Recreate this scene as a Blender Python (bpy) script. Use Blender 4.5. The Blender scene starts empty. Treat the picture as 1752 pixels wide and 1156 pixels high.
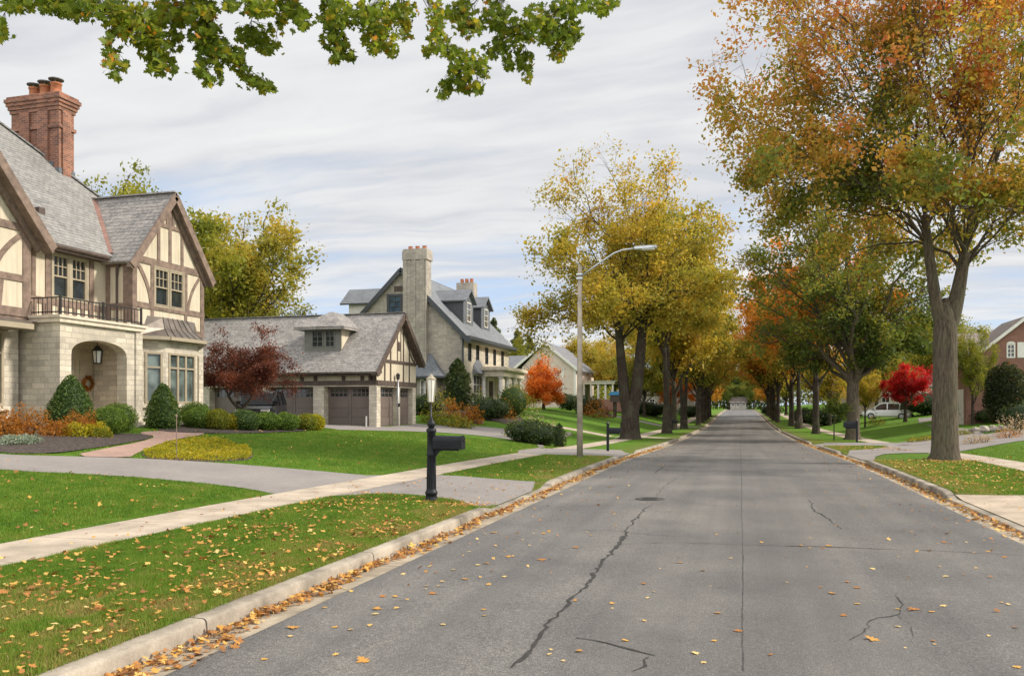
import bpy, bmesh, math, random
import numpy as np
from mathutils import Vector, Matrix
from mathutils.geometry import delaunay_2d_cdt

random.seed(7)
scene = bpy.context.scene
COL = scene.collection

# ------------------------------------------------------------------ camera numbers
F, CX, CY, EYE = 1400.0, 876.0, 697.0, 1.8
YAW = math.atan(390.0 / F)
CA, SA = math.cos(YAW), math.sin(YAW)

def ray(px, py):
    t = (px - CX) / F
    return (t * CA - SA, t * SA + CA, (CY - py) / F)

def onx(px, py, X):                      # pixel -> point on the plane x = X
    d = ray(px, py); s = X / d[0]
    return (X, s * d[1], EYE + s * d[2])

def ony(px, py, Y):
    d = ray(px, py); s = Y / d[1]
    return (s * d[0], Y, EYE + s * d[2])

def atZ(px, py, Z):
    d = ray(px, py)
    return (Z * d[0], Z * d[1], EYE + Z * d[2])

# ------------------------------------------------------------------ terrain
KL, KR = -4.05, 3.9
_PY = np.array([-200, 0, 28, 43, 61, 90, 115, 135, 156, 200, 260, 3000.0])
_PZ = np.array([0, 0, 0, -.28, -.48, -.62, -.45, -.1, .22, .75, 1.1, 1.3])

def prof(y):
    y = np.asarray(y, float)
    w = 5.0
    return (np.interp(y - w, _PY, _PZ) + 2 * np.interp(y, _PY, _PZ) + np.interp(y + w, _PY, _PZ)) / 4

DRIVES_L = [(13.3, 17.7), (28.6, 34.0), (57.0, 60.5), (96, 101)]
DRIVES_R = [(9.6, 17.8), (28.4, 36.6), (44.8, 51.0), (84, 89)]

def dip(y, spans):
    y = np.asarray(y, float)
    r = np.zeros_like(y)
    for a, b in spans:
        v = np.clip((y - a + .35) / .7, 0, 1) * np.clip((b + .35 - y) / .7, 0, 1)
        r = np.maximum(r, v)
    return r

def G(x, y):
    x = np.asarray(x, float); y = np.asarray(y, float)
    rl = np.interp(y, [-30, 0, 23, 30, 40, 50, 63, 110, 200], [1.0, 1.05, 1.12, 1.1, .9, 1.2, 2.0, 2.2, 1.5])
    rr = np.interp(y, [-30, 0, 20, 43, 67, 100, 200], [.5, .5, .6, 1.2, 1.6, 2.0, 1.5])
    ul = np.clip((-8.8 - x) / 11.5, 0, 1); ur = np.clip((x - 8.7) / 12.0, 0, 1)
    z = .14 + rl * ul * (1.25 - .25 * ul) + rr * ur * (1.25 - .25 * ur)
    dl = np.clip((KL - x) / 2.4, 0, 1); dr = np.clip((x - KR) / 2.4, 0, 1)
    sm = lambda t: t * t * (3 - 2 * t)
    z = z - np.where(x < 0, .105 * dip(y, DRIVES_L) * (1 - sm(dl)), .105 * dip(y, DRIVES_R) * (1 - sm(dr)))
    return z + prof(y)

def g(x, y):
    return float(G(x, y))

def gp(px, py, dz=0.0):                  # pixel -> point on the ground
    d = ray(px, py)
    f = lambda s: EYE + s * d[2] - (g(s * d[0], s * d[1]) if abs(s * d[0]) > 4 else float(prof(s * d[1]))) - dz
    s0 = 3.0
    s = s0
    while s < 400:
        s1 = s * 1.02
        if f(s1) < 0:
            for _ in range(30):
                m = (s + s1) / 2
                if f(m) < 0: s1 = m
                else: s = m
            break
        s = s1
    return (s * d[0], s * d[1], EYE + s * d[2])

# ------------------------------------------------------------------ materials
def new_mat(name):
    m = bpy.data.materials.new(name); m.use_nodes = True
    nt = m.node_tree; b = nt.nodes['Principled BSDF']
    return m, nt, b

def nd(nt, typ, ins=None, **props):
    n = nt.nodes.new(typ)
    for k, v in props.items(): setattr(n, k, v)
    for k, v in (ins or {}).items():
        s = n.inputs[k]
        if isinstance(v, bpy.types.NodeSocket): nt.links.new(v, s)
        else: s.default_value = v
    return n

def c4(c): return (c[0], c[1], c[2], 1.0)

def ramp(nt, fac, stops):
    r = nd(nt, 'ShaderNodeValToRGB', {'Fac': fac})
    e = r.color_ramp.elements
    while len(e) < len(stops): e.new(.5)
    for i, (p, c) in enumerate(stops):
        e[i].position = p; e[i].color = c4(c)
    return r.outputs['Color']

def mix(nt, fac, a, b, typ='MIX'):
    n = nt.nodes.new('ShaderNodeMix'); n.data_type = 'RGBA'; n.blend_type = typ
    for i, v in ((0, fac), (6, a), (7, b)):
        s = n.inputs[i]
        if isinstance(v, bpy.types.NodeSocket): nt.links.new(v, s)
        elif i == 0: s.default_value = v
        else: s.default_value = c4(v)
    return n.outputs[2]

def mth(nt, op, a, b=0.0, c=0.0):
    n = nt.nodes.new('ShaderNodeMath'); n.operation = op
    for i, v in enumerate((a, b, c)):
        if isinstance(v, bpy.types.NodeSocket): nt.links.new(v, n.inputs[i])
        else: n.inputs[i].default_value = v
    return n.outputs[0]

def noise(nt, vec, scale, detail=4, rough=.55):
    n = nd(nt, 'ShaderNodeTexNoise', {'Scale': scale, 'Detail': detail, 'Roughness': rough})
    if vec is not None: nt.links.new(vec, n.inputs['Vector'])
    return n.outputs['Fac']

def bump(nt, b, h, strength=.4, dist=.02):
    n = nd(nt, 'ShaderNodeBump', {'Strength': strength, 'Distance': dist, 'Height': h})
    nt.links.new(n.outputs['Normal'], b.inputs['Normal'])

def wpos(nt): return nd(nt, 'ShaderNodeNewGeometry').outputs['Position']

def plain(name, c, rough=.6, var=.12, scale=6.0, bmp=.0, metal=0.0, spec=.5):
    m, nt, b = new_mat(name)
    p = wpos(nt)
    f = noise(nt, p, scale, 5)
    lo = tuple(max(0, v * (1 - var * 1.6)) for v in c); hi = tuple(v * (1 + var * 1.3) for v in c)
    nt.links.new(ramp(nt, f, [(.3, lo), (.7, hi)]), b.inputs['Base Color'])
    b.inputs['Roughness'].default_value = rough; b.inputs['Metallic'].default_value = metal
    b.inputs['Specular IOR Level'].default_value = spec
    if bmp: bump(nt, b, noise(nt, p, scale * 6, 4), bmp, .01)
    return m

def masonry(name, c1, c2, mortar, bw, rh, ms=.012, rough=.85, var=.35, bmp=.5, squash=1.0, sqf=2, patch=None):
    m, nt, b = new_mat(name)
    uv = nd(nt, 'ShaderNodeUVMap').outputs['UV']
    p = wpos(nt)
    wob = nd(nt, 'ShaderNodeTexNoise', {'Vector': p, 'Scale': 2.5, 'Detail': 2.0})
    vec = nd(nt, 'ShaderNodeVectorMath', {0: wob.outputs['Color'], 1: (.02, .02, .02)}, operation='MULTIPLY')
    vec2 = nd(nt, 'ShaderNodeVectorMath', {0: uv, 1: vec.outputs[0]}, operation='ADD')
    br = nd(nt, 'ShaderNodeTexBrick', {'Vector': vec2.outputs[0], 'Color1': c4(c1), 'Color2': c4(c2), 'Mortar': c4(mortar),
            'Scale': 1.0, 'Mortar Size': ms, 'Mortar Smooth': .25, 'Bias': 0.0, 'Brick Width': bw, 'Row Height': rh},
            offset=.5, squash=squash, squash_frequency=sqf)
    f = noise(nt, p, 1.3, 6, .6); f2 = noise(nt, p, 22, 3)
    col = mix(nt, var, br.outputs['Color'], ramp(nt, f, [(.3, (.45, .44, .45)), (.7, (1.35, 1.32, 1.25))]), 'MULTIPLY')
    col = mix(nt, .3, col, ramp(nt, f2, [(.3, (.6, .6, .6)), (.75, (1.3, 1.3, 1.3))]), 'MULTIPLY')
    if patch: col = mix(nt, ramp(nt, noise(nt, p, .9, 4), [(.5, (0, 0, 0)), (.72, (.6, .6, .6))]), col, patch)
    nt.links.new(col, b.inputs['Base Color'])
    b.inputs['Roughness'].default_value = rough
    h = mth(nt, 'ADD', mth(nt, 'MULTIPLY', br.outputs['Fac'], -1.0), mth(nt, 'MULTIPLY', f2, .5))
    bump(nt, b, h, bmp, .02)
    return m

def shingle(name, c1, c2, c3, bw=.22, rh=.17, moss=None):
    m, nt, b = new_mat(name)
    uv = nd(nt, 'ShaderNodeUVMap').outputs['UV']
    p = wpos(nt)
    wob = nd(nt, 'ShaderNodeTexNoise', {'Vector': p, 'Scale': 3.0, 'Detail': 2.0})
    vec = nd(nt, 'ShaderNodeVectorMath', {0: wob.outputs['Color'], 1: (.05, .035, .0)}, operation='MULTIPLY')
    vec2 = nd(nt, 'ShaderNodeVectorMath', {0: uv, 1: vec.outputs[0]}, operation='ADD').outputs[0]
    br = nd(nt, 'ShaderNodeTexBrick', {'Vector': vec2, 'Color1': c4(c1), 'Color2': c4(c2), 'Mortar': c4(tuple(v * .35 for v in c1)),
            'Scale': 1.0, 'Mortar Size': .008, 'Mortar Smooth': .1, 'Bias': 0.0, 'Brick Width': bw, 'Row Height': rh}, offset=.5)
    sep = nd(nt, 'ShaderNodeSeparateXYZ', {0: vec2})
    saw = mth(nt, 'FRACT', mth(nt, 'DIVIDE', sep.outputs[1], rh))
    f = noise(nt, p, .9, 6, .65); f2 = noise(nt, p, 9, 4)
    col = mix(nt, ramp(nt, f2, [(.45, (0, 0, 0)), (.7, (.8, .8, .8))]), br.outputs['Color'], c3)
    col = mix(nt, .45, col, ramp(nt, f, [(.3, (.6, .6, .6)), (.7, (1.3, 1.3, 1.3))]), 'MULTIPLY')
    edge = ramp(nt, saw, [(0.0, (.42, .42, .42)), (.12, (.8, .8, .8)), (.3, (1, 1, 1)), (1, (1.05, 1.05, 1.05))])
    col = mix(nt, .8, col, edge, 'MULTIPLY')
    if moss: col = mix(nt, ramp(nt, noise(nt, p, 1.7, 5), [(.58, (0, 0, 0)), (.8, (.55, .55, .55))]), col, moss)
    nt.links.new(col, b.inputs['Base Color'])
    b.inputs['Roughness'].default_value = .75
    h = mth(nt, 'ADD', mth(nt, 'MULTIPLY', saw, -1.0), mth(nt, 'MULTIPLY', br.outputs['Fac'], -.5))
    bump(nt, b, mth(nt, 'ADD', h, mth(nt, 'MULTIPLY', f2, .6)), .6, .03)
    return m

def leafmat(name, stops, trans=.48, rough=.55):
    stops = [(p, tuple(min(.8, v * 1.15) for v in c)) for p, c in stops]
    m, nt, b = new_mat(name)
    a = nd(nt, 'ShaderNodeAttribute', attribute_name='tone')
    col = ramp(nt, a.outputs['Fac'], stops)
    nt.links.new(col, b.inputs['Base Color'])
    b.inputs['Roughness'].default_value = rough; b.inputs['Specular IOR Level'].default_value = .25
    t = nd(nt, 'ShaderNodeBsdfTranslucent')
    tc = mix(nt, 1.0, col, (1.25, 1.15, .8), 'MULTIPLY'); nt.links.new(tc, t.inputs['Color'])
    ms = nd(nt, 'ShaderNodeMixShader', {0: trans})
    nt.links.new(b.outputs[0], ms.inputs[1]); nt.links.new(t.outputs[0], ms.inputs[2])
    nt.links.new(ms.outputs[0], nt.nodes['Material Output'].inputs['Surface'])
    return m

def glassmat(name, c=(.02, .025, .028), rough=.06):
    m, nt, b = new_mat(name)
    p = wpos(nt)
    nt.links.new(ramp(nt, noise(nt, p, 1.8, 2), [(.35, tuple(v * .5 for v in c)), (.7, tuple(v * 1.8 for v in c))]), b.inputs['Base Color'])
    b.inputs['Roughness'].default_value = rough; b.inputs['Specular IOR Level'].default_value = .8
    bump(nt, b, noise(nt, p, .8, 1), .06, .05)
    return m

def stucco(name, c):
    """rendered wall: faint blotches and vertical rain streaks"""
    m, nt, b = new_mat(name); p = wpos(nt)
    f = noise(nt, p, 1.4, 5); st = noise(nt, nd(nt, 'ShaderNodeMapping', {'Vector': p, 'Scale': (5, 5, .35)}).outputs[0], 1.6, 5, .6); g_ = noise(nt, p, 50, 3)
    col = ramp(nt, f, [(.3, tuple(v * .90 for v in c)), (.7, tuple(v * 1.06 for v in c))])
    col = mix(nt, .7, col, ramp(nt, st, [(.36, (.80, .77, .72)), (.56, (1.02, 1.02, 1.02))]), 'MULTIPLY')
    nt.links.new(col, b.inputs['Base Color']); b.inputs['Roughness'].default_value = .92; b.inputs['Specular IOR Level'].default_value = .2
    bump(nt, b, g_, .25, .01)
    return m

MT = {}
def build_mats():
    T = MT
    T['cream'] = stucco('cream_stucco', (.60, .525, .405))
    T['timber'] = plain('brown_timber', (.20, .138, .105), .7, .25, 5, .2)
    T['timber_dark'] = plain('dark_timber', (.09, .062, .05), .7, .25, 5, .2)
    T['trim'] = plain('taupe_trim', (.36, .30, .21), .55, .08, 4)
    T['white_trim'] = plain('white_trim', (.76, .715, .655), .5, .06, 4)
    T['limestone'] = masonry('pale_limestone', (.655, .585, .47), (.465, .41, .33), (.41, .37, .31), .46, .17, .010, var=.4, squash=.6, sqf=3)
    T['limecap'] = plain('limestone_cap', (.62, .545, .43), .8, .12, 5, .15)
    T['greystone'] = masonry('tan_rubble_stone', (.49, .435, .365), (.37, .33, .28), (.33, .30, .26), .38, .16, .013, var=.5, squash=.7, sqf=2)
    T['whitebrick'] = masonry('white_brick', (.66, .61, .51), (.58, .53, .44), (.5, .46, .4), .25, .09, .008, var=.25)
    T['brick'] = masonry('orange_red_brick', (.37, .145, .082), (.17, .068, .045), (.32, .24, .19), .22, .075, .009, var=.7)
    T['redbrick'] = masonry('pink_red_brick', (.30, .125, .085), (.23, .095, .068), (.30, .22, .18), .24, .085, .009, var=.3)
    T['pave'] = masonry('pink_brick_paving', (.42, .26, .20), (.34, .22, .18), (.30, .22, .18), .22, .11, .008, var=.3, bmp=.2)
    T['slate'] = shingle('weathered_slate', (.262, .25, .235), (.185, .18, .172), (.335, .315, .29), .26, .17, moss=(.21, .18, .11))
    T['slate_warm'] = shingle('mottled_brown_slate', (.315, .285, .262), (.185, .172, .165), (.42, .385, .345), .3, .19)
    T['slate_blue'] = shingle('blue_grey_slate', (.19, .20, .22), (.145, .155, .17), (.25, .26, .27), .3, .2)
    T['shingle_grey'] = shingle('grey_shingles', (.20, .20, .215), (.16, .16, .175), (.24, .24, .25), .3, .2)
    T['shingle_brown'] = shingle('brown_shingles', (.24, .19, .165), (.18, .145, .13), (.29, .235, .2), .3, .2)
    T['cover_iron'] = plain('worn_cover_iron', (.06, .056, .052), .6, .25, 12)
    T['copper'] = plain('brown_metal_roof', (.185, .155, .13), .38, .18, 3, 0, .5)
    T['lead'] = plain('grey_lead_flashing', (.13, .14, .155), .5, .2, 8)
    T['fascia'] = plain('dark_grey_fascia', (.055, .06, .067), .5, .15, 6)
    T['clay'] = plain('clay_pot', (.42, .15, .065), .8, .2, 9, .2)
    T['black'] = plain('black_paint', (.010, .011, .014), .5, .2, 9, spec=.3)
    T['iron'] = plain('wrought_iron', (.022, .02, .02), .5, .2, 9)
    T['garage_door'] = plain('taupe_garage_door', (.155, .12, .103), .5, .08, 1.5)
    T['garage_dark'] = plain('grey_green_cladding', (.15, .145, .125), .6, .1, 4)
    T['glass'] = glassmat('dark_window_glass')
    T['glass_blue'] = glassmat('blue_tinted_window_glass', (.05, .085, .13))
    T['glass_green'] = glassmat('curtained_window_glass', (.10, .125, .115), .12)
    T['siding'] = masonry('grey_beige_siding', (.70, .57, .48), (.66, .54, .455), (.48, .40, .345), 6.0, .16, .006, var=.12, bmp=.25)
    T['door'] = plain('cream_door', (.50, .43, .31), .5, .08, 3)
    T['bark'] = barkmat('grey_brown_bark', (.155, .12, .085), (.055, .042, .032))
    T['bark_dark'] = barkmat('dark_bark', (.075, .055, .042), (.026, .02, .016))
    T['soil'] = plain('dark_mulch', (.062, .045, .037), .95, .6, 14, .9)
    T['concrete_pole'] = plain('weathered_wood_pole', (.36, .30, .235), .85, .22, 3, .3)
    T['metal'] = plain('galvanised_steel', (.55, .56, .57), .35, .08, 9, 0, .7)
    T['white_paint'] = plain('white_car_paint', (.78, .79, .80), .25, .03, 3)
    T['dark_car_glass'] = plain('dark_car_glass', (.012, .013, .014), .45, .1, 3, spec=.2)
    T['black_car'] = plain('black_car_paint', (.012, .013, .015), .2, .1, 3)
    T['rubber'] = plain('tyre_rubber', (.02, .02, .021), .8, .2, 9)
    T['rock'] = plain('pale_boulder', (.36, .31, .255), .9, .35, 4, .8)
    T['blue'] = plain('blue_lid', (.06, .27, .52), .4, .1, 4)
    T['lamp_glass'] = plain('frosted_lamp_glass', (.75, .74, .68), .25, .05, 6)
    T['red_lamp'] = plain('red_lamp', (.5, .02, .02), .3, .05, 6)
    # foliage ramps -----------------------------------------------------------
    T['lf_big'] = leafmat('leaves_green_to_orange', [(.0, (.085, .13, .028)), (.32, (.19, .215, .036)), (.48, (.40, .31, .05)), (.66, (.53, .275, .055)), (.85, (.52, .185, .06)), (1, (.50, .12, .055))])
    T['lf_gold'] = leafmat('leaves_gold', [(.0, (.14, .16, .028)), (.3, (.28, .265, .04)), (.55, (.43, .345, .048)), (.8, (.50, .35, .055)), (1, (.50, .26, .05))])
    T['lf_green'] = leafmat('leaves_dark_green', [(.0, (.05, .085, .022)), (.45, (.105, .145, .028)), (.78, (.26, .24, .03)), (1, (.52, .24, .035))])
    T['lf_olive'] = leafmat('leaves_olive_gold', [(.0, (.085, .115, .022)), (.4, (.21, .22, .034)), (.7, (.36, .30, .042)), (1, (.48, .30, .05))])
    T['lf_orange'] = leafmat('leaves_orange_gold', [(.0, (.17, .14, .022)), (.35, (.38, .23, .028)), (.7, (.60, .26, .04)), (1, (.60, .17, .04))])
    T['lf_flame'] = leafmat('leaves_flame_orange', [(.0, (.30, .16, .025)), (.25, (.66, .24, .035)), (.7, (.82, .25, .055)), (1, (.82, .36, .07))], .6)
    T['lf_red'] = leafmat('leaves_scarlet', [(.0, (.16, .012, .012)), (.4, (.42, .014, .018)), (.8, (.58, .03, .028)), (1, (.6, .12, .03))])
    T['lf_maroon'] = leafmat('leaves_maroon', [(.0, (.055, .024, .018)), (.5, (.135, .045, .03)), (.85, (.23, .075, .04)), (1, (.27, .14, .05))])
    T['lf_pale'] = leafmat('leaves_pale_yellow_green', [(.0, (.11, .14, .025)), (.4, (.25, .25, .04)), (.7, (.41, .33, .05)), (1, (.50, .33, .055))])
    T['lf_spring'] = leafmat('leaves_mid_green', [(.0, (.09, .12, .018)), (.5, (.20, .22, .026)), (1, (.36, .31, .035))])
    T['lf_maple'] = leafmat('leaves_overhanging_green', [(.0, (.085, .14, .017)), (.55, (.175, .235, .026)), (.86, (.33, .29, .03)), (.93, (.52, .27, .025)), (1, (.58, .24, .03))], .55)
    T['lf_pine'] = leafmat('needles_blue_green', [(.0, (.06, .09, .05)), (.6, (.13, .165, .09)), (1, (.22, .24, .13))])
    T['lf_box'] = leafmat('leaves_boxwood', [(.0, (.05, .085, .014)), (.6, (.115, .185, .022)), (1, (.20, .28, .035))], .25)
    T['lf_cone'] = leafmat('leaves_topiary', [(.0, (.032, .06, .016)), (.6, (.08, .13, .027)), (1, (.17, .22, .05))], .25)
    T['lf_rust'] = leafmat('leaves_rust_orange', [(.0, (.13, .09, .02)), (.4, (.33, .15, .028)), (.8, (.46, .17, .03)), (1, (.50, .26, .05))])
    T['lf_yellow'] = leafmat('leaves_yellow_green', [(.0, (.13, .16, .015)), (.5, (.36, .33, .022)), (1, (.58, .42, .03))])
    T['lf_silver'] = leafmat('leaves_silver', [(.0, (.14, .18, .13)), (.6, (.27, .33, .26)), (1, (.42, .46, .38))])
    T['lf_hedge'] = leafmat('leaves_dark_hedge', [(.0, (.02, .035, .012)), (.6, (.05, .075, .018)), (1, (.10, .12, .03))], .25)
    T['lf_beige'] = leafmat('dry_flower_heads', [(.0, (.18, .13, .08)), (.6, (.42, .32, .22)), (1, (.58, .48, .36))])
    T['lf_shade'] = leafmat('leaves_green_red_shrub', [(.0, (.022, .035, .014)), (.7, (.06, .07, .025)), (1, (.2, .075, .03))])
    T['lf_litter'] = leafmat('fallen_leaves', [(.0, (.19, .085, .032)), (.35, (.38, .165, .045)), (.6, (.52, .28, .06)), (.85, (.62, .40, .12)), (1, (.66, .50, .22))], .1, .7)
    T['blade'] = leafmat('grass_blades', [(.0, (.048, .10, .012)), (.45, (.105, .205, .018)), (.78, (.175, .24, .03)), (1, (.30, .235, .08))], .3)

def barkmat(name, hi, lo):
    m, nt, b = new_mat(name)
    p = wpos(nt)
    mp = nd(nt, 'ShaderNodeMapping', {'Vector': p, 'Scale': (9, 9, 1.3)}).outputs[0]
    f = noise(nt, mp, 2.2, 8, .65); f2 = noise(nt, p, 1.5, 4)
    col = ramp(nt, f, [(.36, lo), (.62, hi)])
    col = mix(nt, ramp(nt, f2, [(.45, (0, 0, 0)), (.75, (.5, .5, .5))]), col, (.12, .125, .07))
    nt.links.new(col, b.inputs['Base Color']); b.inputs['Roughness'].default_value = .95
    b.inputs['Specular IOR Level'].default_value = .2
    bump(nt, b, f, 1.0, .05)
    return m

# ------------------------------------------------------------------ objects
ROOT = {}
def tag(o, label=None, cat=None, group=None, kind=None):
    if label: o['label'] = label
    if cat: o['category'] = cat
    if group: o['group'] = group
    if kind: o['kind'] = kind
    return o

def thing(name, label, cat, loc=(0, 0, 0), group=None):
    o = bpy.data.objects.new(name, None); COL.objects.link(o)
    o.empty_display_size = .2
    o.location = loc; ROOT[o] = Vector(loc)
    return tag(o, label, cat, group)

def link(name, me, parent=None, loc=None):
    o = bpy.data.objects.new(name, me); COL.objects.link(o)
    if parent is not None:
        o.parent = parent; ROOT[o] = ROOT[parent]
    elif loc is not None:
        o.location = loc
    return o

class MB:
    def __init__(s): s.v = []; s.f = []; s.m = []
    def poly(s, pts, m=0):
        n = len(s.v); s.v += [tuple(p) for p in pts]; s.f.append(tuple(range(n, n + len(pts)))); s.m.append(m)
    def box(s, x0, x1, y0, y1, z0, z1, m=0):
        s.bx((0, 0, 0), (1, 0, 0), (0, 1, 0), x0, x1, y0, y1, z0, z1, m)
    def bx(s, O, U, N, u0, u1, n0, n1, z0, z1, m=0, W=(0, 0, 1)):
        O, U, N, W = Vector(O), Vector(U), Vector(N), Vector(W)
        if u0 > u1: u0, u1 = u1, u0
        if n0 > n1: n0, n1 = n1, n0
        P = [O + U * u + N * n + W * z for z in (z0, z1) for n in (n0, n1) for u in (u0, u1)]
        q = [(0, 1, 5, 4), (1, 3, 7, 5), (3, 2, 6, 7), (2, 0, 4, 6), (4, 5, 7, 6), (0, 2, 3, 1)]
        if U.cross(N).dot(W) < 0: q = [tuple(reversed(a)) for a in q]
        n = len(s.v); s.v += [tuple(p) for p in P]
        for a in q: s.f.append(tuple(n + i for i in a)); s.m.append(m)
    def bar(s, p, q, w, t, side=(1, 0, 0), m=0):      # beam from p to q, width w across, thickness t along side
        p, q = Vector(p), Vector(q); d = (q - p); L = d.length; d.normalize()
        N = Vector(side); U = d.cross(N).normalized(); N = U.cross(d).normalized()
        s.bx(p, U, N, -w / 2, w / 2, -t / 2, t / 2, 0, L, m, W=d)
    def tube(s, pts, rad, n=8, m=0, cap=True):
        pts = [Vector(p) for p in pts]; k = len(pts); base = len(s.v)
        up = None
        for i, p in enumerate(pts):
            d = (pts[min(i + 1, k - 1)] - pts[max(i - 1, 0)]).normalized()
            if up is None:
                a = Vector((0, 0, 1)) if abs(d.z) < .9 else Vector((1, 0, 0))
                up = d.cross(a).normalized()
            else:
                up = (up - d * up.dot(d)).normalized()
            w = d.cross(up)
            r = rad[i] if hasattr(rad, '__len__') else rad
            for j in range(n):
                a = 2 * math.pi * j / n
                s.v.append(tuple(p + (up * math.cos(a) + w * math.sin(a)) * r))
        for i in range(k - 1):
            for j in range(n):
                s.f.append((base + i * n + j, base + i * n + (j + 1) % n, base + (i + 1) * n + (j + 1) % n, base + (i + 1) * n + j)); s.m.append(m)
        if cap:
            s.f.append(tuple(base + j for j in reversed(range(n)))); s.m.append(m)
            s.f.append(tuple(base + (k - 1) * n + j for j in range(n))); s.m.append(m)
    def lathe(s, c, prof_, n=16, m=0):
        base = len(s.v); k = len(prof_)
        for r, z in prof_:
            for j in range(n):
                a = 2 * math.pi * j / n
                s.v.append((c[0] + r * math.cos(a), c[1] + r * math.sin(a), c[2] + z))
        for i in range(k - 1):
            for j in range(n):
                s.f.append((base + i * n + j, base + i * n + (j + 1) % n, base + (i + 1) * n + (j + 1) % n, base + (i + 1) * n + j)); s.m.append(m)
        s.f.append(tuple(base + j for j in reversed(range(n)))); s.m.append(m)
        s.f.append(tuple(base + (k - 1) * n + j for j in range(n))); s.m.append(m)
    def prism(s, pts, d, m=0):                        # extrude a planar polygon along d (pts counter-clockwise seen from +d)
        d = Vector(d); a = [Vector(p) for p in pts]; b = [p + d for p in a]
        s.poly(b, m); s.poly(list(reversed(a)), m)
        for i in range(len(a)):
            j = (i + 1) % len(a)
            s.poly([a[i], a[j], b[j], b[i]], m)
    def slab(s, pts, t, m=0):                         # roof plane of thickness t below pts (counter-clockwise seen from above)
        a = [Vector(p) for p in pts]
        n = (a[1] - a[0]).cross(a[2] - a[0]).normalized()
        s.prism([p - n * t for p in a], n * t, m)
    def build(s, name, mats, parent=None, smooth=False, loc=None):
        if not isinstance(mats, (list, tuple)): mats = [mats]
        me = bpy.data.meshes.new(name)
        off = ROOT[parent] if parent is not None else Vector(loc or (0, 0, 0))
        me.from_pydata([(a - off.x, b - off.y, c - off.z) for a, b, c in s.v], [], s.f)
        for m in mats: me.materials.append(m)
        me.polygons.foreach_set('material_index', s.m)
        if smooth: me.polygons.foreach_set('use_smooth', [True] * len(s.f))
        uvl = me.uv_layers.new(name='UVMap')
        V = s.v
        data = []
        for f in s.f:
            a, b, c = Vector(V[f[0]]), Vector(V[f[1]]), Vector(V[f[2]])
            n = (b - a).cross(c - a)
            if n.length < 1e-9 and len(f) > 3: n = (c - a).cross(Vector(V[f[3]]) - a)
            n = n.normalized() if n.length > 1e-12 else Vector((0, 0, 1))
            if abs(n.z) > .999: U, W = Vector((1, 0, 0)), Vector((0, 1, 0))
            else:
                U = Vector((0, 0, 1)).cross(n).normalized(); W = n.cross(U)
            for i in f:
                p = Vector(V[i]); data += [p.dot(U), p.dot(W)]
        uvl.data.foreach_set('uv', data)
        me.update()
        return link(name, me, parent, loc)

def fastmesh(name, V, nper, mats, tone=None, smooth=False, F_=None):
    """V: (N*nper,3) vertices, one polygon for every nper of them (or quads F_)."""
    me = bpy.data.meshes.new(name)
    V = np.ascontiguousarray(V, dtype=np.float32)
    nv = len(V)
    me.vertices.add(nv); me.vertices.foreach_set('co', V.ravel())
    if F_ is None:
        nf = nv // nper; idx = np.arange(nv, dtype=np.int32)
    else:
        F_ = np.asarray(F_, dtype=np.int32); nf, nper = F_.shape; idx = F_.ravel()
    me.loops.add(nf * nper); me.loops.foreach_set('vertex_index', idx)
    me.polygons.add(nf)
    me.polygons.foreach_set('loop_start', np.arange(0, nf * nper, nper, dtype=np.int32))
    if tone is not None:
        a = me.attributes.new('tone', 'FLOAT', 'POINT')
        a.data.foreach_set('value', np.repeat(np.asarray(tone, dtype=np.float32), nv // len(tone)))
    for m in (mats if isinstance(mats, (list, tuple)) else [mats]): me.materials.append(m)
    if smooth: me.polygons.foreach_set('use_smooth', np.ones(nf, dtype=bool))
    me.update(calc_edges=True)
    me.validate()
    return me
# ------------------------------------------------------------------ vegetation
def unit(a): return a / np.maximum(np.linalg.norm(a, axis=1, keepdims=True), 1e-9)

def leaf_quads(C, size, rng, up=.5, aspect=.62, droop=0.0):
    """diamond leaves at centres C, slightly folded"""
    n = len(C)
    nrm = unit(rng.normal(size=(n, 3)) + np.array([0, 0, up]))
    d = rng.normal(size=(n, 3)); d[:, 2] -= droop
    d = unit(d - nrm * (d * nrm).sum(1, keepdims=True))
    e = np.cross(nrm, d)
    s = size * rng.uniform(.45, 1.35, (n, 1))
    f = .18 * s * nrm
    V = np.stack([C - d * s * .5, C + e * s * .5 * aspect + f, C + d * s * .55, C - e * s * .5 * aspect + f], 1)
    return V.reshape(-1, 3)

def smooth_noise(P, rng, wl):
    k = unit(rng.normal(size=(5, 3))) * (2 * math.pi / wl) * rng.uniform(.6, 1.5, (5, 1))
    ph = rng.uniform(0, 6.28, 5)
    return np.sin(P @ k.T + ph).mean(1) * 1.1

def bez(p0, p1, p2, n):
    t = np.linspace(0, 1, n)[:, None]
    return (1 - t) ** 2 * p0 + 2 * t * (1 - t) * p1 + t ** 2 * p2

MAPLE = np.array([(0, -.50), (.10, -.18), (.30, -.34), (.34, -.16), (.52, .02), (.36, .08), (.30, .22), (.14, .14), (.12, .34), (0, .56),
                  (-.12, .34), (-.14, .14), (-.30, .22), (-.36, .08), (-.52, .02), (-.34, -.16), (-.30, -.34), (-.10, -.18)])

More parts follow.
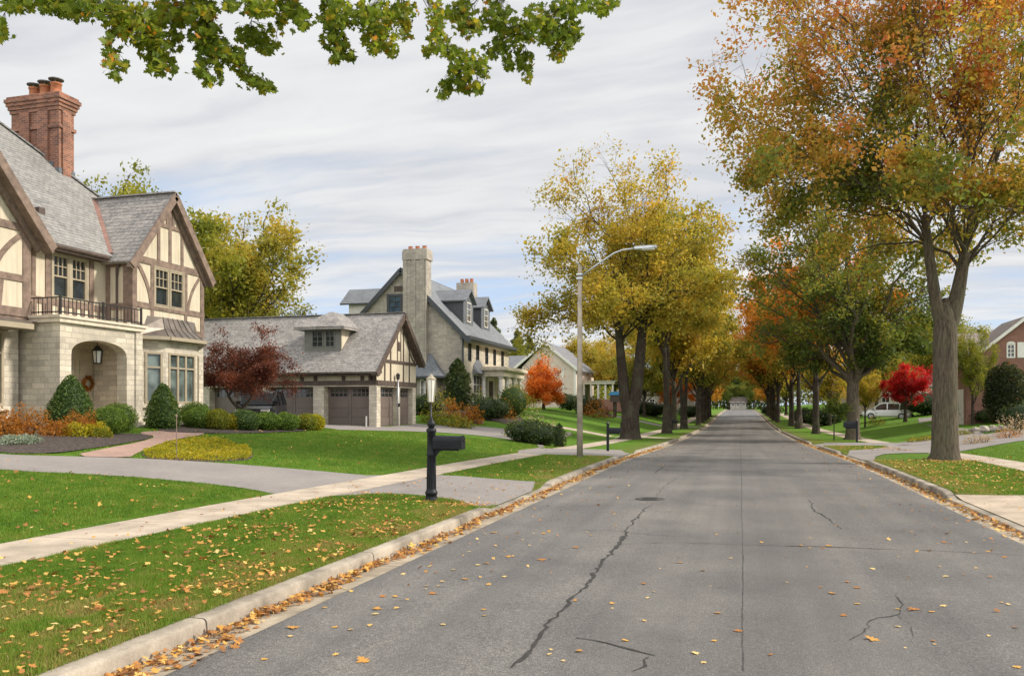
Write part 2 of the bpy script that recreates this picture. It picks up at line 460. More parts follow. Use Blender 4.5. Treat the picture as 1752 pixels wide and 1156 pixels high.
def maple_polys(C, size, rng, nrm_bias, tipdir, spread=.6):
    n = len(C)
    nrm = unit(rng.normal(size=(n, 3)) * spread + np.array(nrm_bias))
    d = rng.normal(size=(n, 3)) * .55 + np.array(tipdir)
    d = unit(d - nrm * (d * nrm).sum(1, keepdims=True)); e = np.cross(nrm, d)
    s = size * rng.uniform(.6, 1.2, (n, 1, 1))
    q = MAPLE[None]
    curl = rng.uniform(-.25, .25, (n, 1, 1))
    V = C[:, None] + s * (q[:, :, 1:2] * d[:, None] + q[:, :, 0:1] * e[:, None] + curl * (q[:, :, 0:1] ** 2 + .5 * q[:, :, 1:2] ** 2) * 2 * nrm[:, None])
    return V.reshape(-1, 3)

def tree_meshes(name, seed, H, r0, fork, crown_c, crown_r, n_limb, n_sub, n_twig, leaves, lsize, bark, leafm, trunk_pts=None,
                stems=None, tone_bias=0.0, tone_grad=0.0, bare_top=0.0, limb_r=.42, sig=.32, wl=2.2, sides=12, low=.0, droop=.0, stem_z=.6, els=None, pyramid=False, clump_k=1.0, dens_z=0.0, extra=()):
    """returns trunk mesh, crown mesh; local coordinates with the base at the origin"""
    rng = np.random.default_rng(seed)
    cc = np.array(crown_c, float); cr = np.array(crown_r, float)
    mb = MB()
    sites = []
    def target(lo=-.75):
        while True:
            v = rng.normal(size=3); v /= np.linalg.norm(v)
            if v[2] > lo: break
        return cc + cr * v * rng.uniform(.72, 1.0)
    # trunk(s)
    base_stems = stems or [((0, 0, fork), 1.0)]
    flare = [(-.25, 1.75), (.0, 1.45), (.15, 1.2), (.45, 1.06), (1.0, 1.0)]
    starts = []
    for si, (tip, rs) in enumerate(base_stems):
        tip = np.array(tip, float)
        if stems and len(stems) > 1:
            if stem_z > 1 and si == 0:
                rb = r0 * 1.16; zz = [-.25, 0, .15, .45, 1.0, stem_z * .6, stem_z - .1, stem_z + .45, stem_z + .9]
                mb.tube([(rng.normal() * r0 * .03, rng.normal() * r0 * .03, z) for z in zz], [rb * k for k in (1.55, 1.32, 1.12, 1.03, 1.0, .93, .88, .66, .2)], sides)
            zs = ([stem_z - .8, stem_z - .5, stem_z - .2, stem_z] if stem_z > 1 else [-.25, 0, .2, .6]) + [stem_z + .3] + list(np.linspace(stem_z + .3, tip[2], 8)[1:])
            P, R = [], []
            for z in zs:
                u = max(0, (z - stem_z) / (tip[2] - stem_z)); off = tip * np.array([1, 1, 0]) * (u ** .7)
                fl = 1.0 if stem_z > 1 else (1.4 if z < .05 else (1.15 if z < .3 else 1.0))
                sp = np.array([math.cos(si * math.pi), 0, 0]) * r0 * .3
                P.append(np.array([sp[0] + off[0], sp[1] + off[1], z])); R.append(r0 * rs * fl * (1 - .42 * u))
        else:
            zs = [-.25, 0, .15, .45, 1.0] + list(np.linspace(1.0, tip[2], 6)[1:])
            P, R = [], []
            for z in zs:
                u = max(0, (z - .5) / (tip[2] - .5))
                fl = np.interp(z, [a for a, _ in flare], [b for _, b in flare])
                w = rng.normal(size=2) * r0 * .06 * (z > .5)
                P.append(np.array([tip[0] * u + w[0], tip[1] * u + w[1], z])); R.append(r0 * rs * fl * (1 - .22 * u))
        mb.tube(P, R, sides)
        starts.append((P, R))
    # limbs
    def branch(p0, d0, p2, ra, rb, n, sd):
        L = np.linalg.norm(p2 - p0)
        p1 = p0 + d0 * L * .5
        Q = bez(p0, p1, p2, n)
        Q[1:-1] += rng.normal(size=(n - 2, 3)) * L * .018
        mb.tube(Q, np.linspace(ra, rb, n), sd, cap=False)
        return Q
    def dirat(Q, i):
        d = Q[min(i + 1, len(Q) - 1)] - Q[max(i - 1, 0)]
        return d / max(np.linalg.norm(d), 1e-6)
    for P, R in starts:
        m = max(2, int(round(n_limb / len(starts))))
        az0 = rng.uniform(0, 6.28)
        ex = [e for e in extra if (e[2] if len(e) > 2 else 0) == len(starts) * 0 + [id(q) for q, _ in starts].index(id(P))]
        for k in range(m + len(ex)):
            az = az0 + 6.283 * k / m + rng.uniform(-.3, .3)
            last = k == 0
            # height on the crown: alternate high and low
            el = rng.uniform(.15, 1.0) if not last else 1.2
            el = (els or [1.2, .25, .8, .05, .6, 1.0, .4, -.1, .7, .2, .9, .5])[k % len(els or range(12))] + rng.uniform(-.1, .1)
            if k >= m: az, el = ex[k - m][0] + rng.uniform(-.1, .1), ex[k - m][1]
            v = np.array([math.cos(az) * math.cos(el), math.sin(az) * math.cos(el), math.sin(el)])
            T = cc + cr * v * rng.uniform(.86, 1.02)
            hi = len(P) - 1 if el > .45 else (len(P) - 2 if el > .1 else max(len(P) - 3, 5))
            i0 = np.array(P[hi]); r_ = R[hi] * limb_r * rng.uniform(.85, 1.15) * (1.25 if last else 1)
            d0 = np.array([v[0] * .36, v[1] * .36, 1.0 if el > .2 else .45]); d0 /= np.linalg.norm(d0)
            Q = branch(i0 - d0 * r_ * .5, d0, T, r_, r_ * .14, 9, 7)
            Ls = np.linalg.norm(T - i0)
            for j in range(n_sub):
                u = .22 + .78 * (j + rng.uniform(0, 1)) / n_sub
                i = min(int(u * 8), 8); q0 = Q[i]; dd = dirat(Q, i)
                side = rng.normal(size=3); side -= dd * side.dot(dd); side /= np.linalg.norm(side)
                d1 = dd * .75 + side * rng.uniform(.55, 1.0) + np.array([0, 0, .25 - droop]); d1 /= np.linalg.norm(d1)
                L1 = Ls * rng.uniform(.24, .42) * (1.15 - .55 * u)
                r1 = max(.012, r_ * (1 - .86 * u) * .55)
                e1 = q0 + d1 * L1
                S = branch(q0, dd * .5 + d1 * .5, e1, r1, r1 * .25, 6, 5)
                for w in range(n_twig):
                    u2 = .2 + .8 * (w + rng.uniform(0, 1)) / n_twig
                    i2 = min(int(u2 * 5), 5); t0 = S[i2]; d2 = dirat(S, i2)
                    sd = rng.normal(size=3); sd /= np.linalg.norm(sd)
                    e = d2 * .6 + sd * .8 + np.array([0, 0, .1 - droop]); e /= np.linalg.norm(e)
                    L2 = L1 * rng.uniform(.3, .55)
                    t1 = t0 + e * L2
                    mb.tube([t0, (t0 + t1) / 2 + rng.normal(size=3) * .03, t1], [max(.008, r1 * .4), max(.006, r1 * .25), .004], 3, cap=False)
                    for q in (.45, .75, 1.0): sites.append(t0 + e * L2 * q)
                for q in (3, 4, 5): sites.append(S[q])
            sites += [Q[7], Q[8]]
    S = np.array(sites)
    rel = (S - cc) / cr
    rad = np.linalg.norm(rel, axis=1)
    S = S[(rad < 1.12) & (S[:, 2] > low)]
    rel = (S - cc) / cr
    if pyramid:
        kk = np.hypot(rel[:, 0], rel[:, 1]) < .12 + .95 * np.clip((1 - rel[:, 2]) / 1.75, 0, 1) ** .85; S = S[kk]; rel = rel[kk]
    # thin out the top
    w = np.ones(len(S))
    if bare_top: w = np.clip(1.0 - bare_top * np.clip(rel[:, 2] - .25, 0, 1) * 1.4, .04, 1)
    clump = np.clip(.55 + clump_k * smooth_noise(S, rng, wl * 1.3), .03, 1.8)
    w = w * clump * np.clip(1 - dens_z * rel[:, 2], .15, 3); w /= w.sum()
    idx = rng.choice(len(S), leaves, p=w)
    C = S[idx] + rng.normal(size=(leaves, 3)) * sig * np.array([1, 1, .75])
    # drop what fell below the crown
    C = C[C[:, 2] > low - .3]
    zr = (C[:, 2] - cc[2]) / cr[2]
    tone = .5 + tone_bias + .30 * smooth_noise(C, rng, wl * 1.6) + .16 * smooth_noise(C, rng, wl * .5) + rng.normal(size=len(C)) * .09 + tone_grad * zr
    V = leaf_quads(C, lsize, rng, droop=droop)
    crown = fastmesh(name + '_crown', V, 4, leafm, np.clip(tone, 0, 1))
    o = mb.build(name + '_trunk', bark, None, True)
    trunk = o.data; bpy.data.objects.remove(o)
    return trunk, crown

def place_tree(name, label, loc, meshes, rz=0.0, sc=(1, 1, 1), group=None, leaf=None, cat='tree'):
    r = thing(name, label, cat, loc, group)
    r.rotation_euler = (0, 0, rz); r.scale = sc
    a = link('trunk', meshes[0], r); b = link('crown', meshes[1], r)
    if leaf is not None:
        b.material_slots[0].link = 'OBJECT'; b.material_slots[0].material = leaf
    return r

def shrub(name, label, loc, rx, ry, h, leaves, lsize, mat, shape='ball', seed=0, group=None, stems=True, core=True, rough=.1, tone_bias=0, cat='shrub'):
    """a shrub: short stems, an inner mass and many leaves; base at loc"""
    rng = np.random.default_rng(seed + 100)
    r = thing(name, label, cat, loc, group)
    n = leaves
    v = unit(rng.normal(size=(n, 3)))
    if shape == 'ball':
        lump = 1 + rough * smooth_noise(v * 3, rng, 2.2)
        C = v * lump[:, None] * (rng.uniform(.80, 1.02, (n, 1)))
        C = C[C[:, 2] > -.85]
        P = C * np.array([rx, ry, h * .54]) + np.array([0, 0, h * .48])
    elif shape == 'cone':
        t = rng.uniform(0, 1, n) ** .75 ; z = 1 - t
        # egg-like cone: widest low, rounded tip
        prof_ = np.interp(z, [0, .06, .2, .45, .7, .88, .97, 1.0], [.72, .88, 1.0, .86, .6, .34, .15, .02])
        z = rng.uniform(0, 1, n); prof_ = np.interp(z, [0, .06, .2, .45, .7, .88, .97, 1.0], [.72, .88, 1.0, .86, .6, .34, .15, .02])
        keep = rng.uniform(0, 1, n) < prof_ + .12
        a = rng.uniform(0, 6.283, n)
        lump = 1 + rough * smooth_noise(np.stack([np.cos(a) * 2, np.sin(a) * 2, z * 5], 1), rng, 2.0)
        rr = prof_ * lump * rng.uniform(.78, 1.03, n)
        P = np.stack([np.cos(a) * rr * rx, np.sin(a) * rr * ry, z * h], 1)[keep]
    elif shape == 'column':
        z = rng.uniform(0, 1, n)
        prof_ = np.interp(z, [0, .1, .3, .55, .8, .93, 1.0], [.6, .85, 1, .95, .62, .3, .03])
        a = rng.uniform(0, 6.283, n)
        lump = 1 + rough * 2 * smooth_noise(np.stack([np.cos(a) * 2, np.sin(a) * 2, z * 8], 1), rng, 1.6)
        rr = prof_ * lump * np.sqrt(rng.uniform(.25, 1.05, n))
        P = np.stack([np.cos(a) * rr * rx, np.sin(a) * rr * ry, z * h], 1)
    else:                                   # loose mound
        lump = 1 + .35 * smooth_noise(v * 3, rng, 1.6)
        C = v * lump[:, None] * (rng.uniform(.1, 1.0, (n, 1)) ** .45)
        C = C[C[:, 2] > -.1]
        P = C * np.array([rx, ry, h * .95]) + np.array([0, 0, .03])
    tone = np.clip(.5 + tone_bias + .25 * smooth_noise(P, rng, max(rx, h) * .8) + rng.normal(size=len(P)) * .17, 0, 1)
    V = leaf_quads(P, lsize, rng, up=.4)
    o = link('foliage', fastmesh(name, V, 4, mat, tone), r)
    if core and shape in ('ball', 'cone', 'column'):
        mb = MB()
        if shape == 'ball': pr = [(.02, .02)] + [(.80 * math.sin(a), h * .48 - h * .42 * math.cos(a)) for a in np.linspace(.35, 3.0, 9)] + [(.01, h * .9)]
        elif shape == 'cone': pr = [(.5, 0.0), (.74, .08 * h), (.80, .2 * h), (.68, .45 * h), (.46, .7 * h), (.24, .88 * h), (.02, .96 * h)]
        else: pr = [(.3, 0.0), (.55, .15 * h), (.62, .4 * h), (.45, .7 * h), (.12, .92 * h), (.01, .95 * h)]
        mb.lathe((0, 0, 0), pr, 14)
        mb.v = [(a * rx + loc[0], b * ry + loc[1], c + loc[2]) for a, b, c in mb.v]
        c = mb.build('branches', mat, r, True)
    if stems:
        mb = MB()
        for k in range(5):
            a = 6.283 * k / 5 + rng.uniform(-.4, .4); e = rng.uniform(.3, .6)
            p0 = Vector(loc) + Vector((math.cos(a) * .06, math.sin(a) * .06, -.08)); p1 = Vector(loc) + Vector((math.cos(a) * rx * e, math.sin(a) * ry * e, h * .6))
            mb.tube([p0, (p0 + p1) / 2 + Vector((0, 0, h * .06)), p1], [.02, .015, .008], 5)
        mb.build('stem', MT['bark_dark'], r, True)
    return r
# ------------------------------------------------------------------ setting
PAVED = []                                # 2-D polygons where no grass grows

def grid_mesh(name, xs, ys, zf, mat, kind='structure'):
    X, Y = np.meshgrid(xs, ys)
    Z = zf(X, Y)
    V = np.stack([X, Y, Z], -1).reshape(-1, 3)
    nx, ny = len(xs), len(ys)
    i = np.arange(nx - 1)[None] + nx * np.arange(ny - 1)[:, None]
    Fc = np.stack([i, i + 1, i + 1 + nx, i + nx], -1).reshape(-1, 4)
    me = fastmesh(name, V, 4, mat, None, True, Fc)
    o = link(name, me); o['kind'] = kind
    return o

def chaikin(P, it=2, closed=True):
    for _ in range(it):
        Q = []
        n = len(P)
        for i in range(n if closed else n - 1):
            a, b = P[i], P[(i + 1) % n]
            Q += [(a[0] * .75 + b[0] * .25, a[1] * .75 + b[1] * .25), (a[0] * .25 + b[0] * .75, a[1] * .25 + b[1] * .75)]
        P = Q
    return P

def inside(px, py, poly):
    r = np.zeros(px.shape, bool); n = len(poly)
    for i in range(n):
        x0, y0 = poly[i]; x1, y1 = poly[(i + 1) % n]
        if y0 == y1: continue
        c = ((y0 > py) != (y1 > py)) & (px < (x1 - x0) * (py - y0) / (y1 - y0) + x0)
        r ^= c
    return r

def drape(name, poly, mat, off, maxlen=.7, kind='structure', pave=True, zf=None):
    if pave: PAVED.append(poly)
    # outline split finely, a lattice of inner points, constrained triangulation
    edge = []
    for (x0, y0), (x1, y1) in zip(poly, poly[1:] + poly[:1]):
        k = max(1, int(math.ceil(math.hypot(x1 - x0, y1 - y0) / maxlen)))
        edge += [(x0 + (x1 - x0) * i / k, y0 + (y1 - y0) * i / k) for i in range(k)]
    A = np.array(edge); n = len(edge)
    gx, gy = np.meshgrid(np.arange(A[:, 0].min(), A[:, 0].max(), maxlen), np.arange(A[:, 1].min(), A[:, 1].max(), maxlen))
    gx, gy = gx.ravel(), gy.ravel(); kk = inside(gx, gy, poly)
    pts = [Vector(p) for p in edge] + [Vector(p) for p in zip(gx[kk], gy[kk])]
    out = delaunay_2d_cdt(pts, [(i, (i + 1) % n) for i in range(n)], [], 1, 1e-4)
    co = np.array([tuple(v) for v in out[0]])
    z = (zf or G)(co[:, 0], co[:, 1]) + off
    fs = []
    for f in out[2]:
        a, b, c = [out[0][q] for q in f[:3]]
        fs.append(tuple(f) if (b - a).cross(c - a) > 0 else tuple(reversed(f)))
    me = bpy.data.meshes.new(name); me.from_pydata([(x, y, zz) for (x, y), zz in zip(co, z)], [], fs)
    uv = me.uv_layers.new(name='UVMap')
    for l in me.loops:
        c = me.vertices[l.vertex_index].co; uv.data[l.index].uv = (c.x, c.y)
    me.materials.append(mat)
    o = link(name, me)
    if kind: o['kind'] = kind
    return o

def ribbon(cx, w, y0, y1, step=.7):
    ys = np.arange(y0, y1 + step, step)
    return [(cx(y) - w / 2, y) for y in ys] + [(cx(y) + w / 2, y) for y in ys[::-1]]

def setting():
    # ---- materials
    m, nt, b = new_mat('lawn_grass'); p = wpos(nt)
    f1 = noise(nt, p, .35, 5); f2 = noise(nt, p, 3.0, 6, .7); f3 = noise(nt, p, 45, 4, .7)
    col = ramp(nt, f2, [(.3, (.062, .125, .013)), (.52, (.10, .205, .017)), (.75, (.155, .245, .025))])
    col = mix(nt, ramp(nt, f1, [(.42, (0, 0, 0)), (.68, (.75, .75, .75))]), col, (.115, .215, .020))
    col = mix(nt, .75, col, ramp(nt, f3, [(.3, (.45, .5, .4)), (.7, (1.45, 1.4, 1.3))]), 'MULTIPLY')
    # worn, yellowed verge strips beside the kerb
    sx = nd(nt, 'ShaderNodeSeparateXYZ', {0: p})
    ax = mth(nt, 'ABSOLUTE', sx.outputs[0])
    near = ramp(nt, mth(nt, 'ADD', mth(nt, 'MULTIPLY', ax, .1), mth(nt, 'MULTIPLY', f2, .25)), [(.50, (1, 1, 1)), (.68, (.0, .0, .0))])
    col = mix(nt, mth(nt, 'MULTIPLY', near, .7), col, (.16, .125, .05))
    soil = ramp(nt, noise(nt, p, .55, 5, .6), [(.60, (0, 0, 0)), (.72, (.8, .8, .8))])
    side = mth(nt, 'MULTIPLY', soil, ramp(nt, mth(nt, 'MULTIPLY', ax, .1), [(.68, (1, 1, 1)), (.76, (0, 0, 0))]))
    ty = ramp(nt, mth(nt, 'MULTIPLY', sx.outputs[1], .1), [(.75, (1, 1, 1)), (1.0, (0, 0, 0))])
    col = mix(nt, mth(nt, 'MULTIPLY', side, ty), col, (.085, .06, .042))
    nt.links.new(col, b.inputs['Base Color']); b.inputs['Roughness'].default_value = .9; b.inputs['Specular IOR Level'].default_value = .15
    bump(nt, b, f3, .9, .05)
    lawn = m

    m, nt, b = new_mat('asphalt'); p = wpos(nt)
    f1 = noise(nt, p, 90, 3, .8); f2 = noise(nt, p, .5, 5); f3 = noise(nt, p, 14, 4, .7)
    sx = nd(nt, 'ShaderNodeSeparateXYZ', {0: p})
    col = ramp(nt, f1, [(.33, (.058, .054, .050)), (.5, (.130, .122, .115)), (.68, (.29, .274, .26))])
    spot = ramp(nt, noise(nt, p, 1.9, 6, .75), [(.60, (1, 1, 1)), (.70, (.74, .74, .75))]); f4 = noise(nt, p, 28, 3, .7)
    col = mix(nt, .8, col, spot, 'MULTIPLY'); col = mix(nt, .55, col, ramp(nt, f4, [(.35, (.74, .74, .74)), (.65, (1.24, 1.23, 1.2))]), 'MULTIPLY')
    col = mix(nt, .8, col, ramp(nt, f2, [(.34, (.70, .70, .72)), (.66, (1.22, 1.21, 1.18))]), 'MULTIPLY')
    col = mix(nt, .6, col, ramp(nt, f3, [(.3, (.8, .8, .8)), (.7, (1.16, 1.16, 1.16))]), 'MULTIPLY')
    # oil-darkened wheel lanes are faintly different along the road
    lane = noise(nt, nd(nt, 'ShaderNodeMapping', {'Vector': p, 'Scale': (1.1, .015, 1)}).outputs[0], 1.3, 3)
    col = mix(nt, .9, col, ramp(nt, lane, [(.35, (.80, .80, .81)), (.65, (1.14, 1.14, 1.12))]), 'MULTIPLY')
    # right half was laid separately and is a shade darker
    half = mth(nt, 'GREATER_THAN', sx.outputs[0], .02)
    col = mix(nt, mth(nt, 'MULTIPLY', half, .10), col, (.09, .085, .08))
    nt.links.new(col, b.inputs['Base Color']); b.inputs['Roughness'].default_value = .62; b.inputs['Specular IOR Level'].default_value = .5
    bump(nt, b, f1, .5, .012)
    asphalt = m

    def concrete(name, base, joint, jw=.012, axis=1, var=.3):
        m, nt, b = new_mat(name); p = wpos(nt)
        f1 = noise(nt, p, 1.6, 6, .65); f2 = noise(nt, p, 60, 3, .7); f3 = noise(nt, p, .35, 3)
        lo = tuple(v * (1 - var) for v in base); hi = tuple(v * (1 + var * .7) for v in base)
        col = ramp(nt, f1, [(.32, lo), (.68, hi)])
        col = mix(nt, .6, col, ramp(nt, f2, [(.3, (.75, .75, .75)), (.7, (1.22, 1.22, 1.22))]), 'MULTIPLY')
        col = mix(nt, .6, col, ramp(nt, f3, [(.35, (.86, .85, .84)), (.65, (1.1, 1.1, 1.08))]), 'MULTIPLY')
        sx = nd(nt, 'ShaderNodeSeparateXYZ', {0: p})
        fr = mth(nt, 'FRACT', mth(nt, 'DIVIDE', mth(nt, 'ADD', sx.outputs[axis], .55), joint))
        line = mth(nt, 'LESS_THAN', fr, jw / joint)
        col = mix(nt, line, col, (.05, .045, .04))
        nt.links.new(col, b.inputs['Base Color']); b.inputs['Roughness'].default_value = .85; b.inputs['Specular IOR Level'].default_value = .3
        h = mth(nt, 'ADD', mth(nt, 'MULTIPLY', line, -2.0), f2)
        bump(nt, b, h, .35, .01)
        return m
    walk = concrete('pale_concrete', (.47, .39, .305), 1.5)
    kerbm = concrete('kerb_concrete', (.315, .27, .215), 3.05, .02, var=.55)
    gut = concrete('gutter_concrete', (.35, .29, .215), 3.05, .015, var=.55)
    apron = concrete('tan_concrete', (.47, .38, .29), 1.9, .012, 0)
    m, nt, b = new_mat('driveway_asphalt'); p = wpos(nt)
    f1 = noise(nt, p, 70, 3, .75); f2 = noise(nt, p, .6, 5); f3 = noise(nt, p, 7, 4)
    col = ramp(nt, f1, [(.33, (.17, .155, .145)), (.67, (.31, .285, .265))])
    col = mix(nt, .8, col, ramp(nt, f2, [(.35, (.85, .83, .83)), (.65, (1.12, 1.08, 1.06))]), 'MULTIPLY')
    col = mix(nt, .5, col, ramp(nt, f3, [(.3, (.85, .85, .85)), (.7, (1.12, 1.12, 1.12))]), 'MULTIPLY')
    nt.links.new(col, b.inputs['Base Color']); b.inputs['Roughness'].default_value = .85; bump(nt, b, f1, .4, .01)
    drive = m

    # ---- ground
    xs = np.concatenate([np.arange(-600, -60, 30), np.arange(-60, -24, 2.0), np.arange(-24, -4.4, .6), [-4.32, KL - .165, KL - .14], [0.0],
                         [KR + .14, KR + .165, 4.2], np.arange(4.6, 26, .6), np.arange(26, 60, 2.0), np.arange(60, 631, 30)])
    ys = np.concatenate([np.arange(-60, -6, 3.0), np.arange(-6, 70, .6), np.arange(70, 130, 1.5), np.arange(130, 300, 5), np.arange(300, 1500, 60)])
    def zf(X, Y):
        z = G(X, Y)
        return np.where((X > KL - .15) & (X < KR + .15), prof(Y) - .35, z)
    grid_mesh('ground', xs, ys, zf, lawn)

    # ---- road
    ysr = np.concatenate([np.arange(-30, 70, 1.0), np.arange(70, 300, 2.0), np.arange(300, 800, 20)])
    grid_mesh('road', np.linspace(KL + .32, KR - .32, 13), ysr, lambda X, Y: prof(Y) + .035 * (1 - (X / 3.8) ** 2), asphalt)
    # gutter pans and kerbs (one sheet / one profile each)
    ysk = np.concatenate([np.arange(-30, 60, .25), np.arange(60, 300, 1.0)])
    for side, K, spans in ((-1, KL, DRIVES_L), (1, KR, DRIVES_R)):
        s = -side                                            # towards the road
        def pz(X, Y): return prof(Y) + .004 + .0 * X - .015 * (1 - np.abs(X - K) / .34)
        xs2 = np.sort(np.array([K - s * .03, K + s * .12, K + s * .33]))
        grid_mesh('gutter', xs2, ysk, pz, gut)
        prof2 = [(.03, -.08), (.014, .02), (.004, .112), (-.004, .128), (-.018, .137), (-.034, .14), (-.15, .14), (-.165, .138), (-.17, -.2)]
        Y = ysk; k = len(prof2)
        D = dip(Y, spans)
        V = np.zeros((len(Y), k, 3))
        rngk = np.random.default_rng(3)
        wob = np.interp(Y, np.arange(-30, 301, 3.05), rngk.normal(0, .006, len(np.arange(-30, 301, 3.05))))
        for j, (u, z) in enumerate(prof2):
            zz = np.where(z > 0, z - D * .105 * (z / .14), z)
            V[:, j, 0] = K + s * u + wob; V[:, j, 1] = Y; V[:, j, 2] = prof(Y) + zz
        i = np.arange(k - 1)[None] + k * np.arange(len(Y) - 1)[:, None]
        Fc = np.stack([i, i + 1, i + 1 + k, i + k], -1).reshape(-1, 4)
        if side > 0: Fc = Fc[:, ::-1]
        o = link('kerb', fastmesh('kerb', V.reshape(-1, 3), 4, kerbm, None, True, Fc)); o['kind'] = 'structure'
        PAVED.append([(K - s * .17, -30), (K + s * .5, -30), (K + s * .5, 400), (K - s * .17, 400)])

    # ---- footways
    cl = lambda y: -8.0 + .75 * float(np.clip((y - 12) / 20, 0, 1))
    drape('pavement', ribbon(cl, 1.25, -12, 190), walk, .016)
    drape('pavement', ribbon(lambda y: 7.75, 1.25, -12, 190), walk, .016)

    # ---- driveways (outlines found on the ground, real heights from the terrain)
    P2 = lambda L: [gp(*q)[:2] for q in L]
    # near drive on the left: from the kerb across the footway and round to the house
    d1 = [(KL - .16, 17.9), (-5.2, 18.0)] + P2([(770, 813), (700, 813), (648, 813), (440, 797), (330, 789), (225, 784), (120, 781), (0, 778)]) + [(-20, 11.5), (-20, 9.6), (-17, 11.0)] \
         + P2([(0, 805), (200, 814), (340, 826), (440, 838), (478, 847), (560, 850), (640, 845), (700, 847), (760, 852), (800, 861)]) + [(KL - .16, 13.0)]
    drape('driveway', chaikin(d1, 1), drive, .012, .5)
    # garage drive
    d2 = [(KL - .16, 34.2), (-6.5, 34.3), (-9, 34.8)] + P2([(950, 744), (880, 735), (800, 728), (730, 727)]) + [(-19.2, 46.5), (-18.7, 46.0), (-18.7, 40.3), (-24.5, 40.2), (-24.5, 38.6)] \
         + P2([(560, 735), (640, 737), (720, 738), (800, 743), (870, 751), (950, 763)]) + [(-8.6, 29.6), (-6.0, 28.3), (KL - .16, 28.2)]
    drape('driveway', chaikin(d2, 1), drive, .02, .5)
    drape('driveway', chaikin([(KL - .16, 57), (-12, 57.5), (-20, 58.6), (-20, 59.6), (-12, 59.4), (KL - .16, 60.5)], 1), walk, .010)
    drape('driveway', chaikin([(KL - .16, 96), (-20, 96.8), (-20, 100), (KL - .16, 101)], 1), drive, .010)
    # right side
    d3 = [(KR + .16, 17.8), (7.2, 17.6), (8.4, 17.5), (14, 16.2), (22, 16.0), (22, 9.5), (7, 9.6), (KR + .16, 9.6)]
    drape('driveway', d3, apron, .010)
    d4 = [(KR + .16, 28.2)] + P2([(1500, 778), (1545, 775.5), (1600, 775), (1645, 772), (1700, 762), (1752, 753)]) + [(22, 42.5), (32, 44), (32, 48), (22, 46.5)] \
         + P2([(1752, 732), (1700, 741), (1640, 750), (1580, 757), (1535, 761), (1500, 768)]) + [(KR + .16, 36.8)]
    drape('driveway', chaikin(d4, 1), drive, .02, .5)
    d5 = [(KR + .16, 44.6), (9, 46), (14, 50)] + P2([(1560, 724), (1600, 719), (1660, 715)]) + P2([(1660, 711), (1600, 713), (1560, 717)]) + [(12, 52), (7, 50.5), (KR + .16, 51.2)]
    drape('driveway', chaikin(d5, 1), drive, .02, .5)
    # pink brick walk from the drive to the porch steps
    w1 = P2([(118, 781), (180, 768), (240, 757), (270, 747), (235, 742), (252, 738), (345, 738), (352, 744), (300, 752), (262, 764), (232, 777), (222, 784)])
    drape('brick_path', chaikin(w1, 1), MT['pave'], .022)
    # planting beds
    b1 = P2([(0, 777), (90, 777), (150, 769), (215, 759), (262, 750), (255, 744), (210, 742), (130, 741)]) + [(-19.6, 20.2), (-20.7, 19.0), (-20.7, 13.5)]
    drape('planting_bed', chaikin(b1, 1), MT['soil'], .028)
    b2 = P2([(262, 736), (300, 741), (420, 743), (552, 737)]) + [(-22.2, 39.0), (-27, 36), (-27, 29), (-20.2, 28.0), (-19.4, 26.6), (-19.2, 24.5)]
    drape('planting_bed', chaikin(b2, 1), MT['soil'], .03)
    b3 = P2([(225, 784), (330, 790), (420, 789), (436, 780), (425, 765), (380, 754), (330, 752), (280, 760)])
    drape('planting_bed', chaikin(b3, 1), MT['soil'], .012)
    b4 = P2([(720, 712), (790, 716), (870, 724), (955, 748), (972, 745), (935, 730), (885, 714)]) + [(-21.6, 77), (-22, 63.2), (-27, 63.0)]
    drape('planting_bed', chaikin(b4, 1), MT['soil'], .035)
    # step of kerb leaf lines and cracks
    crackm = plain('tar_filled_crack', (.036, .033, .030), .8, .35, 14)
    def road_z(x, y): return prof(y) + .035 * (1 - (np.asarray(x) / 3.8) ** 2)
    seam = plain('faint_seam', (.062, .057, .052), .85, .3, 9)
    def crack(pix, w, seed, wig=1.0, cm=None):
        rng = np.random.default_rng(seed)
        pts = [gp(*q)[:2] for q in pix]
        P = []
        for (x0, y0), (x1, y1) in zip(pts[:-1], pts[1:]):
            n = max(2, int(math.hypot(x1 - x0, y1 - y0) / .09))
            for i in range(n):
                t = i / n; P.append((x0 + (x1 - x0) * t, y0 + (y1 - y0) * t))
        P.append(pts[-1]); P = np.array(P); n = len(P)
        jig = np.cumsum(rng.normal(0, .018, (n, 2)), 0); jig -= np.linspace(0, 1, n)[:, None] * jig[-1]
        P = P + (jig * .8 + rng.normal(0, .013, (n, 2))) * wig
        d = np.gradient(P, axis=0); d /= np.maximum(np.linalg.norm(d, axis=1, keepdims=True), 1e-6)
        nrm = np.stack([-d[:, 1], d[:, 0]], 1)
        ww = w * (.55 + .45 * np.sin(np.linspace(0, math.pi, n))) * rng.uniform(.3, 1.3, n) * np.interp(np.arange(n), np.arange(0, n + 12, 12), rng.uniform(.45, 1.4, len(np.arange(0, n + 12, 12))))
        A = P + nrm * ww[:, None] / 2; B = P - nrm * ww[:, None] / 2
        V = np.zeros((n, 2, 3)); V[:, 0, :2] = A; V[:, 1, :2] = B
        V[:, :, 2] = road_z(V[:, :, 0], V[:, :, 1]) + .004
        i = np.arange(n - 1) * 2
        Fc = np.stack([i, i + 1, i + 3, i + 2], 1)
        o = link('road_crack', fastmesh('road_crack', V.reshape(-1, 3), 4, cm or crackm, None, False, Fc)); o['kind'] = 'structure'
    crack([(875, 1150), (915, 1105), (950, 1060), (985, 1020), (1015, 985), (1035, 955), (1062, 925), (1075, 905), (1112, 868)], .05, 1)
    crack([(1112, 868), (1130, 838), (1150, 820), (1185, 800)], .012, 11)
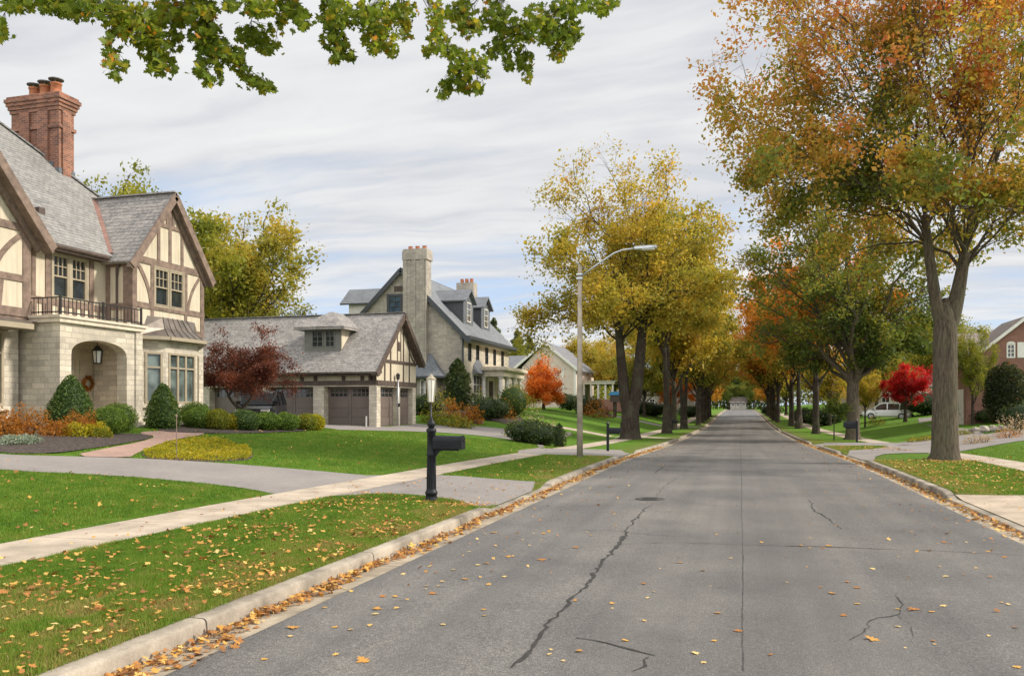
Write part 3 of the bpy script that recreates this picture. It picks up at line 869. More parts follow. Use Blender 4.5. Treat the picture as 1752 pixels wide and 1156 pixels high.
    crack([(1062, 934), (1160, 932), (1300, 937), (1450, 941), (1600, 945), (1752, 951)], .026, 2, .35)
    crack([(995, 908), (1060, 911), (1120, 919), (1200, 924)], .024, 3)
    crack([(990, 1100), (1040, 1106), (1085, 1118), (1122, 1129)], .022, 4)
    crack([(1112, 1130), (1105, 1145), (1085, 1156)], .018, 5)
    crack([(1535, 1022), (1549, 1050), (1545, 1062), (1510, 1068), (1485, 1090), (1455, 1103)], .018, 6)
    crack([(1545, 1062), (1565, 1105)], .007, 16)
    crack([(1382, 857), (1410, 880), (1440, 908)], .028, 7)
    crack([(1030, 1054), (1080, 1060), (1115, 1062)], .009, 8)
    crack([(940, 1020), (985, 1015)], .007, 9)
    crack([(1120, 812), (1140, 795)], .03, 10)
    crack([(1160, 814), (1300, 814), (1480, 820)], .035, 15)
    # long centre seam
    crack([(1271, 1156), (1270, 1000), (1269, 900), (1268, 830), (1267, 780), (1266.5, 740)], .012, 12, .12, seam)
    return lawn

def grass_blades():
    rng = np.random.default_rng(5)
    Ps = []
    def area(n, x0, x1, y0, y1, h, w):
        x = rng.uniform(x0, x1, n); y = rng.uniform(y0, y1, n)
        keep = np.ones(n, bool)
        for poly in PAVED:
            keep &= ~inside(x, y, poly)
        # only what the view can hold
        Z = y * CA - x * SA; u = (x * CA + y * SA) / np.maximum(Z, .1)
        keep &= (Z > 2.5) & (u > -.72) & (u < .72)
        x, y = x[keep], y[keep]
        Ps.append(np.stack([x, y, np.full(len(x), h), np.full(len(x), w)], 1))
    area(340000, -7.4, -4.21, 3.5, 8.5, .052, .007)
    area(230000, -7.4, -4.2, 8.5, 15, .050, .010)
    area(220000, -17, -8.5, 7.5, 14.6, .050, .011)
    area(60000, -8.0, -4.2, 17, 30, .050, .020)
    area(160000, -19, -7.6, 15.0, 38, .050, .022)
    area(60000, 4.0, 7.2, 17.5, 28.5, .055, .016)
    area(30000, 4.0, 7.2, 36, 54, .06, .03)
    area(90000, 8.3, 30, 17, 40, .05, .025)
    P = np.concatenate(Ps)
    n = len(P)
    P[:, :2] += rng.normal(size=(n, 2)) * .022; P[:, 0] = np.where(np.abs(P[:, 0]) < 4.3, np.clip(np.abs(P[:, 0]), 4.09, 9) * np.sign(P[:, 0]), P[:, 0])
    z = G(P[:, 0], P[:, 1])
    base = np.stack([P[:, 0], P[:, 1], z - .005], 1)
    # bare soil patches and taller tufts
    nz = smooth_noise(base * np.array([1, 1, 0]), rng, 1.1)
    h = P[:, 2] * rng.uniform(.5, 1.25, n) * (1 + .25 * nz)
    soil = ((base[:, 0] + 6.1) / 1.0) ** 2 + ((base[:, 1] - 5.2) / .9) ** 2 < 1 + .8 * smooth_noise(base, rng, .5)
    h = np.where(soil & (rng.uniform(0, 1, n) < .8), h * .25, h)
    thin = smooth_noise(base, rng, .8) + .5 * smooth_noise(base, rng, .3) + np.clip(1.3 - np.abs(np.abs(P[:, 0]) - 4.1) * 1.1, 0, 1) * .5
    h = np.where((thin > .55) & (rng.uniform(0, 1, n) < .6), h * .35, h)
    a = rng.uniform(0, 6.283, n); t = np.stack([np.cos(a), np.sin(a), np.zeros(n)], 1) * P[:, 3:4] * .5
    lean = rng.normal(size=(n, 3)) * .45; lean[:, 2] = 1
    tip = base + unit(lean) * h[:, None]
    V = np.stack([base - t, base + t, tip], 1).reshape(-1, 3)
    dry = np.clip(1.6 - np.abs(np.abs(P[:, 0]) - 4.2) * .9, 0, 1) * .2 + np.clip(thin, 0, 1) * .28
    tone = np.clip(.48 + .2 * nz + .14 * smooth_noise(base, rng, .35) + rng.normal(size=n) * .15 + dry + np.where(soil, .35, 0), 0, 1)
    o = link('grass', fastmesh('grass', V, 3, MT['blade'], tone)); o['kind'] = 'stuff'
    tag(o, 'short green mown grass blades of the lawns and verges', 'grass')

def fallen_leaves():
    rng = np.random.default_rng(9)
    # ---- the largest ones, each a thing of its own; six leaf shapes shared
    protos = []
    for k in range(6):
        V = maple_polys(np.zeros((1, 3)), 1.0, rng, (0, 0, 3), (0, 1, 0), .25)
        V = V.copy(); V[:, 2] -= V[:, 2].min() * .8
        tones = [.08, .3, .5, .65, .82, .95]
        protos.append(fastmesh('maple_leaf', V, len(MAPLE), MT['lf_litter'], [tones[k]]))
    words = ['brown', 'russet', 'orange', 'gold', 'yellow', 'pale yellow']
    def put(x, y, z, k, size, where):
        o = link('fallen_leaf', protos[k]); o.location = (x, y, z)
        t_ = .07 if 'road' in where else .22
        o.rotation_euler = (rng.normal() * t_, rng.normal() * t_, rng.uniform(0, 6.28)); o.scale = (size, size, size * .7)
        tag(o, '%s fallen leaf lying on %s' % (words[k], where), 'leaf', 'fallen leaves on ' + where)
    # road, spots seen in the photo
    spots = [(1047, 1038), (1190, 1126), (1222, 1104), (1070, 1103), (1263, 1087), (1492, 1101), (1564, 1048), (1614, 1042), (1594, 1052), (1493, 978), (1467, 1039), (1424, 1021),
             (1466, 1011), (1740, 1148), (1303, 932), (1263, 915), (1152, 967), (1250, 960), (1370, 938), (1418, 938), (497, 1090), (452, 1130), (574, 1124), (573, 1075), (501, 1075),
             (633, 1073), (645, 1044), (600, 1080), (758, 1073), (829, 1058), (621, 1135), (642, 1053), (676, 1022), (655, 1022), (678, 1043), (730, 1005), (757, 997), (776, 977), (832, 966),
             (818, 969), (836, 1003), (863, 990), (750, 1005), (845, 912), (930, 915), (985, 940), (927, 961), (1670, 975), (1618, 990), (1714, 1035), (1615, 930), (1690, 945), (1725, 1038),
             (690, 983), (735, 970), (803, 945), (848, 935), (870, 955), (740, 1018), (556, 1040)]
    for px, py in spots:
        x, y, z = gp(px, py); put(x, y, float(prof(y)) + .006 + .035 * (1 - (x / 3.8) ** 2), int(rng.choice([3, 4, 4, 5, 5, 2, 1])), rng.uniform(.065, .10), 'the asphalt road')
    for _ in range(80):
        py = 800 + 350 * rng.uniform() ** 1.4; px = rng.uniform(760, 1700)
        x, y, z = gp(px, py)
        if KL + .5 < x < KR - .5: put(x, y, float(prof(y)) + .006 + .035 * (1 - (x / 3.8) ** 2), int(rng.choice([1, 2, 3, 4, 5, 5])), rng.uniform(.035, .07), 'the asphalt road')
    n = 0
    while n < 160:                                  # near verge on the left
        x = rng.uniform(-7.3, -4.3); y = 4.2 + 9.5 * rng.uniform() ** 1.5
        put(x, y, g(x, y) + .045, int(rng.choice([0, 1, 1, 2, 2, 3, 4, 5])), rng.uniform(.055, .11), 'the grass verge'); n += 1
    # ---- the rest: gutter drifts and small leaves on the lawns
    Cs, S = [], []
    def drift(n, f, size):
        c = np.array([f() for _ in range(n)]); Cs.append(c); S.append(np.full(n, size))
    def gut_l():
        y = 3.2 + 40 * rng.uniform() ** 1.35; u = abs(rng.normal()) * .085 * (1 + .8 * math.sin(y * 2.1) * math.sin(y * .9)); 
        return (KL + .035 + min(u, .5), y, float(prof(y)) + .012 + max(0, .06 - u * .5) * rng.uniform())
    def gut_r():
        y = 9 + 50 * rng.uniform() ** 1.2; u = abs(rng.normal()) * .12
        return (KR - .03 - min(u, .6), y, float(prof(y)) + .012 + max(0, .05 - u * .4) * rng.uniform())
    def lawn(x0, x1, y0, y1, p=1.0):
        def f():
            while True:
                x = rng.uniform(x0, x1); y = y0 + (y1 - y0) * rng.uniform() ** p
                if rng.uniform() > .35 + .65 * (math.sin(x * 2.3 + math.sin(y * 1.7)) * math.sin(y * 1.9 + 1.3 * math.sin(x * 1.1)) > .1): continue
                return (x, y, g(x, y) + .045)
        return f
    def road():
        y = 7 + 45 * rng.uniform() ** 1.1
        s = rng.choice([-1, 1]); x = (KL + .5 + abs(rng.normal()) * .9) if s < 0 else (KR - .5 - abs(rng.normal()) * .8)
        return (x, y, float(prof(y)) + .016 + .035 * (1 - (x / 3.8) ** 2))
    drift(3900, gut_l, .062); drift(2400, gut_r, .066)
    drift(2300, lawn(-7.3, -4.25, 4, 14.5, 1.2), .05); drift(500, lawn(-4.9, -4.25, 4, 14.5), .04)
    drift(450, lawn(-16, -8.7, 8, 13.2), .055)
    drift(250, lawn(-7, -4.3, 17.6, 28), .055)
    drift(350, lawn(-18, -8, 18, 34), .06)
    drift(1500, lawn(4.1, 7.1, 17.8, 28.3), .055)
    drift(350, lawn(8.5, 18, 18, 32), .06)
    drift(350, lawn(4.1, 7.1, 37, 44.5), .07)
    drift(260, lawn(-8.6, -7.4, 3, 40), .05); drift(150, lawn(7.1, 8.4, 10, 40), .05); drift(160, lawn(4.2, 8, 10, 17.6), .05); drift(150, lawn(-7, -4.2, 13.3, 17.6), .05)
    def ring():
        a = rng.uniform(0, 6.28); r = .45 + abs(rng.normal()) * .45
        x = 6.4 + r * math.cos(a); y = 29 + r * math.sin(a); return (x, y, g(x, y) + .03)
    drift(350, ring, .06)
    drift(700, road, .045)
    C = np.concatenate(Cs); S = np.concatenate(S) * rng.uniform(.5, 1.45, len(np.concatenate(Cs)))
    V = maple_polys(C, 1.0, rng, (0, 0, 2.2), (0, 1, 0), .75)
    k = len(MAPLE); V = V.reshape(len(C), k, 3)
    V = C[:, None] + (V - C[:, None]) * S[:, None, None]
    V = V.reshape(-1, 3)
    tone = np.clip(rng.beta(1.1, 1.6, len(C)), 0, 1)
    o = link('leaf_litter', fastmesh('leaf_litter', V, k, MT['lf_litter'], tone)); o['kind'] = 'stuff'
    tag(o, 'small orange and yellow fallen leaves drifted along the gutters and lawns', 'leaves')
# ------------------------------------------------------------------ building helpers
Zv = Vector((0, 0, 1))

def wall(mb, O, U, N, u0, u1, z0, z1, holes=(), depth=.12, m=0):
    """flat wall facing N in the plane through O, with rectangular openings and their reveals"""
    O, U, N = Vector(O), Vector(U), Vector(N)
    us = sorted({u0, u1, *[h[0] for h in holes], *[h[1] for h in holes]}); zs = sorted({z0, z1, *[h[2] for h in holes], *[h[3] for h in holes]})
    flip = U.cross(Zv).dot(N) < 0
    def q(a, b, c, d):
        P = [a, b, c, d]
        mb.poly(list(reversed(P)) if flip else P, m)
    pt = lambda u, z, n=0.0: O + U * u + Zv * z + N * n
    for i in range(len(us) - 1):
        for j in range(len(zs) - 1):
            a, b, c, d = us[i], us[i + 1], zs[j], zs[j + 1]
            um, zm = (a + b) / 2, (c + d) / 2
            if any(h[0] < um < h[1] and h[2] < zm < h[3] for h in holes): continue
            q(pt(a, c), pt(b, c), pt(b, d), pt(a, d))
    for h in holes:
        a, b, c, d = h
        q(pt(a, c), pt(a, c, -depth), pt(a, d, -depth), pt(a, d)); q(pt(b, c, -depth), pt(b, c), pt(b, d), pt(b, d, -depth))
        q(pt(a, c, -depth), pt(a, c), pt(b, c), pt(b, c, -depth)); q(pt(a, d), pt(a, d, -depth), pt(b, d, -depth), pt(b, d))

def window(root, O, U, N, u0, u1, z0, z1, frame, glass, cols=2, rows=2, fw=.07, mw=.025, rec=.06, proud=.03, casing=.0, sill=False, rail=None, top_only=False, name='window', bars=True):
    """frame with glazing bars (part) and its panes (sub-part)"""
    mb = MB(); O, U, N = Vector(O), Vector(U), Vector(N)
    B = lambda a, b, n0, n1, c, d: mb.bx(O, U, N, a, b, n0, n1, c, d)
    B(u0, u0 + fw, -rec, proud, z0, z1); B(u1 - fw, u1, -rec, proud, z0, z1)
    B(u0 + fw, u1 - fw, -rec, proud, z1 - fw, z1); B(u0 + fw, u1 - fw, -rec, proud, z0, z0 + fw)
    a, b, c, d = u0 + fw, u1 - fw, z0 + fw, z1 - fw
    zr = None
    if rail is not None:
        zr = c + (d - c) * rail; B(a, b, -rec, proud - .012, zr - fw * .4, zr + fw * .4)
    if bars:
        lo = zr + fw * .4 if (top_only and zr) else c
        for i in range(1, cols):
            u = a + (b - a) * i / cols; B(u - mw / 2, u + mw / 2, -rec, proud - .02, lo, d)
        for j in range(1, rows):
            z = lo + (d - lo) * j / rows; B(a, b, -rec, proud - .023, z - mw / 2, z + mw / 2)
    if casing:
        B(u0 - casing, u0, 0.002, proud + .012, z0 - casing, z1 + casing); B(u1, u1 + casing, 0.002, proud + .012, z0 - casing, z1 + casing)
        B(u0, u1, 0.002, proud + .012, z1, z1 + casing); B(u0, u1, 0.002, proud + .012, z0 - casing, z0)
    if sill: B(u0 - .06, u1 + .06, 0.002, .09, z0 - casing - .07, z0 - casing - .001)
    f = mb.build(name, frame, root)
    g_ = MB(); g_.bx(O, U, N, a - .005, b + .005, -rec - .012, -rec + .006, c - .005, d + .005)
    g_.build('pane', glass, f)
    return f

def part(root, name, mat, fn, parent=None, smooth=False):
    mb = MB(); fn(mb); return mb.build(name, mat, parent or root, smooth)

def gable_roof_x(mb, x0, x1, yc, hw, ze, zr, t=.14, over=.0, m=0):
    """ridge along x between x0 and x1, eaves at yc -/+ hw, height ze; ridge at zr"""
    mb.slab([(x0, yc - hw, ze), (x1, yc - hw, ze), (x1, yc, zr), (x0, yc, zr)], t, m)
    mb.slab([(x1, yc + hw, ze), (x0, yc + hw, ze), (x0, yc, zr), (x1, yc, zr)], t, m)

def gable_roof_y(mb, y0, y1, xc, hw, ze, zr, t=.14, m=0):
    mb.slab([(xc + hw, y0, ze), (xc + hw, y1, ze), (xc, y1, zr), (xc, y0, zr)], t, m)
    mb.slab([(xc - hw, y1, ze), (xc - hw, y0, ze), (xc, y0, zr), (xc, y1, zr)], t, m)

def curve(mb, xp, pts, w, t=.026):
    """one continuous curved brace lying on the plane x = xp"""
    A = np.array(pts, float); d = np.gradient(A, axis=0); d /= np.linalg.norm(d, axis=1, keepdims=True)
    nn = np.stack([-d[:, 1], d[:, 0]], 1) * w / 2
    L, R_ = A + nn, A - nn
    for i in range(len(A) - 1):
        a, b, c, e = L[i], L[i + 1], R_[i + 1], R_[i]
        f = lambda p, k: (xp + k, p[0], p[1])
        mb.poly([f(e, t), f(c, t), f(b, t), f(a, t)]); mb.poly([f(a, .001), f(a, t), f(b, t), f(b, .001)]); mb.poly([f(e, t), f(e, .001), f(c, .001), f(c, t)])

PX, MX, PYv, MY = (1, 0, 0), (-1, 0, 0), (0, 1, 0), (0, -1, 0)

# ------------------------------------------------------------------ the half-timbered house
def tudor_house():
    T = MT
    gz = 1.0
    R = thing('house', 'large half timbered house with tall brick chimney, stone porch and arched entrance', 'house', (-21, 22, gz))
    X = -20.0                                     # right gable plane
    yb = lambda px, X_: onx(px, 600, X_)[1]
    zz = lambda px, py, X_: onx(px, py, X_)[2]
    y0, y1 = 23.45, 27.29; yc = 25.37
    ZB, ZE, ZA = 5.36, 6.92, 9.40                 # lower band, eave band, apex
    # ---------------- stone walls (ground floor)
    def stone(mb):
        wall(mb, (X, 0, 0), PYv, PX, 23.2, y1, gz - .4, 4.7, [(24.0, 26.9, 1.75, 4.05)])
        wall(mb, (0, y1, 0), PX, PYv, -29, X, gz - .4, 4.7)
        # bay: canted box
        B0, B1, Bx = 23.86, 27.0, -19.55; f0, f1 = 24.6, 26.3
        def cant(a, b, holes):
            a, b = Vector(a), Vector(b); U = (b - a); L = U.length; U.normalize(); N = U.cross(Zv)
            wall(mb, a, U, N, 0, L, gz - .4, 4.2, [(h[0], h[1], h[2], h[3]) for h in holes], .1)
            return a, U, N, L
        c1 = cant((X, B0, 0), (Bx, f0, 0), [(.14, .74, 1.95, 3.75)])
        c2 = cant((Bx, f0, 0), (Bx, f1, 0), [(.12, 1.58, 1.95, 3.75)])
        c3 = cant((Bx, f1, 0), (X, B1, 0), [(.14, .70, 1.95, 3.75)])
        stone.c = (c1, c2, c3)
        # left wing ground floor with a window opening
        wall(mb, (-20.8, 0, 0), PYv, PX, 12.5, 19.62, gz - .4, 4.6, [(18.1, 19.1, 1.85, 4.05)])
        wall(mb, (0, 19.62, 0), PX, PYv, -23, -20.8, gz - .4, 4.6)
        # recessed entrance wall behind the porch
        wall(mb, (-21.1, 0, 0), PYv, PX, 19.62, 23.2, gz - .4, 4.6, [(22.20, 23.05, 1.3, 3.5)], .15)
    st = part(R, 'stone_wall', T['limestone'], stone)
    # window sills of stone under the bay
    part(R, 'window_sill', T['limecap'], lambda mb: [mb.bx(a, U, N, -.03, L + .03, .0, .08, 1.80, 1.93) for (a, U, N, L) in stone.c])
    part(R, 'window_sill', T['limecap'], lambda mb: mb.bx((-20.8, 0, 0), PYv, PX, 17.95, 19.25, .0, .09, 1.70, 1.83))
    for k, (a, U, N, L) in enumerate(stone.c):
        h = [(.14, .74), (.12, 1.58), (.14, .70)][k]
        window(R, a, U, N, h[0], h[1], 1.95, 3.75, T['trim'], T['glass_green'], cols=3 if k == 1 else 1, rows=1, fw=.075, mw=.09, rec=.05, rail=.72)
    window(R, (-20.8, 0, 0), PYv, PX, 18.1, 19.1, 1.85, 4.05, T['trim'], T['glass_green'], cols=2, rows=1, fw=.08, mw=.08, rail=.72)
    # ---------------- plaster walls (upper floor, gables)
    W2 = [(yb(264, X) - .0, yb(313, X), zz(288, 526, X), zz(288, 463, X))]
    XM = -21.1
    wm0, wm1 = yb(88, XM), yb(148, XM)
    zw0, zw1 = zz(118, 512, XM), zz(118, 440, XM)
    mid = (wm0 + wm1) / 2
    WM = [(wm0 + .02, mid - .05, zw0, zw1), (mid + .05, wm1 - .02, zw0, zw1)]
    wr0, wr1, wrz0, wrz1 = W2[0]; rm = (wr0 + wr1) / 2
    WR = [(wr0, rm - .04, wrz0, wrz1), (rm + .04, wr1, wrz0, wrz1)]
    def plaster(mb):
        wall(mb, (X, 0, 0), PYv, PX, y0, y1, 4.5, ZE, WR)
        mb.poly([(X, y0, ZE), (X, y1, ZE), (X, yc, ZA - .05)])
        wall(mb, (0, y0, 0), PX, MY, -24, X, 4.4, ZE)                       # return of the wing, facing the camera
        wall(mb, (0, y1, 0), PX, PYv, -29, X, 4.6, ZE)
        wall(mb, (XM, 0, 0), PYv, PX, 19.5, y0, 4.4, 7.0, WM)
        # left wing
        wall(mb, (-20.5, 0, 0), PYv, PX, 13.8, 19.76, 4.5, 7.0)
        mb.poly([(-20.5, 13.8, 7.0), (-20.5, 19.76, 7.0), (-20.5, 16.8, 10.35)])
        wall(mb, (0, 19.76, 0), PX, PYv, -24, -20.5, 4.5, 7.0)
        mb.box(-30.5, -24.5, 20, 28.2, .6, 6.9)
        mb.box(-29, -21, 14.2, 19.4, 4.0, 6.9)
    part(R, 'plaster_wall', T['cream'], plaster)
    for w in WR + WM:
        o = X if w in WR else XM
        window(R, (o, 0, 0), PYv, PX, *w, T['trim'], T['glass'], cols=3, rows=2, fw=.06, mw=.028, rec=.05, casing=.05, rail=.5, top_only=True)
    # ---------------- timber framing
    def timber(mb):
        e = .035
        def hb(xp, a, b, z, w): mb.bx((xp, 0, 0), PYv, PX, a, b, .001, e, z - w / 2, z + w / 2)
        def vb(xp, y, a, b, w, ee=.03): mb.bx((xp, 0, 0), PYv, PX, y - w / 2, y + w / 2, .001, ee, a, b)
        def arc(xp, pts, w):
            curve(mb, xp, pts, w)
        # right gable
        hb(X, y0 - .03, y1 + .03, ZE + .02, .24); hb(X, y0 - .03, y1 + .03, ZB, .20); hb(X, y0 - .03, y1 + .03, 4.58, .18)
        vb(X, y0 + .09, 4.5, ZE - .1, .22); vb(X, y1 - .09, 4.5, ZE - .1, .2)
        for px in (271, 290.5, 311): 
            y = yb(px, X); top = ZA - abs(y - yc) * (ZA - ZE) / (yc - y0) - .12
            vb(X, y, ZE + .13, top, .14)
        zc = 8.35; hwc = (ZA - zc) * (yc - y0) / (ZA - ZE); hb(X, yc - hwc + .05, yc + hwc - .05, zc, .14)
        vb(X, yc - .16, zc, ZA - .4, .12); vb(X, yc + .16, zc, ZA - .4, .12)
        a0 = wr0 - .12; vb(X, a0, ZB, ZE - .1, .15); vb(X, wr1 + .14, ZB, ZE - .1, .17)
        vb(X, a0 + .0, 4.55, ZB, .14, .028); vb(X, wr1 + .14, 4.55, ZB, .14, .028)
        n = 8
        arc(X, [(y0 + .2 + (a0 - y0 - .25) * math.sin(t * 1.5708) , ZE - .12 - (ZE - ZB - .05) * (t ** 1.15)) for t in np.linspace(0, 1, n)], .15)
        arc(X, [(y1 - .18 - (y1 - wr1 - .45) * math.sin(t * 1.5708), ZE - .12 - (ZE - ZB - .05) * (t ** 1.15)) for t in np.linspace(0, 1, n)], .12)
        # main wall
        hb(XM, 19.6, y0, 6.86, .2); hb(XM, 19.6, y0, zw0 - .16, .2)
        for px, w in ((57, .14), (81.5, .2), (156, .2), (186.5, .14)): vb(XM, yb(px, XM), 4.4, 6.8, w)
        for k in range(10): vb(XM, yb(60 + k * 13.5, XM), 4.4, zw0 - .25, .09, .026)
        # return of the wing (faces the camera side)
        def rb(x0_, x1_, a, b): mb.bx((0, y0, 0), PX, MY, x0_, x1_, .001, .035, a, b)
        rb(-21.06, -20.9, 4.4, 6.9); rb(-20.35, -20.0, 4.4, 6.9); rb(-20.9, -20.35, 6.62, 6.9); rb(-20.9, -20.35, 5.15, 5.38)
        # left gable
        XL = -20.5
        vb(XL, 19.62, 4.5, 7.0, .28); hb(XL, 13.8, 19.76, 7.12, .22); hb(XL, 13.8, 19.76, 5.62, .2); hb(XL, 13.8, 19.76, 4.62, .26)
        vb(XL, 18.35, 4.6, 7.0, .2); vb(XL, 17.2, 4.6, 7.0, .2)
        arc(XL, [(19.5 - 1.0 * math.sin(t * 1.45), 6.95 - 1.3 * t ** 1.1) for t in np.linspace(0, 1, n)], .16)
        arc(XL, [(18.75 - .1 * t, 5.5 - .85 * t) for t in np.linspace(0, 1, 4)], .16)
        hb(XL, 15.0, 18.7, 8.35, .2); vb(XL, 18.0, 7.2, 8.3, .16); vb(XL, 17.0, 7.2, 10.0, .16)
        # jetty soffits
        mb.box(-20.8, -20.5, 13.8, 19.76, 4.36, 4.495); mb.box(-20.45, -20.19, 13.8, 19.7, 4.3, 4.36)
    part(R, 'timber_framing', T['timber'], timber)
    # ---------------- roofs
    hipc = 28.7; ex = -20.72; ze = 6.98; rd = 5.6
    def roof(mb):
        t = .13
        r1 = (ex - rd, hipc - rd, ze + rd); r0 = (ex - rd, 12.0, ze + rd)
        mb.slab([(ex, 12.0, ze), (ex, hipc, ze), r1, r0], t)
        mb.slab([(ex - 2 * rd, hipc, ze), (ex - 2 * rd, 12, ze), r0, r1], t)
        mb.slab([(ex, hipc, ze), (ex - 2 * rd, hipc, ze), r1], t)
        # hip cap
        mb.bar((ex, hipc, ze + .03), (r1[0], r1[1], r1[2] + .03), .24, .05, (0, 0, 1)); mb.bar((r0[0], r0[1], r0[2] + .02), (r1[0], r1[1], r1[2] + .02), .26, .06, (0, 0, 1))
    part(R, 'roof', T['slate'], roof)
    hw = 2.20; m_ = (ZA - ZE) / (yc - y0); zr = ZA + .20
    def roof2(mb):
        gable_roof_x(mb, -24.6, X + .28, yc, hw, zr - m_ * hw, zr, .11)
        mb.bar((-24.2, yc, zr + .02), (X + .28, yc, zr + .02), .22, .05, (0, 0, 1))
    part(R, 'gable_roof', T['slate_warm'], roof2)
    def roof3(mb):
        gable_roof_x(mb, -26.5, -20.05, 16.8, 3.4, 6.75, 10.72, .11)
    part(R, 'gable_roof', T['slate'], roof3)
    def barge(mb, s):
        if True:
            p = (X + .26, yc + s * (hw + .02), zr - m_ * hw - .16); q = (X + .26, yc, zr - .14)
            mb.bar(p, q, .26, .07, PX); mb.bar((p[0] - .12, p[1], p[2] - .09), (q[0] - .12, q[1], q[2] - .09), 1.0 * .12, .22, PX)
            mb.bar((X + .06, p[1] - s * .14, p[2] - .05), (X + .06, yc, zr - .30), .30, .08, PX)
    def barge2(mb, s):
        if True:
            p = (-20.08, 16.8 + s * 3.42, 6.6); q = (-20.08, 16.8, 10.58)
            mb.bar(p, q, .28, .07, PX); mb.bar((p[0] - .18, p[1], p[2] - .09), (q[0] - .18, q[1], q[2] - .09), .12, .34, PX)
            mb.bar((-20.42, p[1] - s * .16, p[2] - .02), (-20.42, 16.8, 10.40), .34, .08, PX)
    for s in (-1, 1):
        part(R, 'barge_board', T['timber'], lambda mb: barge(mb, s)); part(R, 'barge_board', T['timber'], lambda mb: barge2(mb, s))
    def gutter(mb):
        mb.tube([(ex + .02, 19.9, ze - .09), (ex + .02, y0 - .3, ze - .09)], .075, 8)
        mb.tube([(-20.42, 23.38, 6.86), (-20.55, 23.36, 6.55), (-20.62, 23.45, 6.3), (-20.62, 23.45, 4.5)], .05, 8)
        mb.box(-21.1, ex, 19.6, y0, ze - .22, ze - .16)
    part(R, 'gutter', T['timber_dark'], gutter, smooth=False)
    def valley(mb):
        # warm metal valleys where the cross gable meets the main slope
        d = zr - ze
        mb.bar((ex - .1, yc - (zr - ze) / m_ + .02, ze + .12), (ex - d, yc, zr + .05), .16, .03, (.6, -.6, .6))
    part(R, 'valley_flashing', plain('red_brown_flashing', (.24, .13, .10), .5, .15, 5), valley)
    part(R, 'roof_vent', T['timber_dark'], lambda mb: mb.box(-22.0, -21.8, 21.35, 21.6, 7.95, 8.28))
    # ---------------- chimney
    cx0, cx1, cy0, cy1 = -26.4, -24.2, 24.6, 25.3; ct = 13.42
    def chim(mb):
        mb.box(cx0, cx1, cy0, cy1, 8.5, ct - .62)
        for k in range(4):                        # corbelled head
            e = .045 * (k + 1); mb.box(cx0 - e, cx1 + e, cy0 - e, cy1 + e, ct - .62 + k * .13, ct - .49 + k * .13)
        mb.box(cx0 - .12, cx1 + .12, cy0 - .12, cy1 + .12, ct - .10, ct)
        mb.box(cx0 - .06, cx1 + .06, cy0 - .06, cy1 + .06, ct - 1.28, ct - 1.16)
        for a, b in ((cx0 + .45, cx0 + .9), (cx0 + 1.3, cx0 + 1.75)): mb.box(a, b, cy0 - .09, cy0, 8.5, ct - .62)
        mb.box(cx1, cx1 + .07, cy0 + .12, cy0 + .5, 8.5, ct - .62)
    ch = part(R, 'chimney', T['brick'], chim)
    for k in range(3):
        cx = cx0 + .62 + k * .5 + .1
        part(R, 'chimney_pot', T['clay'], lambda mb: mb.lathe((cx, 24.95, ct), [(.22, 0), (.22, .06), (.19, .1), (.18, .36 + k * .04), (.21, .38 + k * .04), (.21, .43 + k * .04)], 14), ch, True)
        part(R, 'chimney_cap', T['lead'], lambda mb: [mb.lathe((cx, 24.95, ct + .53 + k * .05), [(.27, 0), (.27, .03), (.12, .07)], 14)] + [mb.tube([(cx + .17 * math.cos(a), 24.95 + .17 * math.sin(a), ct + .4 + k * .04), (cx + .17 * math.cos(a), 24.95 + .17 * math.sin(a), ct + .54 + k * .05)], .012, 5) for a in (0.5, 2.1, 3.7, 5.3)], ch)
    def flash(mb):
        for i in range(3):
            x = cx1 - i * .25; z = ze + (ex - x)
            mb.box(x - .25, x, cy0 - .03, cy0, z - .1, z + .2)
        mb.box(cx1, cx1 + .03, cy0 - .03, cy1 + .03, ze + (ex - cx1) - .15, ze + (ex - cx1) + .2)
    part(R, 'flashing', T['lead'], flash, ch)
    # ---------------- porch
    PXf = -19.45; py0, py1 = 19.8, 23.2; pt = 4.34
    ay0, ay1 = yb(122, PXf), yb(217, PXf); ac = (ay0 + ay1) / 2; ah = (ay1 - ay0) / 2; zs, zc_ = 3.42, 3.90
    def porch(mb):
        n = 16
        arcp = [(ac - ah * math.cos(math.pi * i / n), zs + (zc_ - zs) * math.sin(math.pi * i / n) ** .8) for i in range(n + 1)]
        for x, fl in ((PXf, False), (PXf - .38, True)):
            def q(P): mb.poly([(x, a, b) for a, b in (reversed(P) if fl else P)])
            q([(py0, gz - .4), (ay0, gz - .4), (ay0, zs), (py0, zs)]); q([(ay1, gz - .4), (py1, gz - .4), (py1, zs), (ay1, zs)])
            q([(py0, zs), (ay0, zs), (ay0, pt), (py0, pt)]); q([(ay1, zs), (py1, zs), (py1, pt), (ay1, pt)])
            for a, b in zip(arcp[:-1], arcp[1:]): q([a, b, (b[0], pt), (a[0], pt)])
        for a, b in zip(arcp[:-1], arcp[1:]): mb.poly([(PXf, a[0], a[1]), (PXf - .38, a[0], a[1]), (PXf - .38, b[0], b[1]), (PXf, b[0], b[1])])
        mb.poly([(PXf, ay0, gz), (PXf - .38, ay0, gz), (PXf - .38, ay0, zs), (PXf, ay0, zs)]); mb.poly([(PXf - .38, ay1, gz), (PXf, ay1, gz), (PXf, ay1, zs), (PXf - .38, ay1, zs)])
        wall(mb, (0, py0, 0), PX, MY, -21.1, PXf, gz - .4, pt); wall(mb, (0, py1, 0), PX, PYv, -21.1, PXf, gz - .4, pt)
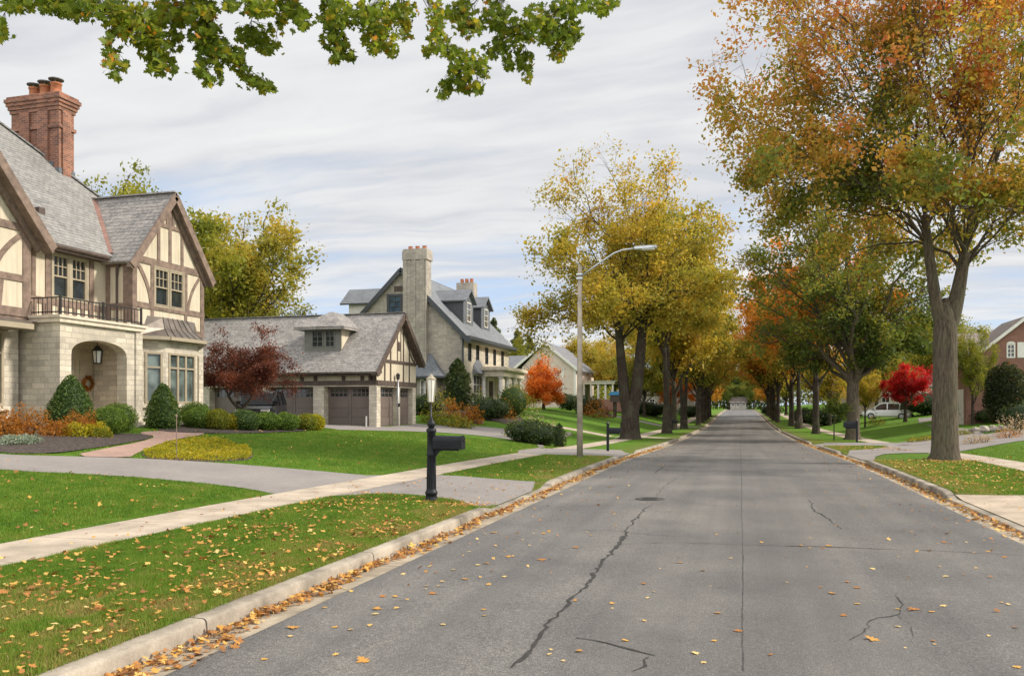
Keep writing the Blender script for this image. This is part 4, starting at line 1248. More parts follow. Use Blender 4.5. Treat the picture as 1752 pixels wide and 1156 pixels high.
        wall(mb, (0, py1 - .3, 0), PX, MY, -21.1, PXf - .38, gz - .4, pt); wall(mb, (0, py0 + .3, 0), PX, PYv, -21.1, PXf - .38, gz - .4, pt)
        mb.box(-21.1, PXf - .01, py0 + .01, py1 - .01, 4.0, 4.32)
        mb.box(PXf - .3, PXf + .06, py1 - .28, py1 + .02, gz - .4, pt - .05)         # end pilaster
    part(R, 'porch', T['limestone'], porch)
    part(R, 'porch_cornice', T['limecap'], lambda mb: [mb.box(-21.1, PXf + .10, py0 - .10, py1 + .12, pt, pt + .13), mb.box(-21.1, PXf + .15, py0 - .15, py1 + .17, pt + .13, pt + .21)])
    part(R, 'porch_floor', T['limecap'], lambda mb: mb.box(-21.1, PXf + .2, py0 + .02, py1 - .02, gz - .3, 1.32))
    # steps
    sy0, sy1 = 22.2, 24.1
    for k in range(3):
        part(R, 'step', T['limecap'], lambda mb: mb.box(PXf + .2 + .33 * k, PXf + .2 + .33 * (k + 1) + .02, sy0 - .25 * k, sy1 - .1 + .12 * k, gz - .5, 1.26 - .115 * k - .03))
    # door
    d0, d1 = 22.20, 23.05
    def door(mb):
        mb.box(-21.2, -21.14, d0, d1, 1.32, 3.5)
        for a, b in ((d0 + .12, d0 + .5), (d0 + .6, d1 - .12)):
            for c, d in ((1.5, 2.2), (2.35, 3.35)):
                mb.box(-21.14, -21.12, a, b, c, d)
        mb.box(-21.1, -21.04, d0 - .12, d0, 1.32, 3.62); mb.box(-21.1, -21.04, d1, d1 + .12, 1.32, 3.62); mb.box(-21.1, -21.04, d0, d1, 3.5, 3.62)
    dr = part(R, 'door', T['door'], door)
    part(R, 'door_handle', T['iron'], lambda mb: mb.box(-21.12, -21.06, d1 - .1, d1 - .06, 2.25, 2.5), dr)
    rng = np.random.default_rng(2)
    a = rng.uniform(0, 6.28, 260); rr = .2 + rng.normal(0, .035, 260)
    C = np.stack([np.full(260, -21.07) + rng.uniform(0, .05, 260), 22.62 + rr * np.cos(a), 2.62 + rr * np.sin(a)], 1)
    o = link('wreath', fastmesh('wreath', leaf_quads(C, .09, rng), 4, MT['lf_rust'], rng.uniform(0, 1, 260)))
    tag(o, 'small rust coloured wreath hanging on the cream front door', 'wreath')
    # lantern under the arch
    lx, ly, lz = -20.2, 22.1, 3.22
    def lan(mb):
        mb.tube([(lx, ly, 4.01), (lx, ly, lz + .58)], .012, 6)
        mb.lathe((lx, ly, lz + .42), [(.17, 0), (.18, .03), (.06, .16), (.03, .18)], 6)
        mb.lathe((lx, ly, lz), [(.11, 0), (.13, .02), (.13, .04)], 6)
        for k in range(6):
            a = k * math.pi / 3; mb.tube([(lx + .12 * math.cos(a), ly + .12 * math.sin(a), lz + .02), (lx + .165 * math.cos(a), ly + .165 * math.sin(a), lz + .44)], .014, 5)
    ln = part(R, 'porch_lantern', T['iron'], lan)
    part(R, 'lantern_glass', T['lamp_glass'], lambda mb: mb.lathe((lx, ly, lz + .03), [(.105, 0), (.145, .39)], 6), ln)
    # balcony railing on the porch
    zt, zb = 5.08, pt + .25
    def rail(mb):
        xr = PXf + .02
        for z in (zt, zb + .06): 
            mb.box(xr - .02, xr + .02, py0 - .02, py1 + .02, z - .018, z + .018); mb.box(-21.05, xr, py0 - .02, py0 + .02, z - .018, z + .018)
        for k in range(23):
            y = py0 + (py1 - py0) * k / 22; mb.box(xr - .009, xr + .009, y - .009, y + .009, zb, zt)
        for k in range(10):
            x = -21.05 + (xr + 21.05) * k / 10; mb.box(x - .009, x + .009, py0 - .009, py0 + .009, zb, zt)
        for y in (py0, (py0 + py1) / 2, py1): mb.box(xr - .028, xr + .028, y - .028, y + .028, pt + .21, zt + .06)
    part(R, 'balcony_railing', T['iron'], rail)
    # bay roof: flared standing-seam metal
    def bayroof(mb):
        z0, z1 = 4.30, 5.02
        o = [(-20.0, 23.66), (-19.36, 24.5), (-19.36, 26.42), (-20.0, 27.22)]
        mid_ = [(-20.0, 23.98), (-19.66, 24.68), (-19.66, 26.24), (-20.0, 26.94)]
        i = [(-20.0, 24.18), (-19.86, 24.82), (-19.86, 26.10), (-20.0, 26.78)]
        for k in range(3):
            for A, za, B, zb_ in ((o, z0, mid_, z0 + .30), (mid_, z0 + .30, i, z1)):
                mb.poly([(*A[k], za), (*A[k + 1], za), (*B[k + 1], zb_), (*B[k], zb_)])
        def seam(p, q, r):
            mb.bar(p, q, .035, .05, (.6, 0, .8)); mb.bar(q, r, .035, .05, (.8, 0, .6))
        for f in np.linspace(0, 1, 6):
            L = lambda A, z: (A[1][0] + (A[2][0] - A[1][0]) * f, A[1][1] + (A[2][1] - A[1][1]) * f, z)
            seam(L(o, z0), L(mid_, z0 + .30), L(i, z1))
        mb.poly([(-20.0, 24.18, z1), (-19.86, 24.82, z1), (-19.86, 26.10, z1), (-20.0, 26.78, z1)])
    part(R, 'bay_roof', T['copper'], bayroof)
    def bayeave(mb):
        o = [(-20.0, 23.60), (-19.30, 24.48), (-19.30, 26.46), (-20.0, 27.28)]
        for p, q in zip(o[:-1], o[1:]): mb.bar((*p, 4.23), (*q, 4.23), .13, .12, (0, 0, 1))
        mb.prism([(-20.0, 23.7, 4.14), (-19.4, 24.52, 4.14), (-19.4, 26.4, 4.14), (-20.0, 27.2, 4.14)], (0, 0, .06))
    part(R, 'bay_cornice', T['trim'], bayeave)
    # pent roof and cornice over the left window bay
    part(R, 'pent_roof', T['copper'], lambda mb: mb.prism([(-20.5, 15, 4.42), (-19.9, 15, 4.30), (-19.9, 15, 4.24), (-20.5, 15, 4.24)], (0, 4.25, 0)))
    part(R, 'pent_roof_cornice', T['trim'], lambda mb: mb.box(-20.8, -19.86, 15, 19.28, 4.08, 4.235))
    return R

# ------------------------------------------------------------------ the garage
def garage():
    T = MT; gz = .72
    R = thing('garage', 'long slate roofed garage with half timbered gable, dormer and brown doors', 'garage', (-24, 43, gz))
    X0, X1 = -36.0, -18.8; Y0, Y1 = 40.4, 45.9; yc = 43.4; ze = 3.85; zr = 7.1
    zb, zd = gz - .3, 2.95                       # door head
    doors_y = [(-21.95, -19.25), (-25.5, -22.6), (-29.2, -26.3)]
    yd = lambda px: onx(px, 700, X1)[1]
    doors_x = [(yd(651), yd(680)), (yd(684.5), yd(706))]
    def piers(mb):
        wall(mb, (0, Y0, 0), PX, MY, X0, X1, zb, 3.2, [(a, b, zb, zd) for a, b in doors_y], .55)
        wall(mb, (X1, 0, 0), PYv, PX, Y0, Y1, zb, 3.2, [(a, b, zb, zd) for a, b in doors_x], .35)
        wall(mb, (0, Y1, 0), PX, PYv, X0, X1, zb, 3.2)
    part(R, 'stone_wall', T['limestone'], piers)
    hw = 3.42; m_ = (zr - ze) / 3.5
    def plast(mb):
        wall(mb, (0, Y0, 0), PX, MY, X0, X1, 3.2, 4.2); wall(mb, (X1, 0, 0), PYv, PX, Y0, Y1, 3.2, 4.2)
        mb.poly([(X1, Y0, 4.2), (X1, Y1, 4.2), (X1, Y1, zr - .15 - m_ * (Y1 - yc)), (X1, yc, zr - .15)])
        wall(mb, (0, Y1, 0), PX, PYv, X0, X1, 3.2, 4.2)
    part(R, 'plaster_wall', T['cream'], plast)
    def tim(mb):
        fy = lambda a, b, c, d, e=.035: mb.bx((0, Y0, 0), PX, MY, a, b, .001, e, c, d)
        fy(X0, X1, 3.02, 3.26, .06); fy(X0, X1, 3.72, 3.95)
        for px in (517, 540, 588, 620, 634): 
            x = ony(px, 645, Y0)[0]; fy(x - .11, x + .11, 3.26, 3.72, .03)
        fy(X1 - .32, X1, 3.26, 3.72, .03)
        fx = lambda a, b, c, d, e=.035: mb.bx((X1, 0, 0), PYv, PX, a, b, .001, e, c, d)
        fx(Y0, Y1, 3.02, 3.28, .06); fx(Y0 + .0, Y1, 4.28, 4.46)
        for k, px in enumerate((658, 668, 690, 700)):
            y = yd(px); top = zr - .3 - abs(y - yc) * m_; fx(y - .07, y + .07, 3.28, 4.28, .03)
            fx(y - .07, y + .07, 4.46, max(top, 4.6), .03)
        fx(yc - .3, yc - .22, 4.46, 6.4, .028); fx(yc + .18, yc + .26, 4.46, 6.4, .028)
        n = 8
        for s in (-1, 1):
            P = [(yc + s * (2.35 - 1.25 * t ** .6), 4.45 + 1.25 * t) for t in np.linspace(0, 1, n)]
            curve(mb, X1, P, .12)
        mb.box(X1 - .3, X1 + .35, Y0 - .45, Y0 - .1, 3.62, 3.82)
    part(R, 'timber_framing', T['timber_dark'], tim)
    def roof(mb):
        z_ = zr + .1
        mb.slab([(X0, yc - 3.75, z_ - m_ * 3.75), (X1 + .4, yc - 3.75, z_ - m_ * 3.75), (X1 + .4, yc, z_), (X0, yc, z_)], .12)
        mb.slab([(X1 + .4, yc + 2.95, z_ - m_ * 2.95), (X0, yc + 2.95, z_ - m_ * 2.95), (X0, yc, z_), (X1 + .4, yc, z_)], .12)
        mb.bar((X0, yc, zr + .13), (X1 + .4, yc, zr + .13), .22, .05, (0, 0, 1))
    part(R, 'roof', T['slate_warm'], roof)
    def barge(mb):
        for s in (-1, 1):
            e = 3.78 if s < 0 else 2.98
            mb.bar((X1 + .38, yc + s * e, zr - .05 - m_ * e), (X1 + .38, yc, zr - .04), .3, .07, PX)
            mb.bar((X1 + .2, yc + s * (e - .08), zr - .14 - m_ * (e - .08)), (X1 + .2, yc, zr - .12), .14, .34, PX)
            mb.bar((X1 + .06, yc + s * (e - .58), zr - .22 - m_ * (e - .58)), (X1 + .06, yc, zr - .22), .24, .06, PX)
    part(R, 'barge_board', T['timber_dark'], barge)
    part(R, 'gutter', T['timber_dark'], lambda mb: mb.tube([(X0, Y0 - .42, ze - .28), (X1 + .38, Y0 - .42, ze - .28)], .07, 8))
    part(R, 'vent_louvre', T['timber_dark'], lambda mb: mb.box(X1, X1 + .04, yc - .2, yc + .16, 5.05, 5.55))
    def gdoor(O, U, N, a, b, rec, leafs):
        mb = MB()
        mb.bx(O, U, N, a, b, -rec - .06, -rec, zb, zd)
        w = (b - a)
        h0 = gz + .02
        for k in range(leafs):
            u0 = a + w * k / leafs + .10; u1 = a + w * (k + 1) / leafs - .10
            for i in range(3):
                c = h0 + .06 + i * .5; mb.bx(O, U, N, u0, u1, -rec, -rec + .022, c, c + .42)
        mb.bx(O, U, N, a, b, -rec, -rec + .03, zd - .1, zd)
        for k in range(1, leafs): mb.bx(O, U, N, a + w * k / leafs - .07, a + w * k / leafs + .07, -rec, -rec + .034, zb, zd - .1)
        d = mb.build('garage_door', MT['garage_door'], R)
        g_ = MB()
        for k in range(leafs):
            u0 = a + w * k / leafs + .16; u1 = a + w * (k + 1) / leafs - .16
            g_.bx(O, U, N, u0, u1, -rec + .001, -rec + .02, zd - .52, zd - .14)
        g_.build('pane', MT['glass'], d)
        f_ = MB()
        for k in range(leafs):
            u0 = a + w * k / leafs + .16; u1 = a + w * (k + 1) / leafs - .16
            for i in range(5):
                u = u0 + (u1 - u0) * i / 4; f_.bx(O, U, N, u - .02, u + .02, -rec + .021, -rec + .035, zd - .54, zd - .12)
            f_.bx(O, U, N, u0, u1, -rec + .021, -rec + .034, zd - .35, zd - .32)
        f_.build('glazing_bars', MT['garage_door'], d)
    for a, b in doors_y: gdoor((0, Y0, 0), PX, MY, a, b, .5, 2)
    for a, b in doors_x: gdoor((X1, 0, 0), PYv, PX, a, b, .3, 1)
    # dormer on the slope
    yf = 40.92; xa, xb = ony(521, 580, yf)[0], ony(583, 580, yf)[0]; z0, z1 = ony(550, 601, yf)[2], ony(550, 560, yf)[2]
    dw = [(xa + .45, (xa + xb) / 2 + .06, z0 + .22, z1 - .16), ((xa + xb) / 2 + .16, xb - .35, z0 + .22, z1 - .16)]
    def dorm(mb):
        wall(mb, (0, yf, 0), PX, MY, xa, xb, z0 - .1, z1, dw, .1)
    dm = part(R, 'dormer', T['garage_dark'], dorm)
    part(R, 'dormer_cheek', T['cream'], lambda mb: mb.box(xa + .01, xb - .01, yf + .12, 43.2, z0, z1 - .01), dm)
    def droof(mb):
        e = .42; t = .1; ya = yf - .45; xm0, xm1 = (xa + xb) / 2 - .06, (xa + xb) / 2 + .06; zt = z1 + .98
        a, b, c, d = (xa - e, ya, z1), (xb + e, ya, z1), (xb + e, 43.4, z1), (xa - e, 43.4, z1)
        r0, r1 = (xm0, ya + 1.5, zt), (xm1, ya + 1.5, zt); r2, r3 = (xm1, 43.6, zt), (xm0, 43.6, zt)
        mb.slab([a, b, r1, r0], t); mb.slab([b, c, r2, r1], t); mb.slab([d, a, r0, r3], t); mb.slab([r0, r1, r2, r3], t)
        mb.box(xa - e + .02, xb + e - .02, ya + .02, 42.5, z1 - .14, z1 - .06)
    part(R, 'dormer_roof', T['slate_warm'], droof, dm)
    for w in dw: window(R, (0, yf, 0), PX, MY, *w, MT['garage_dark'], MT['glass'], cols=2, rows=3, fw=.06, mw=.03, rec=.05)
    part(R, 'drain_pipe', T['white_trim'], lambda mb: mb.tube([(X1 - .55, Y0 - .12, gz), (X1 - .55, Y0 - .12, gz + .62)], .045, 8))
    return R

# ------------------------------------------------------------------ the stone house
def stone_house():
    T = MT; gz = 1.3
    X1 = -21.9; Y0, Y1 = 63.4, 77.4; xc = -27.2; X2 = -32.5; ze = 8.15; zr = 13.45
    R = thing('house', 'two storey tan stone house with wide chimney, slate dormers and columned portico', 'house', (-27, 70, gz))
    m_ = (zr - ze) / (X1 - xc)
    y_ = lambda px: onx(px, 650, X1)[1]
    def zpx(px, py): return onx(px, py, X1)[2]
    fw2 = [(y_(p) - .42, y_(p) + .42, zpx(817, 620), zpx(817, 573)) for p in (803.5, 817, 832.5, 846, 859.5)]
    x_att = [ony(p, 520, Y0)[0] for p in (664, 687)]
    za0, za1 = ony(675, 535, Y0)[2], ony(675, 505, Y0)[2]
    def gable(mb):
        wall(mb, (0, Y0, 0), PX, MY, X2, X1, gz - .5, ze, [], .1)
        # gable triangle with the attic opening cut by three pieces
        zg = lambda x: zr - .25 - abs(x - xc) * m_
        xa, xb = x_att
        mb.poly([(X2, Y0, ze), (xa, Y0, ze), (xa, Y0, zg(xa)), (X2, Y0, ze + .01)])
        mb.poly([(xa, Y0, ze), (xb, Y0, ze), (xb, Y0, za0), (xa, Y0, za0)])
        mb.poly([(xa, Y0, za1), (xb, Y0, za1), (xb, Y0, zg(xb)), (xc, Y0, zr - .25), (xa, Y0, zg(xa))] if xb > xc else [(xa, Y0, za1), (xb, Y0, za1), (xb, Y0, zg(xb)), (xa, Y0, zg(xa))])
        mb.poly([(xb, Y0, ze), (X1, Y0, ze), (xb, Y0, zg(xb))] if xb > xc else [(xb, Y0, ze), (X1, Y0, ze), (xc, Y0, zr - .25), (xb, Y0, zg(xb))])
        wall(mb, (0, Y1, 0), PX, PYv, X2, X1, gz - .5, ze); mb.poly([(X1, Y1, ze), (X2, Y1, ze), (xc, Y1, zr - .25)])
        wall(mb, (X2, 0, 0), PYv, MX, Y0, Y1, gz - .5, ze)
    part(R, 'stone_gable_wall', T['greystone'], gable)
    zf0, zf1 = zpx(813, 690), zpx(813, 640)
    arch_y = (y_(809), y_(826))
    holes = fw2 + [(arch_y[0], arch_y[1], zf0, zf1)]
    part(R, 'front_wall', T['limestone'], lambda mb: wall(mb, (X1, 0, 0), PYv, PX, Y0, Y1, gz - .5, ze, holes, .14))
    for w in fw2: window(R, (X1, 0, 0), PYv, PX, *w, T['fascia'], T['glass'], cols=2, rows=4, fw=.06, mw=.03, rec=.03)
    window(R, (X1, 0, 0), PYv, PX, arch_y[0], arch_y[1], zf0, zf1, T['white_trim'], T['glass'], cols=3, rows=3, fw=.1, mw=.05, rec=.03, rail=.66, casing=.1)
    window(R, (0, Y0, 0), PX, MY, x_att[0], x_att[1], za0, za1, T['fascia'], T['glass_blue'], cols=2, rows=3, fw=.12, mw=.05, rec=.06, casing=.1)
    part(R, 'louvre_vent', T['timber_dark'], lambda mb: mb.box(-27.9, -26.95, Y0 - .05, Y0, 11.5, 11.95))
    def hood(mb):
        a, b = arch_y; c = (a + b) / 2; r = (b - a) / 2 + .15; n = 10
        P = [(c - r * math.cos(math.pi * i / n), zf1 + .12 + 1.15 * math.sin(math.pi * i / n)) for i in range(n + 1)]
        for k in range(n): mb.poly([(X1 + .55, P[k][0], zf1 + .12), (X1 + .55, P[k + 1][0], zf1 + .12), (X1 + .02, P[k + 1][0], P[k + 1][1]), (X1 + .02, P[k][0], P[k][1])])
        mb.box(X1 + .0, X1 + .6, c - r, c + r, zf1 + .04, zf1 + .12)
    part(R, 'window_hood', T['slate_blue'], hood)
    def roof(mb):
        gable_roof_y(mb, Y0 - .35, Y1 + .35, xc, X1 - xc + .75, zr - m_ * (X1 - xc + .75), zr, .2)
    part(R, 'roof', T['slate_blue'], roof)
    def barge(mb):
        for s in (-1, 1): 
            mb.bar((xc + s * (X1 - xc + .78), Y0 - .34, zr - .25 - m_ * (X1 - xc + .78)), (xc, Y0 - .34, zr - .22), .36, .1, PYv)
        mb.box(X1 - .05, X1 + .8, Y0 - .35, Y1 + .35, ze - .75, ze - .5)
    part(R, 'barge_board', T['fascia'], barge)
    part(R, 'cornice', T['limecap'], lambda mb: mb.box(X1, X1 + .3, Y0, Y1, ze - .95, ze - .75))
    part(R, 'drain_pipe', T['fascia'], lambda mb: mb.tube([(X1 + .1, Y0 - .1, gz), (X1 + .1, Y0 - .1, ze - .7)], .09, 8))
    # main chimney
    xa, xb = ony(690.5, 500, Y0 - .6)[0], ony(729, 500, Y0 - .6)[0]; ct = ony(710, 428, Y0)[2]
    def ch(mb):
        mb.box(xa, xb, Y0 - .6, Y0 + .55, gz - .5, ct - .9); mb.box(xa - .1, xb + .1, Y0 - .7, Y0 + .65, ct - .9, ct - .15); mb.box(xa - .04, xb + .04, Y0 - .64, Y0 + .59, ct - .15, ct)
        for k in range(3): mb.box(xa - .04 + (xb - xa) * k / 2.6, xa + .3 + (xb - xa) * k / 2.6, Y0 - .66, Y0 - .6, gz, ct - .9)
    c = part(R, 'chimney', T['greystone'], ch)
    for k in range(3): part(R, 'chimney_pot', T['clay'], lambda mb: mb.lathe((xa + .38 + k * .62, Y0, ct), [(.2, 0), (.18, .26), (.21, .3)], 10), c)
    p = onx(798, 486, -26.2)
    c2 = part(R, 'chimney', T['greystone'], lambda mb: mb.box(-27.2, -25.4, 77.0, 78.2, 9, 14.2))
    part(R, 'chimney_pot', T['clay'], lambda mb: [mb.lathe((-26.8 + .5 * k, 77.6, 14.2), [(.2, 0), (.18, .4), (.2, .44)], 8) for k in range(3)], c2)
    # dormers on the front slope
    for py_, in ((67.4,), (72.4,)):
        xf = -22.75; w = 1.3; zb = zr - (xf - xc) * m_ - .1; zt = zb + 2.15
        d = part(R, 'dormer', T['fascia'], lambda mb: mb.box(-26.4, xf, py_ - w, py_ + w, zb - .2, zt))
        part(R, 'dormer_front', T['lead'], lambda mb: [mb.box(xf, xf + .05, py_ - w, py_ + w, zb, zt), mb.poly([(xf + .05, py_ - w - .1, zt), (xf + .05, py_ + w + .1, zt), (xf + .05, py_, zt + .85)])], d)
        window(R, (xf + .05, 0, 0), PYv, PX, py_ - .55, py_ + .55, zb + .3, zt - .15, T['white_trim'], T['glass'], cols=2, rows=3, fw=.08, mw=.04, rec=-.02, proud=.06)
        part(R, 'dormer_roof', T['slate_blue'], lambda mb: gable_roof_x(mb, -27.2, xf + .35, py_, w + .3, zt - .12, zt + 1.0, .12), d)
    # rear dormer seen over the left slope
    d = part(R, 'dormer', T['white_trim'], lambda mb: mb.box(-33.5, -29.5, 66.2, 69.2, 8.6, 11.2))
    part(R, 'dormer_roof', T['slate_blue'], lambda mb: gable_roof_x(mb, -34.2, -28.2, 67.7, 1.9, 11.0, 12.5, .15), d)
    # canted bay on the side wall with a flared slate roof
    bx0, bx1 = ony(714, 650, Y0 - .9)[0], ony(748, 650, Y0 - .9)[0]
    def bay(mb):
        hol = [(bx0 + .25, bx0 + .75, gz + .9, 4.1), (bx1 - 1.15, bx1 - .25, gz + .9, 4.1)]
        wall(mb, (0, Y0 - .9, 0), PX, MY, bx0, bx1, gz - .5, 4.5, hol, .1); wall(mb, (bx1, 0, 0), PYv, PX, Y0 - .9, Y0, gz - .5, 4.5)
        bay.h = hol
    b = part(R, 'bay', T['greystone'], bay)
    for h in bay.h: window(R, (0, Y0 - .9, 0), PX, MY, *h, T['white_trim'], T['glass'], cols=2, rows=3, fw=.09, mw=.04, rec=.06)
    def broof(mb):
        o = [(bx0 - 1.2, Y0 - 1.5, 4.35), (bx1 + .6, Y0 - 1.5, 4.35)]; m1 = [(bx0 - 1, Y0 - .95, 4.75), (bx1 + .2, Y0 - .95, 4.75)]; t_ = [(bx0 - .8, Y0 - .02, 6.3), (bx1 - .9, Y0 - .02, 6.3)]
        e = [(bx1 + .6, Y0 - .02, 4.35), (bx1 + .2, Y0 - .02, 4.75)]
        mb.slab([o[0], o[1], m1[1], m1[0]], .08); mb.slab([m1[0], m1[1], t_[1], t_[0]], .08)
        mb.slab([o[1], e[0], e[1], m1[1]], .08); mb.slab([m1[1], e[1], t_[1]], .08)
    part(R, 'bay_roof', T['slate_blue'], broof, b)
    part(R, 'bay_fascia', T['fascia'], lambda mb: [mb.box(bx0 - 1.2, bx1 + .62, Y0 - 1.52, Y0 - 1.4, 4.18, 4.36), mb.box(bx1 + .5, bx1 + .62, Y0 - 1.4, Y0, 4.18, 4.36), mb.box(bx0 - 1.1, bx1 + .5, Y0 - 1.4, Y0 - .01, 4.2, 4.27)], b)
    # portico
    pa, pb = 67.6, 74.6; xo = -19.6; zp = 5.15
    part(R, 'portico_roof', T['limecap'], lambda mb: [mb.box(X1, xo, pa, pb, zp - .65, zp - .12), mb.box(X1, xo + .3, pa - .3, pb + .3, zp - .12, zp + .12), mb.box(X1, xo + .1, pa - .1, pb + .1, zp + .12, zp + .2)])
    for x, y in ((xo - .35, pa + .35), (xo - .35, pa + 2.3), (xo - .35, pb - 2.3), (xo - .35, pb - .35), (X1 + .4, pa + .35)):
        part(R, 'column', T['white_trim'], lambda mb: [mb.box(x - .3, x + .3, y - .3, y + .3, gz - .3, gz + .45), mb.lathe((x, y, gz + .45), [(.26, 0), (.22, .1), (.2, 1.0), (.17, zp - .95 - gz - .45), (.25, zp - .8 - gz - .45), (.27, zp - .65 - gz - .45)], 12)])
    dd = part(R, 'door', T['timber_dark'], lambda mb: mb.box(X1, X1 + .08, 70.4, 71.8, gz + .3, gz + 2.9))
    part(R, 'door_surround', T['white_trim'], lambda mb: [mb.box(X1, X1 + .14, 70.1, 70.4, gz + .3, gz + 3.2), mb.box(X1, X1 + .14, 71.8, 72.1, gz + .3, gz + 3.2), mb.box(X1, X1 + .14, 70.4, 71.8, gz + 2.9, gz + 3.2)], dd)
    part(R, 'portico_floor', T['limecap'], lambda mb: mb.box(X1, xo + .2, pa - .2, pb + .2, gz - .6, gz + .25))
    return R

# ------------------------------------------------------------------ houses further off
def white_house():
    T = MT
    Y0 = 108.0; x0, x1 = ony(893, 650, Y0)[0], ony(985, 650, Y0)[0]; xc = ony(932, 600, Y0)[0]
    gz = g(x1, Y0) - .2; ze = ony(985, 627, Y0)[2]; zr = ony(932, 584, Y0)[2]
    R = thing('house', 'pale grey beige gabled house with columned porch behind the orange maple', 'house', (xc, Y0 + 6, gz))
    wz = ony(957, 636, Y0)
    h1 = (ony(952, 0, Y0)[0], ony(961, 0, Y0)[0], ony(956, 640, Y0)[2], ony(956, 632, Y0)[2])
    def body(mb):
        wall(mb, (0, Y0, 0), PX, MY, x0, x1, gz - .5, ze, [h1], .1); wall(mb, (x1, 0, 0), PYv, PX, Y0, Y0 + 14, gz - .5, ze)
        mb.poly([(x0, Y0, ze), (x1, Y0, ze), (xc, Y0, zr - .2)]); wall(mb, (x0, 0, 0), PYv, MX, Y0, Y0 + 14, gz - .5, ze)
        mb.box(x0 - 4.5, x0, Y0 + 2, Y0 + 10, gz - .5, ze - .4)
    part(R, 'siding_wall', T['siding'], body)
    window(R, (0, Y0, 0), PX, MY, *h1, T['white_trim'], T['glass'], cols=2, rows=2, fw=.1, mw=.05, casing=.12)
    hw = max(x1 - xc, xc - x0) + .5; m_ = (zr - ze) / (x1 - xc)
    part(R, 'roof', T['shingle_grey'], lambda mb: [gable_roof_y(mb, Y0 - .4, Y0 + 14.4, xc, x1 - xc + .6, zr - m_ * (x1 - xc + .6), zr, .16), mb.slab([(x0 - 5, Y0 + 1.6, ze - .5), (x0 + .5, Y0 + 1.6, ze - .5), (x0 + .5, Y0 + 6, ze + 2), (x0 - 5, Y0 + 6, ze + 2)], .15)])
    part(R, 'barge_board', T['white_trim'], lambda mb: [mb.bar((xc + s * (x1 - xc + .62), Y0 - .4, zr - .2 - m_ * (x1 - xc + .62)), (xc, Y0 - .4, zr - .16), .32, .1, PYv) for s in (-1, 1)])
    part(R, 'corner_board', T['white_trim'], lambda mb: [mb.box(x1 - .25, x1 + .04, Y0 - .04, Y0 + .25, gz - .3, ze), mb.box(x1 - 1.9, x1 - 1.6, Y0 - .05, Y0 - .001, gz - .3, ze)])
    # columned side porch
    xp = x1 + 4.8
    part(R, 'porch_roof', T['white_trim'], lambda mb: [mb.box(x1, xp, Y0 + 3, Y0 + 12, gz + 3.4, gz + 3.8), mb.slab([(x1, Y0 + 2.7, gz + 3.82), (xp + .3, Y0 + 2.7, gz + 3.82), (xp + .3, Y0 + 12.3, gz + 3.9), (x1, Y0 + 12.3, gz + 3.9)], .05)])
    for k in range(5):
        part(R, 'column', T['white_trim'], lambda mb: mb.lathe((x1 + .5 + k * 1.0, Y0 + 3.3, gz), [(.2, 0), (.17, .4), (.15, 3.2), (.2, 3.4)], 10))
    part(R, 'porch_wall', T['redbrick'], lambda mb: mb.box(x1 + .3, xp + 2.2, Y0 + 2.2, Y0 + 2.6, gz - .4, gz + 1.3))
    part(R, 'window', T['glass_blue'], lambda mb: mb.box(x1 - .1, x1 + .06, Y0 + 4, Y0 + 6.4, gz + 1.2, gz + 3.1))

